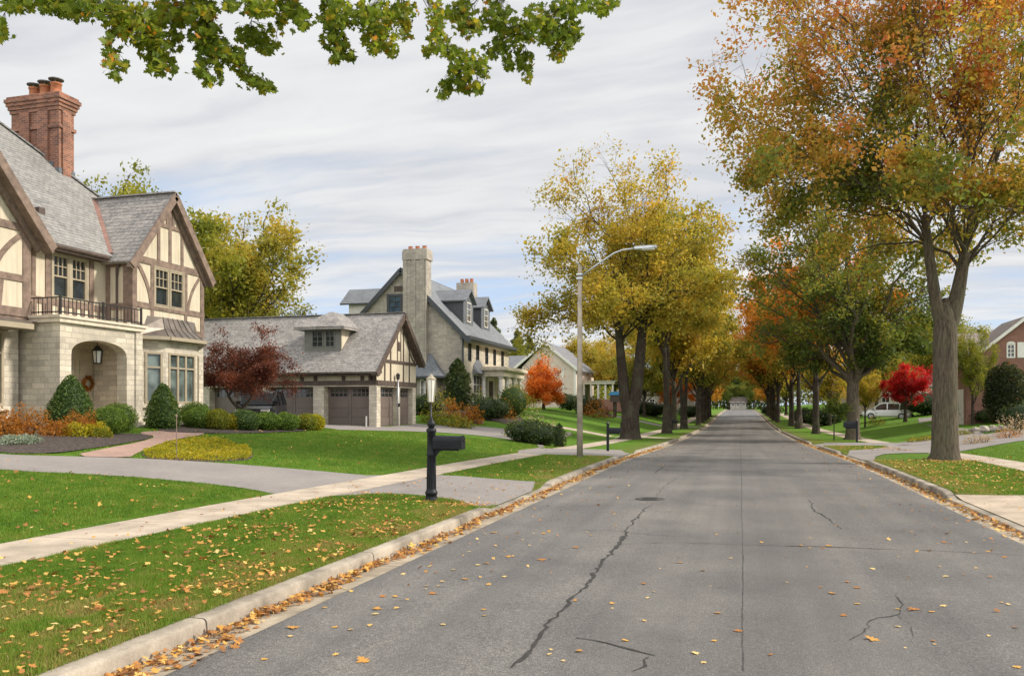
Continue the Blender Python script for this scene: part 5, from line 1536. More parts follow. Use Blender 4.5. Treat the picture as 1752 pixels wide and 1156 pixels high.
def brick_house():
    T = MT; Y0 = 64.0
    P = lambda px, py: ony(px, py, Y0)
    x0 = P(1653, 0)[0]; gz = g(x0, Y0) - .1; ze = P(1662, 620)[2]; xr = P(1752, 548)[0]; zr = P(1752, 545)[2]; x1 = 2 * xr - x0
    R = thing('house', 'red brick house with arched window and white shutters behind the dark shrub', 'house', (xr, Y0 + 5, gz))
    hw = (P(1722, 0)[0], P(1737, 0)[0], P(1730, 612)[2], P(1730, 588)[2])
    def body(mb):
        wall(mb, (0, Y0, 0), PX, MY, x0, x1, gz - .5, ze, []); wall(mb, (x0, 0, 0), PYv, MX, Y0, Y0 + 3.2, gz - .5, ze)
        m_ = (zr - ze) / (xr - x0)
        a, b, c, d = hw
        zg = lambda x: ze + (x - x0) * m_
        mb.poly([(x0, Y0, ze), (a, Y0, ze), (a, Y0, zg(a))]); mb.poly([(a, Y0, ze), (b, Y0, ze), (b, Y0, c), (a, Y0, c)]); mb.poly([(a, Y0, d), (b, Y0, d), (b, Y0, zg(b)), (a, Y0, zg(a))])
        mb.poly([(b, Y0, ze), (x1, Y0, ze), (xr, Y0, zr), (b, Y0, zg(b))])
    part(R, 'brick_wall', T['redbrick'], body)
    w = window(R, (0, Y0, 0), PX, MY, *hw, T['white_trim'], T['glass'], cols=2, rows=3, fw=.09, mw=.045, rec=.08)
    n = 8; a, b, c, d = hw; xm = (a + b) / 2; rr = (b - a) / 2
    part(R, 'arch_head', T['white_trim'], lambda mb: mb.prism([(xm + rr * math.cos(math.pi * i / n), Y0 - .03, d + rr * .6 * math.sin(math.pi * i / n)) for i in range(n + 1)], (0, -.03, 0)))
    part(R, 'shutter', T['white_trim'], lambda mb: mb.box(b + .12, b + .62, Y0 - .06, Y0, c, d + .1))
    m_ = (zr - ze) / (xr - x0)
    part(R, 'roof', T['shingle_brown'], lambda mb: gable_roof_y(mb, Y0 - .25, Y0 + 5.0, xr, xr - x0 + .4, zr + .15 - m_ * (xr - x0 + .4), zr + .15, .15))
    part(R, 'barge_board', T['white_trim'], lambda mb: mb.bar((x0 - .4, Y0 - .26, zr - .02 - m_ * (xr - x0 + .4)), (xr, Y0 - .26, zr - .0), .2, .08, PYv))
    part(R, 'side_wing', T['redbrick'], lambda mb: mb.box(x0 + .9, x1 + 4, Y0 + 3.2, Y0 + 12, gz - .5, ze + .4))
    part(R, 'side_wing_roof', T['shingle_brown'], lambda mb: gable_roof_x(mb, x0 + .5, x1 + 4, Y0 + 7.6, 4.9, ze + .1, zr - .3, .15))
    part(R, 'side_door', T['white_trim'], lambda mb: mb.box(x0 - .06, x0, Y0 + .6, Y0 + 2.2, gz, gz + 2.6))

def far_houses():
    T = MT
    def simple(name, label, px, Y, w, d, h, rh, wallm, roofm, nwin, gzo=0.0):
        x = ony(px, 0, Y)[0]; gz = g(x, Y) + gzo
        R = thing(name, label, 'house', (x, Y, gz))
        hol = []
        for k in range(nwin):
            u = x - w / 2 + w * (k + .5) / nwin
            hol += [(u - .5, u + .5, gz + .9, gz + 2.3)] + ([(u - .5, u + .5, gz + 3.6, gz + 4.9)] if h > 5 else [])
        part(R, 'wall', wallm, lambda mb: [wall(mb, (0, Y, 0), PX, MY, x - w / 2, x + w / 2, gz - .6, gz + h, hol, .1), wall(mb, (x - w / 2, 0, 0), PYv, MX, Y, Y + d, gz - .6, gz + h), wall(mb, (x + w / 2, 0, 0), PYv, PX, Y, Y + d, gz - .6, gz + h),
                                         mb.poly([(x + w / 2, Y, gz + h), (x + w / 2, Y + d, gz + h), (x + w / 2, Y + d / 2, gz + h + rh)]), mb.poly([(x - w / 2, Y + d, gz + h), (x - w / 2, Y, gz + h), (x - w / 2, Y + d / 2, gz + h + rh)])])
        for q in hol: window(R, (0, Y, 0), PX, MY, *q, T['white_trim'], T['glass'], cols=2, rows=2, fw=.1, mw=.06, rec=.05)
        part(R, 'roof', roofm, lambda mb: gable_roof_x(mb, x - w / 2 - .4, x + w / 2 + .4, Y + d / 2, d / 2 + .4, gz + h - .3, gz + h + rh, .15))
    simple('house', 'small pale pink house closing the far end of the street', 1263, 275, 5.0, 6, 2.3, 1.7, T['greystone'], T['shingle_brown'], 3, .1)
    simple('house', 'low grey house half hidden behind the row of trees beyond the white vehicle', 1545, 112, 16, 9, 3.2, 3.0, T['siding'], T['shingle_brown'], 4)
    simple('house', 'distant tan house behind the trees left of the road', 1135, 150, 16, 9, 3.4, 3.2, T['greystone'], T['shingle_brown'], 4)
# ------------------------------------------------------------------ street furniture
def ornate_mailbox():
    T = MT
    x, y, z = gp(738, 857)
    z = g(x, y)
    R = thing('mailbox', 'black mailbox on a fluted cast post with ball finial, nearest the camera', 'mailbox', (x, y, z))
    H = 1.12
    def post(mb):
        n = 24
        mb.lathe((x, y, z), [(.112, -.05), (.112, .05), (.106, .06), (.10, .12), (.112, .13), (.114, .17), (.098, .19), (.086, .23), (.080, .5), (.076, .8), (.088, .82), (.088, .87), (.078, .89), (.076, H + .12), (.092, H + .14), (.092, H + .18), (.074, H + .21)], n)
        for k in range(12):
            a = 6.283 * k / 12; mb.tube([(x + .081 * math.cos(a), y + .081 * math.sin(a), z + .23), (x + .075 * math.cos(a), y + .075 * math.sin(a), z + .8)], .009, 5)
    part(R, 'post', T['black'], post, None, True)
    part(R, 'finial', T['black'], lambda mb: mb.lathe((x, y, z + H + .21), [(.05, 0), (.055, .02), (.074, .05), (.076, .08), (.064, .11), (.04, .13), (.044, .15), (.03, .17), (.004, .21)], 16), None, True)
    # box on an arm towards the road
    zb = z + H - .16; w, L, h = .10, .53, .15; x0 = x + .06
    def prof_(s=1.0):
        P = [(-w * s, 0), (w * s, 0), (w * s, h * s)]
        for i in range(1, 8):
            a = math.pi * i / 8; P.append((w * s * math.cos(a), h * s + .085 * s * math.sin(a)))
        P.append((-w * s, h * s))
        return P
    def box(mb):
        P = prof_(); A = [(x0, y + a, zb + b) for a, b in P]; B = [(x0 + L, y + a, zb + b) for a, b in P]
        mb.poly(list(reversed(A))); mb.poly(B)
        for i in range(len(P)):
            j = (i + 1) % len(P); mb.poly([A[i], A[j], B[j], B[i]])
    part(R, 'box', T['black'], box)
    def door(mb):
        P = prof_(1.09); A = [(x0 + L, y + a, zb - .01 + b) for a, b in P]; mb.prism(A, (.025, 0, 0)); mb.box(x0 + L + .025, x0 + L + .05, y - .02, y + .02, zb + .14, zb + .16)
    d = part(R, 'door', T['black'], door)
    part(R, 'bracket', T['black'], lambda mb: [mb.box(x + .04, x0 + L - .06, y - .03, y + .03, zb - .035, zb - .002), mb.prism([(x + .05, y - .02, zb - .2), (x + .16, y - .02, zb - .05), (x + .27, y - .02, zb - .03), (x + .05, y - .02, zb - .03)], (0, .04, 0)), mb.box(x - .06, x + .06, y - .06, y + .06, zb - .05, zb + .02)])
    part(R, 'flag', T['black'], lambda mb: mb.box(x0 + .12, x0 + .3, y - w - .012, y - w - .004, zb + .06, zb + .085))

def plain_mailbox(label, px, py, toward, H=1.15, L=.46, postm='black', boxm='black', boxh=.2, square=False):
    T = MT; x, y, z = gp(px, py); z = g(x, y); s = toward
    R = thing('mailbox', label, 'mailbox', (x, y, z))
    part(R, 'post', T[postm], lambda mb: [mb.box(x - .05, x + .05, y - .05, y + .05, z - .1, z + H), mb.lathe((x, y, z + H), [(.072, 0), (.072, .02), (.01, .09)], 4)])
    zb = z + H - .36
    part(R, 'arm', T[postm], lambda mb: mb.box(x + s * .05, x + s * (L + .02), y - .035, y + .035, zb - .07, zb - .002))
    def box(mb):
        w = boxh * .45; P = [(-w, 0), (w, 0), (w, boxh * .55)] + [(w * math.cos(a), boxh * .55 + boxh * .45 * math.sin(a)) for a in np.linspace(.4, 2.74, 7)] + [(-w, boxh * .55)]
        mb.prism([(x + s * .07, y + a, zb + b) for a, b in P], (s * L, 0, 0))
    part(R, 'box', T[boxm], box)
    part(R, 'door', T[boxm], lambda mb: mb.box(x + s * (L + .07), x + s * (L + .10), y - boxh * .47, y + boxh * .47, zb - .01, zb + boxh * .8))

def street_light():
    T = MT; x, y, z = gp(992, 782); z = g(x, y); top = 6.25
    R = thing('street_lamp', 'tall weathered street lamp pole with a curved steel arm over the road', 'street lamp', (x, y, z))
    part(R, 'pole', T['concrete_pole'], lambda mb: mb.tube([(x, y, z - .2), (x, y, z + 2.5), (x, y, top + .35)], [.105, .092, .065], 14), None, True)
    P = [(x + .05, y, top - .02), (x + .6, y, top + .36), (x + 1.15, y, top + .70), (x + 1.45, y, top + .80), (x + 1.9, y, top + .84)]
    part(R, 'arm', T['metal'], lambda mb: mb.tube(P, [.032, .03, .03, .03, .028], 8), None, True)
    part(R, 'bracket', T['metal'], lambda mb: [mb.box(x - .1, x + .1, y - .1, y + .1, top - .12, top - .06), mb.box(x - .1, x + .1, y - .1, y + .1, top + .02, top + .07)])
    h = part(R, 'lamp_head', T['metal'], lambda mb: mb.prism([(x + 1.85, y - .1, top + .80), (x + 2.1, y - .16, top + .79), (x + 2.45, y - .15, top + .80), (x + 2.58, y - .06, top + .81), (x + 2.58, y + .06, top + .81), (x + 2.45, y + .15, top + .80), (x + 2.1, y + .16, top + .79), (x + 1.85, y + .1, top + .80)], (0, 0, .085)))
    part(R, 'lens', T['lamp_glass'], lambda mb: mb.prism([(x + 2.1, y - .12, top + .76), (x + 2.5, y - .1, top + .76), (x + 2.5, y + .1, top + .76), (x + 2.1, y + .12, top + .76)], (0, 0, .035)), h)

def lamp_posts():
    T = MT
    d = ray(737.5, 700); s = 21.5
    x, y = d[0] * s, d[1] * s; z = g(x, y); zt = EYE + (697 - 640) * 21.5 / 1400; zl = EYE + (697 - 689) * 21.5 / 1400
    R = thing('lamp_post', 'slim garden lamp post with a white glass lantern standing behind the nearest mailbox', 'lamp post', (x, y, z))
    part(R, 'post', T['iron'], lambda mb: mb.tube([(x, y, z - .1), (x, y, zl)], .028, 10), None, True)
    l = part(R, 'lantern_frame', T['trim'], lambda mb: [mb.lathe((x, y, zl), [(.03, 0), (.075, .02), (.08, .03)], 6), mb.lathe((x, y, zt - .14), [(.14, 0), (.145, .02), (.06, .09), (.02, .14)], 6)] + [mb.tube([(x + .08 * math.cos(a), y + .08 * math.sin(a), zl + .03), (x + .13 * math.cos(a), y + .13 * math.sin(a), zt - .14)], .011, 5) for a in np.arange(6) * math.pi / 3])
    part(R, 'lantern_glass', T['lamp_glass'], lambda mb: mb.lathe((x, y, zl + .03), [(.07, 0), (.122, zt - zl - .17)], 6), l)
    x, y, z = gp(681, 729); z = g(x, y); h = 94 * 44.5 / 1400
    R = thing('lamp_post', 'thin grey lamp pole standing in front of the garage gable doors', 'lamp post', (x, y, z))
    part(R, 'post', T['metal'], lambda mb: mb.tube([(x, y, z - .1), (x, y, z + h - .35)], .05, 8), None, True)
    part(R, 'lamp_head', T['iron'], lambda mb: mb.lathe((x, y, z + h - .35), [(.05, 0), (.1, .03), (.12, .24), (.14, .26), (.02, .38)], 8))
    part(R, 'control_box', T['iron'], lambda mb: mb.box(x + .04, x + .14, y - .1, y - .04, z + 1.1, z + 1.3))
    x, y, z = gp(302, 787); z = g(x, y)
    R = thing('garden_stake', 'thin upright marker rod standing in the yellow groundcover', 'stake')
    R.location = (x, y, z); ROOT[R] = Vector((x, y, z))
    part(R, 'rod', T['timber'], lambda mb: mb.tube([(x, y, z - .1), (x, y, z + 1.0)], .009, 6))
    part(R, 'tip', T['timber'], lambda mb: mb.lathe((x, y, z + 1.0), [(.02, 0), (.022, .05), (.004, .08)], 8))
    # blue topped box on a post
    x, y, z = gp(1052, 712); z = g(x, y); s = 80 / 1400 * .82
    R = thing('birdhouse', 'dark wooden box with a bright blue roof on a thick post beside the forked tree', 'box on post', (x, y, z))
    k = math.hypot(x, y) / 1400
    part(R, 'post', T['bark_dark'], lambda mb: mb.box(x - 3 * k, x + 3 * k, y - .12, y + .12, z - .2, z + 24 * k))
    part(R, 'box', T['timber_dark'], lambda mb: mb.box(x - 8 * k, x + 8 * k, y - .3, y + .3, z + 24 * k, z + 36 * k))
    part(R, 'roof', T['blue'], lambda mb: mb.prism([(x - 10 * k, y - .42, z + 36 * k), (x + 10 * k, y - .42, z + 36 * k), (x + 6 * k, y - .42, z + 42 * k), (x - 6 * k, y - .42, z + 42 * k)], (0, .84, 0)))

def manhole():
    x, y, z = gp(1112, 856); z = float(prof(y)) + .035
    R = thing('manhole_cover', 'round dark cast iron manhole cover in the left lane of the road', 'manhole cover', (x, y, z))
    part(R, 'frame', MT['cover_iron'], lambda mb: mb.lathe((x, y, z), [(.28, -.05), (.28, .006), (.24, .006), (.24, -.01)], 32))
    part(R, 'cover', MT['cover_iron'], lambda mb: [mb.lathe((x, y, z), [(.236, -.05), (.236, .003)], 32)] + [mb.box(x - .14, x + .14, y - .16 + k * .08 - .015, y - .16 + k * .08 + .015, z + .003, z + .009) for k in range(5)])

# ------------------------------------------------------------------ cars
def car(name, label, loc, rz, paint, kind='suv'):
    """length along +x (front), built from a lofted side section"""
    T = MT
    R = thing(name, label, 'car', (0, 0, 0))
    ROOT[R] = Vector((0, 0, 0))
    L, W = 4.7, 1.86
    xs = [-2.34, -2.28, -1.9, -1.0, 0.0, 1.0, 1.75, 2.2, 2.36]
    belt = [.86, .98, 1.03, 1.02, 1.0, .99, .93, .80, .62]
    wid = [.78, .86, .91, .93, .93, .93, .90, .82, .68]
    low = [.42, .30, .24, .24, .24, .24, .26, .32, .42]
    def body(mb):
        rings = []
        for x, b, w, l in zip(xs, belt, wid, low):
            rings.append([(x, -w * .86, l), (x, -w, l + .16), (x, -w, b * .72), (x, -w * .95, b - .03), (x, -w * .86, b), (x, w * .86, b), (x, w * .95, b - .03), (x, w, b * .72), (x, w, l + .16), (x, w * .86, l)])
        for A, B in zip(rings[:-1], rings[1:]):
            n = len(A)
            for i in range(n):
                j = (i + 1) % n; mb.poly([A[i], A[j], B[j], B[i]])
        mb.poly(list(reversed(rings[0]))); mb.poly(rings[-1])
        for cx in (-1.42, 1.42):                         # wheel arches
            for s in (-1, 1):
                mb.prism([(cx + .40 * math.cos(a), s * .925, .34 + .40 * math.sin(a)) for a in np.linspace(0, math.pi, 10)], (0, s * .02, 0))
    b = part(R, 'body', paint, body)
    top = 1.68
    cab = [(-2.18, 1.0), (-1.98, 1.56), (-1.6, top), (.25, top), (.62, 1.58), (1.42, .98)]
    def roof(mb):
        P = [c for c in cab[1:5]]
        for (x0, z0), (x1, z1) in zip(P[:-1], P[1:]): mb.slab([(x0, -.68, z0), (x1, -.68, z1), (x1, .68, z1), (x0, .68, z0)], .05)
        for s in (-1, 1):
            for (a, b_) in ((0, 1), (4, 5)): mb.bar((cab[a][0], s * .84, cab[a][1]), (cab[b_][0], s * .70, cab[b_][1]), .1, .06, (0, 1, 0))
            for xx in (-1.25, -.1): mb.bar((xx, s * .88, 1.0), (xx, s * .71, 1.62), .09, .06, (0, 1, 0))
            mb.bar((-1.98, s * .7, 1.56), (-1.6, s * .69, 1.66), .08, .08, (0, 1, 0)); mb.bar((-1.6, s * .69, 1.655), (.25, s * .69, 1.655), .08, .08, (0, 1, 0)); mb.bar((.25, s * .69, 1.655), (.62, s * .7, 1.58), .08, .08, (0, 1, 0))
    part(R, 'roof', paint, roof, b)
    def side(mb, s):
        A = [(-2.1, s * .85, 1.0), (1.38, s * .85, .99), (.6, s * .70, 1.56), (.25, s * .69, 1.63), (-1.6, s * .69, 1.63), (-1.95, s * .70, 1.54)]
        mb.poly(A if s < 0 else list(reversed(A)))
    wg = T['glass'] if paint is T['white_paint'] else T['dark_car_glass']
    part(R, 'side_window', wg, lambda mb: side(mb, -1)); part(R, 'side_window', wg, lambda mb: side(mb, 1))
    part(R, 'windshield', T['glass_green'] if paint is T['white_paint'] else T['dark_car_glass'], lambda mb: mb.poly([(1.42, -.82, .99), (1.42, .82, .99), (.63, .69, 1.58), (.63, -.69, 1.58)]))
    part(R, 'rear_window', T['glass'], lambda mb: mb.poly([(-2.2, .80, 1.0), (-2.2, -.80, 1.0), (-1.99, -.69, 1.55), (-1.99, .69, 1.55)]))
    for cx in (-1.42, 1.42):
        for s in (-1, 1):
            w = part(R, 'wheel', T['rubber'], lambda mb: mb.tube([(cx, s * .72, .34), (cx, s * .95, .34)], .34, 20))
            part(R, 'rim', T['metal'], lambda mb: [mb.tube([(cx, s * .945, .34), (cx, s * .962, .34)], .2, 12)] + [mb.bar((cx + .05 * math.cos(a), s * .965, .34 + .05 * math.sin(a)), (cx + .23 * math.cos(a), s * .965, .34 + .23 * math.sin(a)), .05, .02, (0, 1, 0)) for a in np.arange(5) * 1.2566], w)
    for s in (-1, 1):
        part(R, 'headlight', T['lamp_glass'], lambda mb: mb.bx((2.24, s * .60, .70), (.5, 0, -.0), (0, 1, 0), -.1, .14, -.2, .2, -.07, .07))
        part(R, 'tail_light', T['red_lamp'], lambda mb: mb.box(-2.36, -2.28, s * .70 - .1, s * .70 + .1, .72, .98))
        part(R, 'mirror', paint, lambda mb: mb.box(.95, 1.12, s * .93 - .09, s * .93 + .09, 1.02, 1.18))
    part(R, 'bumper', T['rubber'], lambda mb: [mb.box(2.2, 2.40, -.7, .7, .36, .50), mb.box(-2.40, -2.25, -.75, .75, .36, .52)])
    part(R, 'grille', T['rubber'], lambda mb: mb.bx((2.33, 0, .62), (.25, 0, -.6), (0, 1, 0), -.02, .06, -.38, .38, -.02, .08))
    R.location = loc; R.rotation_euler = (0, 0, rz)
    return R

# ------------------------------------------------------------------ planting
def all_trees():
    T = MT
    # --- the big maple on the right verge
    x, y, _ = gp(1617, 786); z = g(x, y)
    m = tree_meshes('big_maple', 21, 17, .345, 4.9, (-.5, .3, 11.0), (7.2, 7.0, 8.6), 24, 12, 7, 72000, .155, T['bark'], T['lf_big'], stems=[((.6, .1, 6.8), .80), ((-.62, -.1, 8.0), .60)], stem_z=4.4, extra=[(3.14, .1, 1), (2.8, -.2, 1), (3.5, -.3, 1), (3.3, .45, 1), (2.9, .75, 1), (3.6, .15, 1), (2.5, .1, 1), (3.1, -.45, 1), (.2, -.2, 0), (-.5, -.1, 0), (.5, .3, 0)], tone_grad=.34, tone_bias=.02, clump_k=1.9, dens_z=.0, limb_r=.28, sig=.22, wl=2.2, sides=20, low=3.9, droop=.06, els=[1.25, -.2, .85, 1.0, -.6, .3, .9, .65, -.4, 1.1, .1, .8, .5, -.75, .95, .2, .7, -.05, 1.15, .4])
    place_tree('maple_tree', 'largest tree, thick trunked maple turning orange on the right verge', (x, y, z), m, YAW)
    # --- forked gold tree, left verge
    x, y, _ = gp(1078, 751); z = g(x, y)
    m = tree_meshes('forked_tree', 36, 18.5, .54, 7.0, (-.9, 0, 9.9), (7.5, 7.0, 9.3), 24, 11, 7, 40000, .21, T['bark_dark'], T['lf_gold'], stems=[((.75, -.2, 8.8), .80), ((-.62, .2, 8.0), .72)], stem_z=1.9,
                    bare_top=.45, dens_z=.5, clump_k=1.2, tone_bias=.0, tone_grad=.14, sig=.27, low=3.4, limb_r=.27, droop=.08, els=[1.2, .25, -.3, .85, .05, -.15, .5, 1.0, -.35, .3, .7, -.1, .15, .95, -.25, .45])
    place_tree('maple_tree', 'golden tree with a forked double trunk behind the street lamp', (x, y, z), m, YAW)
    # --- dark green one, right row
    x, y, _ = gp(1459, 752); z = g(x, y)
    m = tree_meshes('green_maple', 44, 14, .42, 5.2, (-.6, 0, 10.4), (7.0, 6.4, 7.4), 18, 10, 6, 38000, .22, T['bark'], T['lf_green'], tone_grad=.26, tone_bias=.10, els=[1.2, -.3, .8, -.6, .95, .25, -.5, .6, 1.05, -.05, .85, -.7, .4, .1], extra=[(0., -.5), (.4, -.3), (-.4, -.6), (0.1, .1), (3.1, .3), (3.3, -.2)], sig=.28, low=3.2, clump_k=1.5, droop=.06)
    place_tree('maple_tree', 'dark green maple with orange tips behind the right hand mailbox', (x, y, z), m, YAW)
    # --- shared row trees
    ga = tree_meshes('row_tree_a', 55, 13, .26, 4.0, (0, 0, 8.2), (5.6, 5.6, 5.6), 12, 9, 6, 19000, .28, T['bark_dark'], T['lf_olive'], tone_bias=.12, sig=.34, low=2.8, clump_k=1.5, droop=.05)
    gb = tree_meshes('row_tree_b', 66, 13, .25, 3.8, (0, 0, 8.0), (5.4, 5.4, 5.6), 11, 9, 6, 17000, .30, T['bark_dark'], T['lf_gold'], tone_bias=.06, sig=.36, low=2.8, clump_k=1.5, droop=.05)
    gc = tree_meshes('broad_tree', 77, 14, .36, 3.6, (0, 0, 8.4), (7.0, 7.0, 5.8), 11, 9, 6, 30000, .30, T['bark_dark'], T['lf_olive'], tone_bias=.0, sig=.5, low=2.2)
    gd = tree_meshes('forked_row_tree', 88, 13, .28, 4.6, (0, 0, 8.4), (5.6, 5.6, 5.6), 12, 9, 6, 19000, .28, T['bark_dark'], T['lf_olive'], stems=[((.6, 0, 5.6), .75), ((-.6, .1, 5.4), .7)], stem_z=1.4, tone_bias=.1, sig=.4, low=3.0, clump_k=1.5, droop=.05)
    ge = tree_meshes('airy_tree', 99, 14, .3, 4.2, (0, 0, 8.8), (5.6, 5.6, 5.6), 12, 9, 6, 15000, .27, T['bark_dark'], T['lf_olive'], tone_bias=.0, sig=.36, low=2.6, clump_k=1.6, tone_grad=.1)
    n = ['second', 'third', 'fourth', 'fifth', 'sixth', 'seventh', 'eighth', 'ninth', 'tenth', 'eleventh', 'twelfth']
    rng = np.random.default_rng(12)
    L = [(1141, 741, gd, 'lf_olive', 1.02), (1153, 735, ga, 'lf_gold', 1.0), (1170, 733, gd, 'lf_olive', .98), (1197, 727, gb, 'lf_olive', .95), (1206, 723, ga, 'lf_gold', .95), (1214, 719, gb, 'lf_orange', .92), (1219, 716, ga, 'lf_gold', .9), (1223, 713, gb, 'lf_olive', .9)]
    for i, (px, py, m_, lf, s) in enumerate(L):
        x, y, _ = gp(px, py); z = g(x, y)
        x = max(min(x, -5.0), -8.0)
        place_tree('street_tree', '%s tree counting away from the forked one in the left row' % n[i], (x, y, z), m_, rng.uniform(0, 6.28), (s * 1.2, s * 1.2, s * rng.uniform(1.2, 1.32)), 'trees in rows along the verges', T[lf])
    Rr = [(1396, 742, ga, 'lf_orange', .95), (1367, 733, gd, 'lf_olive', 1.0), (1354, 729, ga, 'lf_orange', 1.05), (1331, 722, gb, 'lf_gold', .95), (1324, 719, ga, 'lf_orange', .95), (1316, 716, gb, 'lf_green', .92), (1310, 713, ga, 'lf_orange', .9), (1306, 711, gb, 'lf_olive', .9)]
    for i, (px, py, m_, lf, s) in enumerate(Rr):
        x, y, _ = gp(px, py); z = g(x, y)
        x = max(min(x, 8.0), 4.8)
        place_tree('street_tree', '%s tree counting away from the dark green one in the right row' % n[i], (x, y, z), m_, rng.uniform(0, 6.28), (s * 1.15, s * 1.15, s * rng.uniform(1.15, 1.3)), 'trees in rows along the verges', T[lf])
    # --- backdrop trees: pixel column, distance, height to reach (pixel row), mesh, leaf
    B = [(405, 64, 350, ge, 'lf_pale', .98, 'golden olive tree rising behind the garage roof'),
         (352, 72, 372, ge, 'lf_pale', 1.0, 'yellower tree half hidden behind the garage and the timbered gable'),
         (520, 75, 522, ge, 'lf_spring', 1.2, 'low yellow green tree peeping over the garage roof beside the stone house'),
         (165, 46, 287, ge, 'lf_spring', .8, 'green treetop right of the brick chimney over the timbered house'),
         (262, 52, 322, ge, 'lf_spring', .8, 'smaller green treetop over the cross gable ridge of the timbered house'),
         (868, 125, 575, gb, 'lf_spring', .9, 'leafy green tree right behind the stone house corner'),
         (1010, 128, 572, gc, 'lf_gold', 1.0, 'golden tree behind the columned porch of the pale house'),
         (1052, 118, 585, gb, 'lf_gold', .95, 'amber tree above the blue roofed box'),
         (1102, 112, 600, gc, 'lf_olive', 1.0, 'olive tree filling the gap behind the forked tree'),
         (1165, 150, 615, gc, 'lf_orange', 1.0, 'orange brown tree deep in the left row gap'),
         (1215, 235, 655, gc, 'lf_orange', 1.0, 'orange tree at the far left end of the street'),
         (1247, 270, 655, gc, 'lf_green', 1.1, 'dark tree left of the small pink house at the street end'),
         (1262, 290, 640, gc, 'lf_green', 1.3, 'dark green tree behind the small pink house at the street end'),
         (1290, 265, 650, gc, 'lf_green', 1.1, 'dark tree right of the small pink house at the street end'),
         (1318, 240, 655, gc, 'lf_orange', 1.1, 'orange tree at the far right end of the street'),
         (1345, 150, 610, gc, 'lf_olive', 1.0, 'olive tree deep behind the right row'),
         (1420, 92, 600, gb, 'lf_gold', 1.0, 'yellow tree between the third and second trunks of the right row'),
         (1440, 120, 590, gc, 'lf_gold', 1.0, 'taller yellow tree set back from the right verge'),
         (1500, 100, 590, gc, 'lf_olive', 1.1, 'broad olive tree behind the white vehicle'),
         (1560, 118, 560, gc, 'lf_green', 1.1, 'dark green tree rising behind the scarlet tree'),
         (1664, 56, 560, ge, 'lf_spring', .6, 'leafy green tree between the thick trunk and the brick house'),
         (1610, 105, 545, gc, 'lf_olive', 1.1, 'olive tree right behind the thick maple trunk'),
         (1480, 75, 620, gb, 'lf_gold', .7, 'small yellow tree left of the white vehicle')]
    for px, Z, top, m_, lf, s, lab in B:
        p = atZ(px, 700, Z); z = g(p[0], p[1]); h = EYE + (697 - top) * Z / 1400 - z
        base_h = 14.2 if m_ in (gc, ge) else 13.4
        k = h / base_h
        place_tree('background_tree', lab, (p[0], p[1], z), m_, rng.uniform(0, 6.28), (k * s * 1.05, k * s * 1.05, k), 'trees behind the houses and rows', T[lf])
    # --- conifers far left centre
    for px, Z, top, lab in ((845, 120, 545, 'blue green conifer just behind the stone house'), (885, 130, 565, 'feathery conifer between the stone house and the orange maple'), (905, 140, 575, 'shorter feathery conifer left of the pale gabled house')):
        p = atZ(px, 700, Z); z = g(p[0], p[1]); h = EYE + (697 - top) * Z / 1400 - z
        R = thing('conifer', lab, 'tree', (p[0], p[1], z), 'conifers behind the houses')
        r2 = np.random.default_rng(px)
        nn = 5000; t = r2.uniform(0, 1, nn); a = r2.uniform(0, 6.28, nn); tier = .75 + .35 * np.sin(t * 60)
        rr = (1 - t) ** .8 * h * .36 * tier * np.sqrt(r2.uniform(.2, 1, nn)) * (1 + .3 * np.sin(a * 3 + px))
        C = np.stack([rr * np.cos(a), rr * np.sin(a), h * (.1 + .9 * t) - rr * .25], 1)
        link('crown', fastmesh('conifer_crown', leaf_quads(C, .5, r2), 4, T['lf_pine'], np.clip(.5 + r2.normal(size=nn) * .25, 0, 1)), R)
        part(R, 'trunk', T['bark_dark'], lambda mb: mb.tube([(p[0], p[1], z - .2), (p[0], p[1], z + h * .95)], [.2, .03], 8))
    # --- ornamental trees
    x, y, _ = gp(412, 733); x, y = onx(412, 700, -22.0)[0], onx(412, 700, -22.0)[1]; z = g(x, y)
    m = tree_meshes('japanese_maple', 101, 4, .11, .9, (.3, 0, 2.15), (3.1, 2.4, 1.95), 15, 8, 6, 24000, .085, T['bark_dark'], T['lf_maroon'], stems=[((.5, 0, 1.2), .8), ((-.6, .1, 1.25), .75)], tone_bias=.05, sig=.14, low=.55, wl=1.0, droop=.25, clump_k=1.2, els=[1.2, .1, .5, -.1, .3, .7, .0, .2, -.2, .4, .1, .6, .25])
    place_tree('japanese_maple', 'dark maroon spreading maple beside the timbered house', (x, y, z), m, 0.3, (1.0, 1.0, 1.05))
    x, y, _ = gp(905, 705); p = atZ(930, 705, 88); z = g(p[0], p[1])
    m = tree_meshes('flame_maple', 102, 6, .13, .75, (0, 0, 2.6), (2.5, 2.5, 3.7), 14, 8, 6, 19000, .17, T['bark_dark'], T['lf_flame'], tone_bias=.05, sig=.22, low=.1, droop=.15, els=[1.2, -.2, .5, -.5, .2, .9, -.35, .0, .7, -.6, .3, -.1, 1.0, -.45], wl=1.3, tone_grad=.14, pyramid=True, clump_k=1.5)
    k = (EYE + (697 - 602) * 88 / 1400 - z) / 6.0
    place_tree('maple_tree', 'bright flame orange pyramidal maple in front of the pale house', (p[0], p[1], z), m, 0, (k * 1.18, k * 1.18, k))
    p = atZ(1549, 712, 74); z = g(p[0], p[1])
    m = tree_meshes('scarlet_maple', 103, 5, .15, 1.2, (.5, 0, 3.1), (2.9, 2.6, 2.05), 10, 8, 6, 16000, .15, T['bark_dark'], T['lf_red'], tone_bias=.03, sig=.15, low=1.1, wl=1.2, clump_k=2.0)
    place_tree('maple_tree', 'scarlet low branched maple beside the path on the right lawn', (p[0], p[1], z), m, 0, (1.0, 1, 1.0))
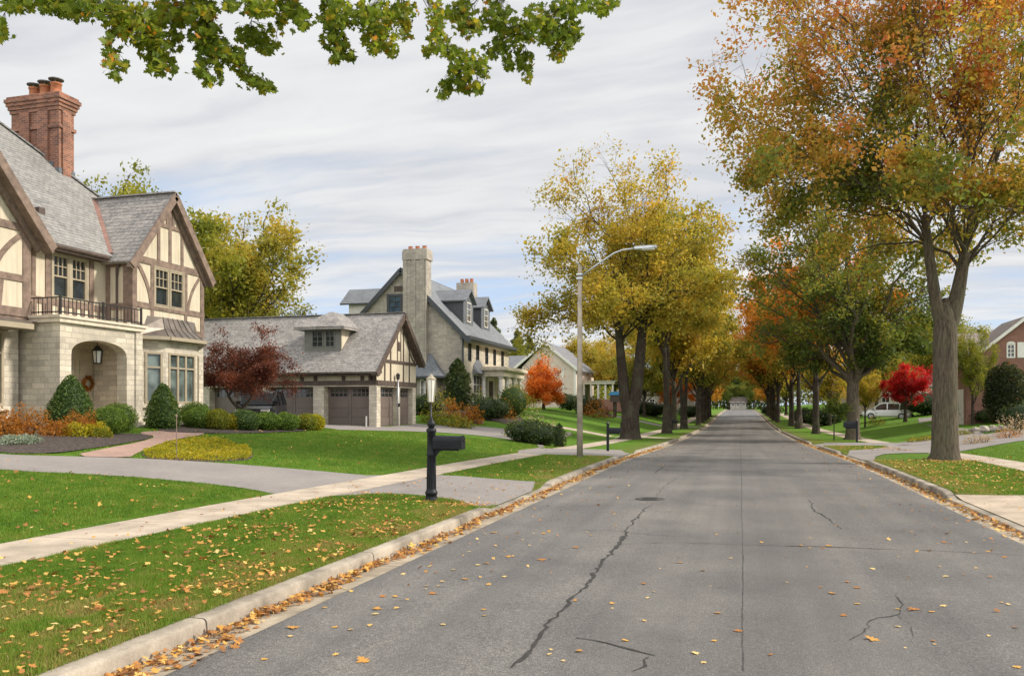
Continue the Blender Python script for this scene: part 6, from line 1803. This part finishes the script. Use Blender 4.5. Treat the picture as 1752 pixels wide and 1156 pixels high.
    p = atZ(1205, 700, 128); z = g(p[0], p[1])
    place_tree('maple_tree', 'small red orange tree low in the left row distance', (-9.5, 118, g(-9.5, 118)), m, 1, (1.1, 1.1, 1.3), None, T['lf_flame'])
    x, y, _ = gp(1427, 753); z = g(x, y)
    m = tree_meshes('sapling', 104, 3, .035, 1.3, (0, 0, 2.3), (.75, .75, .95), 6, 5, 4, 1500, .15, T['bark_dark'], T['lf_green'], sig=.12, low=1.1)
    place_tree('sapling', 'thin young sapling left of the right hand mailbox', (x, y, z), m)
    # --- tree overhead: trunk just outside the view on the left verge
    overhead()

def overhead():
    T = MT; rng = np.random.default_rng(71)
    bx, by = -6.9, 2.3; bz = g(bx, by)
    R = thing('maple_tree', 'green maple whose drooping leafy boughs hang across the top of the view', 'tree', (bx, by, bz))
    Cl = [(2, 50, 8, 20, 26), (28, 8, 28, 16, 60), (3, 62, 8, 10, 8), (75, 6, 22, 18, 46), (110, 10, 30, 20, 70), (128, 26, 14, 12, 26), (160, 12, 30, 24, 70), (185, 70, 9, 10, 12), (188, 108, 14, 18, 20), (200, 128, 9, 9, 7), (213, 112, 10, 10, 10),
          (205, 30, 30, 32, 110), (235, 40, 36, 36, 140), (262, 70, 26, 34, 110), (268, 110, 14, 20, 34), (275, 124, 8, 8, 7), (292, 108, 12, 14, 18), (300, 70, 14, 18, 30), (290, 25, 30, 26, 100),
          (340, 20, 30, 26, 100), (352, 60, 28, 30, 100), (370, 90, 26, 26, 80), (345, 118, 14, 16, 26), (357, 140, 11, 10, 12), (376, 128, 8, 14, 12), (400, 100, 16, 18, 34), (415, 118, 14, 14, 24), (430, 138, 14, 12, 22), (452, 148, 14, 11, 20), (465, 152, 9, 8, 9),
          (435, 62, 32, 20, 70), (455, 80, 14, 16, 24), (470, 78, 8, 9, 6), (395, 10, 14, 12, 24), (440, 12, 30, 18, 70), (490, 14, 24, 24, 70), (515, 30, 14, 18, 34), (520, 46, 9, 8, 8), (480, 40, 10, 10, 12),
          (575, 25, 30, 30, 100), (570, 62, 22, 24, 60), (582, 88, 18, 18, 34), (573, 104, 8, 7, 7), (600, 95, 10, 12, 14), (635, 30, 40, 32, 150), (650, 66, 30, 22, 70), (640, 85, 10, 12, 12), (672, 84, 12, 14, 18), (695, 55, 12, 20, 22), (690, 25, 24, 24, 70),
          (745, 30, 18, 30, 56), (752, 70, 18, 22, 40), (735, 88, 12, 9, 12), (790, 25, 26, 26, 80), (805, 48, 22, 18, 50), (775, 92, 22, 14, 36), (800, 105, 22, 20, 50), (785, 125, 22, 20, 48), (765, 150, 14, 14, 24), (757, 164, 9, 8, 8), (795, 148, 16, 12, 24), (818, 150, 10, 12, 14), (825, 115, 14, 16, 26),
          (850, 30, 30, 30, 110), (880, 60, 30, 28, 100), (850, 85, 22, 18, 50), (868, 112, 10, 14, 18), (895, 105, 18, 16, 36), (902, 128, 9, 12, 14), (930, 40, 34, 34, 130), (960, 65, 30, 26, 90), (955, 95, 14, 14, 24), (980, 52, 18, 24, 44), (975, 12, 30, 16, 60), (1025, 10, 28, 14, 50), (1030, 24, 10, 8, 10), (1050, 6, 10, 8, 10),
          (60, -40, 60, 30, 160), (200, -40, 80, 30, 260), (360, -40, 80, 30, 240), (520, -40, 70, 28, 200), (680, -40, 90, 30, 260), (860, -40, 90, 30, 260), (1000, -40, 50, 24, 120)]
    boughs = []
    mb = MB()
    top = Vector((bx, by, bz + 5.2))
    mb.tube([(bx, by, bz - .3), (bx, by, bz), (bx + .02, by, bz + .3), (bx, by + .03, bz + 1.2), (bx + .05, by, bz + 3), (bx, by + .1, bz + 5.2), (bx + .1, by + .2, bz + 8.5)], [.48, .42, .34, .30, .27, .24, .12], 18)
    # main boughs run above the view
    spine = [(60, 7.6), (240, 7.4), (400, 7.9), (600, 8.2), (800, 8.6), (960, 9.0)]
    BP = []
    for px, Z in spine:
        e = Vector(atZ(px, -150, Z)); s = Vector((bx, by + .05, bz + 4.0 + .25 * len(BP)))
        mid_ = (s + e) / 2 + Vector((0, 0, .9))
        Q = bez(np.array(s), np.array(mid_), np.array(e), 10)
        mb.tube(Q, np.linspace(.10, .022, 10), 8, cap=False); BP.append((px, Q))
    Cs = []
    Zmap = lambda px: np.interp(px, [s[0] for s in spine], [s[1] for s in spine])
    placed = []
    for (px, py, rx, ry, n) in sorted(Cl, key=lambda c: c[1]):
        Z = float(Zmap(px)) + rng.normal() * .3
        c = Vector(atZ(px, py, Z))
        cand = [q for q in placed if q[1] < py - 6]
        best = min(cand, key=lambda q: math.hypot((q[0] - px) * 1.3, q[1] - py)) if cand else None
        if py < 0 or best is None or math.hypot(best[0] - px, best[1] - py) > 110:
            k = min(range(len(BP)), key=lambda i: abs(BP[i][0] - px))
            src = min((Vector(q) for q in BP[k][1][4:]), key=lambda q: (q - c).length); r0 = .012
        else:
            src, r0 = best[2], max(.004, best[3] * .62)
            Z = .5 * Z + .5 * best[4]; c = Vector(atZ(px, py, Z))
        mid_ = (src + c) / 2 + Vector((rng.normal() * .06, rng.normal() * .06, abs(rng.normal()) * .06))
        Q = bez(np.array(src), np.array(mid_), np.array(c), 7); Q[1:-1] += rng.normal(size=(5, 3)) * .012
        mb.tube(Q, np.linspace(r0, r0 * .6, 7), 5, cap=False)
        placed.append((px, py, c, r0, Z))
        n = int(n * 2.0)
        u = rng.normal(size=(n, 3)); u /= np.linalg.norm(u, axis=1, keepdims=True); u *= rng.uniform(0, 1, (n, 1)) ** .42
        for a in u:
            p = atZ(px + a[0] * rx * 1.12, py + a[1] * ry * 1.1, Z + a[2] * .4); Cs.append(p)
            if rng.uniform() < .22: mb.tube([Q[rng.integers(3, 7)], Vector(p) + Vector((0, 0, .03))], [.003, .0015], 3, cap=False)
        for t_ in rng.uniform(.1, .95, 7):
            Cs.append(tuple(Q[int(t_ * 6)] + rng.normal(size=3) * .06))
    part_ = mb.build('trunk', T['bark'], R, True)
    C = np.array(Cs)
    V = maple_polys(C, .082, rng, (0, -.45, .5), (0, 0, -.8), .9)
    tone = np.clip(.50 + .14 * smooth_noise(C, rng, .9) + rng.normal(size=len(C)) * .2, 0, 1)
    V = V - np.array([bx, by, bz])
    link('crown', fastmesh('overhead_crown', V, len(MAPLE), T['lf_maple'], tone), R)

def planting():
    T = MT
    P = lambda px, py: (lambda q: (q[0], q[1], g(q[0], q[1])))(gp(px, py))
    # clipped cones and balls by the porch
    def at(px, X):                        # on a line parallel with the house front
        q = onx(px, 700, X); return (q[0], q[1], g(q[0], q[1]))
    k = 27.5 / 1400
    l = at(121, -18.75); shrub('topiary', 'clipped green cone shrub left of the porch arch', l, .68, .68, 1.62, 5200, .07, T['lf_cone'], 'cone', 1, 'clipped cones by the entrance', rough=.08)
    l = at(279, -18.3); shrub('topiary', 'rounder clipped green cone shrub right of the porch steps', l, .58, .58, 1.50, 4800, .07, T['lf_cone'], 'cone', 2, 'clipped cones by the entrance', rough=.08, tone_bias=.06)
    l = at(186, -17.5); shrub('boxwood', 'round clipped boxwood ball in front of its twin by the porch', l, .52, .52, .80, 5200, .042, T['lf_box'], 'ball', 3, 'clipped boxwood balls', rough=.02)
    l = at(203, -18.0); shrub('boxwood', 'round clipped boxwood ball half hidden behind its twin by the porch', l, .55, .55, .86, 4200, .042, T['lf_box'], 'ball', 4, 'clipped boxwood balls', rough=.02, tone_bias=-.1)
    l = at(333, -18.6); shrub('boxwood', 'low round boxwood under the bay window, darker one at the rear', l, .62, .6, .88, 4200, .045, T['lf_box'], 'ball', 5, 'clipped boxwood balls', rough=.02, tone_bias=-.12)
    l = at(340, -18.1); shrub('boxwood', 'low round boxwood under the bay window, brighter one in front', l, .54, .54, .72, 4600, .045, T['lf_box'], 'ball', 6, 'clipped boxwood balls', rough=.02)
    row = [(372, .42, .66, 'lf_spring', 'yellowish green mound beside the bay window boxwoods'), (393, .34, .5, 'lf_yellow', 'yellow leaved low mound left of the maroon maple stems'), (418, .55, .68, 'lf_cone', 'blue green round shrub below the maroon maple'), (456, .48, .6, 'lf_box', 'round green shrub in front of the dark parked car'),
           (489, .46, .58, 'lf_box', 'green shrub with gold tips right of the dark car'), (524, .38, .56, 'lf_spring', 'light green mound near the garage pier'), (539, .34, .54, 'lf_yellow', 'yellow green mound against the garage drive')]
    for i, (px, r, h, lf, lab) in enumerate(row):
        q = P(px, 735 if px < 400 else 736); sx = (abs(q[0]) + abs(q[1])) * 0 + math.hypot(q[0], q[1]) / 28
        shrub('shrub', lab, q, r * sx, r * sx, h * sx, 2600, .06, T[lf], 'ball', 10 + i, 'row of rounded shrubs along the bed', rough=.08)
    # orange and yellow border
    for i, (px, X, rx, h, lf, lab) in enumerate([(8, -18.2, .55, .62, 'lf_rust', 'olive orange bush at the left picture edge by the house'), (48, -18.1, .72, .82, 'lf_rust', 'large rust orange bush before the shaded porch wall'), (100, -17.6, .38, .42, 'lf_rust', 'low russet tuft between the two rust bushes'),
                                             (137, -17.7, .62, .70, 'lf_rust', 'rust and green bush right of the clipped cone'), (128, -17.3, .34, .40, 'lf_yellow', 'yellow mound at the foot of the rust bush'), (162, -17.2, .42, .40, 'lf_yellow', 'golden mound beside the boxwood twin'), (174, -16.9, .30, .28, 'lf_spring', 'small lime green clump at the front of the mulch bed')]):
        q = onx(px, 700, X); q = (q[0], q[1], g(q[0], q[1]))
        shrub('shrub', lab, q, rx, rx, h, 3000 if rx > .4 else 1200, .062, T[lf], 'mound', 30 + i, 'autumn border plants by the house')
    for i, px in enumerate((8, 22, 36, 52)):
        q = onx(px, 700, -16.4 - .12 * (i % 2)); q = (q[0], q[1], g(q[0], q[1]) + .02)
        shrub('groundcover', '%s silvery clump from the left edge of the mulch bed' % ['first', 'second', 'third', 'fourth'][i], q, .32, .32, .2, 500, .06, T['lf_silver'], 'mound', 50 + i, 'silvery clumps edging the mulch')
    # yellow groundcover patch on the lawn
    rng = np.random.default_rng(8)
    poly = chaikin([gp(*q)[:2] for q in [(228, 783), (330, 789), (418, 788), (434, 779), (422, 764), (378, 754), (335, 752), (285, 760)]], 1)
    A = np.array(poly); x = rng.uniform(A[:, 0].min(), A[:, 0].max(), 15000); y = rng.uniform(A[:, 1].min(), A[:, 1].max(), 15000)
    kk = inside(x, y, poly); x, y = x[kk], y[kk]
    hh = np.clip(.11 + .10 * smooth_noise(np.stack([x, y, 0 * x], 1), rng, .8), .02, 1)
    C = np.stack([x, y, G(x, y) + rng.uniform(0.02, 1, len(x)) * hh], 1)
    o = link('groundcover', fastmesh('groundcover', leaf_quads(C, .06, rng, up=.6), 4, T['lf_yellow'], np.clip(.45 + .25 * smooth_noise(C, rng, .9) + rng.normal(size=len(C)) * .16, 0, 1)))
    o['kind'] = 'stuff'; tag(o, 'yellow green low groundcover spreading beside the brick walk', 'groundcover')
    # stone house planting
    q = ony(783, 700, 61.5); q = (q[0], q[1], g(q[0], q[1])); shrub('columnar_yew', 'tall dark columnar evergreen at the stone house corner', q, 1.15, 1.15, 4.1, 5000, .17, T['lf_hedge'], 'column', 60, rough=.16)
    def bush(px, Z, rx, h, lf, lab, sh='mound', n=900, sz=.15, name='shrub'):
        p = atZ(px, 700, Z); shrub(name, lab, (p[0], p[1], g(p[0], p[1])), rx, rx, h, n, sz, T[lf], sh, px, 'shrubs about the stone house', rough=.12)
    bush(728, 60, 1.3, 1.5, 'lf_hedge', 'dark low hedge right of the garage under the side bay', 'ball')
    bush(752, 59, 1.3, 2.1, 'lf_olive', 'olive gold bush under the side bay of the stone house')
    bush(772, 57, .7, 1.5, 'lf_rust', 'orange bush just left of the columnar evergreen')
    bush(797, 55, .9, 1.3, 'lf_rust', 'orange bush at the front of the columnar evergreen')
    bush(812, 54, .7, 1.2, 'lf_rust', 'rust brown bush right of the columnar evergreen')
    bush(740, 52, .9, .9, 'lf_spring', 'bright green low clump beside the garage drive')
    bush(768, 50, 1.0, .8, 'lf_spring', 'pale green clump by the drive before the orange bush')
    bush(790, 49, .8, .7, 'lf_olive', 'low olive clump near the lawn edge of the stone house')
    bush(829, 58, 1.2, 1.6, 'lf_hedge', 'dark hedge below the arched window', 'ball')
    bush(848, 60, 1.2, 1.5, 'lf_hedge', 'dark hedge in front of the portico', 'ball')
    bush(865, 61, .8, 1.5, 'lf_rust', 'orange brown bush at the portico step')
    bush(878, 62, 1.3, 2.6, 'lf_green', 'tall green bush right of the portico columns', 'ball')
    bush(820, 61, .9, 2.2, 'lf_green', 'upright green shrub against the arched window')
    bush(905, 41, 1.2, 1.15, 'lf_hedge', 'large dark spreading bush beside the garage drive bend', 'ball', 2600, .10)
    bush(930, 40, 1.0, 1.0, 'lf_hedge', 'dark bush at the right end of the drive bed', 'ball', 2000, .10)
    bush(893, 44, 1.1, 1.25, 'lf_green', 'green bush behind the dark spreading bush', 'mound', 1600, .10)
    bush(957, 38, .35, 1.1, 'lf_hedge', 'narrow upright dark shrub at the tip of the drive bed', 'column', 900, .08)
    bush(918, 45, 1.3, 1.5, 'lf_beige', 'beige plumed bush behind the dark drive bed bushes', 'mound', 1100, .10)
    bush(940, 44, .8, 1.1, 'lf_beige', 'smaller beige flowering bush right of the plumed one', 'mound', 700, .10)
    bush(900, 80, 1.6, 1.8, 'lf_olive', 'olive bush under the flame orange maple', 'mound', 900, .17)
    bush(975, 95, 1.6, 1.9, 'lf_hedge', 'dark bush at the pale house corner', 'ball', 900, .2)
    bush(1005, 90, 1.6, 2.1, 'lf_hedge', 'dark bush in front of the columned side porch', 'ball', 900, .2)
    bush(1016, 86, 1.5, 2.2, 'lf_rust', 'golden bush before the columned side porch', 'mound', 900, .2)
    bush(1035, 92, 1.2, 1.2, 'lf_maroon', 'maroon bush left of the blue roofed box', 'mound', 700, .2)
    for px, Z, lab in ((1090, 115, 'dark hedge behind the forked tree'), (1118, 120, 'dark hedge right of the forked tree'), (1180, 140, 'dark shrubs between the left row trunks'), (1378, 110, 'dark shrub between the right row trunks'), (1410, 95, 'dark shrub left of the sapling'), (1440, 100, 'dark shrub behind the sapling'), (1320, 150, 'low shrub on the right kerb far away')):
        bush(px, Z, 2.2, 2.0, 'lf_hedge', lab, 'ball', 900, .25)
    # rocks edging the drive bed
    rng = np.random.default_rng(4)
    def rock(q, r, lab, grp):
        bm = bmesh.new(); bmesh.ops.create_icosphere(bm, subdivisions=2, radius=1)
        sx, sy, sz = r * rng.uniform(.8, 1.3), r * rng.uniform(.8, 1.2), r * rng.uniform(.5, .8)
        ph = rng.uniform(0, 6, 3)
        for v in bm.verts:
            n_ = 1 + .16 * math.sin(v.co.x * 4 + ph[0]) + .14 * math.sin(v.co.y * 5 + ph[1]) + .12 * math.sin(v.co.z * 6 + ph[2]); v.co = Vector((v.co.x * sx * n_, v.co.y * sy * n_, v.co.z * sz * n_))
        me = bpy.data.meshes.new('boulder'); bm.to_mesh(me); bm.free(); me.materials.append(T['rock'])
        o = link('boulder', me); o.location = (q[0], q[1], q[2] + sz * .35); o.rotation_euler.z = rng.uniform(0, 6.28); tag(o, lab, 'boulder', grp)
    nm = ['first', 'second', 'third', 'fourth', 'fifth', 'sixth', 'seventh', 'eighth', 'ninth', 'tenth']
    for i, (px, py) in enumerate([(800, 722), (818, 724), (905, 738), (922, 742), (942, 746), (962, 748), (972, 744)]):
        rock(P(px, py), rng.uniform(.16, .3), '%s pale boulder from the left edging the garage drive bed' % nm[i], 'boulders edging the drive bed')
    # right hand side
    for i, (px, py, r) in enumerate([(1655, 742, .24), (1668, 741, .36), (1684, 739, .36), (1700, 737, .32), (1715, 735, .28), (1728, 733, .3), (1744, 731, .3)]):
        rock(P(px, py), r, '%s pale boulder from the left edging the right hand driveway' % nm[i], 'boulders edging the right drive')
    def bushr(px, Z, rx, h, lf, lab, sh='mound', n=900, sz=.12, name='shrub'):
        p = atZ(px, 700, Z); shrub(name, lab, (p[0], p[1], g(p[0], p[1])), rx, rx, h, n, sz, T[lf], sh, px + 7, 'shrubs about the brick house', rough=.2)
    p = atZ(1721, 700, 50); z = g(p[0], p[1])
    shrub('evergreen', 'big rounded dark green tree shrub in front of the brick wall', (p[0], p[1], z + .1), 1.2, 1.2, 3.7, 7500, .15, T['lf_shade'], 'ball', 90, rough=.16)
    bushr(1672, 58, 1.0, 1.0, 'lf_hedge', 'dark foundation shrub at the brick house corner', 'ball'); bushr(1690, 57, .9, .9, 'lf_hedge', 'second dark foundation shrub under the brick wall', 'ball'); bushr(1705, 55, .9, 1.2, 'lf_hedge', 'dark shrub beside the big rounded evergreen', 'ball')
    bushr(1645, 60, 1.2, 1.9, 'lf_green', 'green bush just right of the thick maple trunk', 'ball')
    bushr(1740, 42, 1.0, 1.1, 'lf_beige', 'pinkish beige bush at the right picture edge by the stones', 'mound', 1300, .08); bushr(1750, 46, 1.2, 1.5, 'lf_hedge', 'dark green bush at the right picture edge', 'ball')
    bushr(1665, 38.5, .55, .45, 'lf_beige', 'low beige flowers among the boulders, left clump', 'mound', 700, .06); bushr(1685, 38.3, .5, .42, 'lf_beige', 'low beige flowers among the boulders, middle clump', 'mound', 600, .06); bushr(1725, 40, .7, .5, 'lf_rust', 'rusty low plants above the boulders', 'mound', 600, .07)
    for i, px in enumerate((1565, 1585, 1605, 1648)):
        q = P(px, [756, 754, 751, 744][i]); shrub('shrub', '%s low dark tuft from the left along the right lawn edge' % nm[i], q, .55, .4, .3, 600, .07, T['lf_olive'], 'mound', 200 + i, 'low tufts edging the right lawn')
    bushr(1500, 76, 1.0, .9, 'lf_green', 'green clump beside the white vehicle', 'mound'); bushr(1585, 82, 3.0, 2.4, 'lf_hedge', 'dark thicket under the scarlet maple', 'ball', 1500, .2)

def woods():
    """the far woods that close the view between and beyond the houses"""
    rng = np.random.default_rng(31)
    def band(name, label, xs, ys, h, n, lf, size):
        k = len(xs)
        t = rng.uniform(0, k - 1.001, n); i = t.astype(int); f = t - i
        xs_, ys_ = np.array(xs, float), np.array(ys, float)
        x = xs_[i] * (1 - f) + xs_[i + 1] * f + rng.normal(size=n) * 3.5; y = ys_[i] * (1 - f) + ys_[i + 1] * f + rng.normal(size=n) * 3.5
        P = np.stack([x, y, 0 * x], 1)
        top = h * (1 + .22 * smooth_noise(P, rng, 14) + .15 * smooth_noise(P, rng, 5))
        z = G(x, y) + top * rng.uniform(0, 1, n) ** .75
        C = np.stack([x, y, z], 1)
        tone = np.clip(.42 + .35 * smooth_noise(P, rng, 11) + .12 * smooth_noise(C, rng, 2.5) + rng.normal(size=n) * .1, 0, 1)
        o = link(name, fastmesh(name, leaf_quads(C, size, rng), 4, MT[lf], tone)); o['kind'] = 'stuff'; tag(o, label, 'woods')
    band('woodland', 'far autumn wood closing the end of the street', (-70, -30, -9, 0, 9, 30, 80), (262, 285, 300, 305, 300, 285, 255), 13, 26000, 'lf_green', .9)
    band('woodland', 'autumn wood behind the houses on the left', (-30, -42, -50, -60, -110), (225, 180, 150, 128, 118), 9, 22000, 'lf_olive', .8)
    band('woodland', 'autumn wood behind the houses on the right', (24, 30, 36, 44, 70), (230, 180, 145, 118, 108), 9, 22000, 'lf_olive', .8)
# ------------------------------------------------------------------ sky, sun, camera
def sky():
    w = bpy.data.worlds.new('World'); scene.world = w; w.use_nodes = True
    nt = w.node_tree; bg = nt.nodes['Background']
    el, az = math.radians(38), SUN_AZ
    s = nd(nt, 'ShaderNodeTexSky', sky_type='NISHITA', sun_disc=False, sun_elevation=el, sun_rotation=az, altitude=100, air_density=1.0, dust_density=.6, ozone_density=1.2)
    d = nd(nt, 'ShaderNodeTexCoord').outputs['Generated']
    sp = nd(nt, 'ShaderNodeSeparateXYZ', {0: d})
    zc = mth(nt, 'ADD', mth(nt, 'MAXIMUM', sp.outputs[2], 0.0), .10)
    cx = mth(nt, 'DIVIDE', sp.outputs[0], zc); cy = mth(nt, 'DIVIDE', sp.outputs[1], zc)
    v = nd(nt, 'ShaderNodeCombineXYZ', {0: cx, 1: cy, 2: 0.0}).outputs[0]
    warp = nd(nt, 'ShaderNodeTexNoise', {'Vector': v, 'Scale': .7, 'Detail': 3.0})
    wv = nd(nt, 'ShaderNodeVectorMath', {0: warp.outputs['Color'], 1: (.55, .55, 0)}, operation='MULTIPLY').outputs[0]
    w2 = nd(nt, 'ShaderNodeTexNoise', {'Vector': v, 'Scale': 3.2, 'Detail': 4.0})
    wv2 = nd(nt, 'ShaderNodeVectorMath', {0: w2.outputs['Color'], 1: (.13, .13, 0)}, operation='MULTIPLY').outputs[0]
    wv = nd(nt, 'ShaderNodeVectorMath', {0: wv, 1: wv2}, operation='ADD').outputs[0]
    v2 = nd(nt, 'ShaderNodeVectorMath', {0: v, 1: wv}, operation='ADD').outputs[0]
    # long streets of cloud, then their fine rolls
    m1 = nd(nt, 'ShaderNodeMapping', {'Vector': v2, 'Location': (3.1, 1.7, 0), 'Rotation': (0, 0, math.radians(24)), 'Scale': (.42, 1.35, 1)}).outputs[0]
    m2 = nd(nt, 'ShaderNodeMapping', {'Vector': v2, 'Rotation': (0, 0, math.radians(-8)), 'Scale': (.8, 3.4, 1)}).outputs[0]
    big = noise(nt, m1, .8, 5, .55); roll = noise(nt, m2, 1.0, 3, .5)
    m3 = nd(nt, 'ShaderNodeMapping', {'Vector': v2, 'Rotation': (0, 0, math.radians(-14)), 'Scale': (1.5, 8.0, 1)}).outputs[0]
    fine = noise(nt, m3, 1.0, 3, .5)
    puff = nd(nt, 'ShaderNodeTexNoise', {'Vector': nd(nt, 'ShaderNodeMapping', {'Vector': v2, 'Rotation': (0, 0, math.radians(8)), 'Scale': (3.0, 5.5, 1)}).outputs[0], 'Scale': 1.0, 'Detail': 5.0, 'Roughness': .6}).outputs['Fac']
    fine = mth(nt, 'ADD', mth(nt, 'MULTIPLY', fine, .5), mth(nt, 'MULTIPLY', puff, .5))
    dens = mth(nt, 'ADD', mth(nt, 'ADD', mth(nt, 'MULTIPLY', big, .72), mth(nt, 'ADD', mth(nt, 'MULTIPLY', roll, .24), mth(nt, 'MULTIPLY', fine, .14))), mth(nt, 'MULTIPLY', mth(nt, 'SUBTRACT', sp.outputs[2], .24), .38))
    cover = ramp(nt, dens, [(.42, (.30, .30, .30)), (.50, (.80, .80, .80)), (.56, (1, 1, 1))])
    tone = mth(nt, 'ADD', mth(nt, 'ADD', mth(nt, 'MULTIPLY', roll, .45), mth(nt, 'MULTIPLY', big, .3)), mth(nt, 'MULTIPLY', fine, .32))
    K = 10.0
    cl = ramp(nt, tone, [(.40, (.60, .63, .70)), (.49, (.735, .755, .80)), (.57, (.87, .88, .895)), (.68, (.96, .96, .96))])
    # brightness added to the unseen sky behind the view, as fill for shaded faces
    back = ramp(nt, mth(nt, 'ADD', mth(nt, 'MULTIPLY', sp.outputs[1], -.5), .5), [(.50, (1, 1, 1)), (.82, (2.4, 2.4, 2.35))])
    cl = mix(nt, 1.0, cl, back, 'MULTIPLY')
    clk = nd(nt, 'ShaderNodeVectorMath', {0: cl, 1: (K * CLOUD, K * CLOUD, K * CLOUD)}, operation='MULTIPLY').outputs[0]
    blue = mix(nt, .75, s.outputs['Color'], (4.0, 5.4, 7.6))
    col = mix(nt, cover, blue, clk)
    # under the horizon: plain dull ground tone
    below = mth(nt, 'LESS_THAN', sp.outputs[2], -.01)
    col = mix(nt, below, col, (1.2, 1.2, 1.0))
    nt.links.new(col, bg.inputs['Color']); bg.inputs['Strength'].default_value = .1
    sd = bpy.data.lights.new('sun', 'SUN'); sd.energy = SUN_E; sd.angle = math.radians(SUN_A); sd.color = (1.0, .93, .82)
    so = bpy.data.objects.new('sun', sd); COL.objects.link(so)
    dirv = Vector((math.sin(az) * math.cos(el), math.cos(az) * math.cos(el), math.sin(el)))
    so.rotation_euler = dirv.to_track_quat('Z', 'Y').to_euler(); so.location = (20, 20, 40)

def camera():
    c = bpy.data.cameras.new('camera'); o = bpy.data.objects.new('camera', c); COL.objects.link(o)
    c.sensor_width = 36; c.lens = 36 * F / 1752; c.shift_y = (CY - 578) / 1752; c.clip_end = 5000; c.clip_start = .05
    o.location = (0, 0, EYE); o.rotation_euler = (math.pi / 2, 0, YAW)
    scene.camera = o

SUN_AZ = math.radians(72)                  # clockwise from +y: right and ahead
SUN_E, SUN_A, CLOUD = 3.3, 7.0, .64

build_mats()
setting()
tudor_house(); garage(); stone_house(); white_house(); brick_house(); far_houses()
ornate_mailbox()
plain_mailbox('plain black mailbox on a square post left of the forked tree', 1040, 772, 1)
plain_mailbox('small dark mailbox beside the second left row trunk', 1150, 736, 1)
plain_mailbox('wide black mailbox in front of the dark green maple on the right verge', 1466, 757, -1, 1.25, .62, 'black', 'black', .34)
street_light(); lamp_posts(); manhole()
q = atZ(1518, 705, 84); car('parked_car', 'white parked van facing left on the lawn drive beyond the right row', (q[0], q[1], g(q[0], q[1]) + .0), math.pi - .28, MT['white_paint'])
q = onx(448, 706, -23.4); car('parked_car', 'dark parked car half hidden behind the round shrubs near the garage', (q[0], q[1], g(q[0], q[1])), -1.2, MT['black_car'])
all_trees(); planting(); woods()
grass_blades(); fallen_leaves()
sky(); camera()
vs = scene.view_settings
vs.view_transform = 'Standard'; vs.look = 'None'; vs.exposure = 0.55; vs.gamma = 1.0
scene.cycles.max_bounces = 8; scene.cycles.diffuse_bounces = 6; scene.cycles.transparent_max_bounces = 8
scene.cycles.use_adaptive_sampling = True
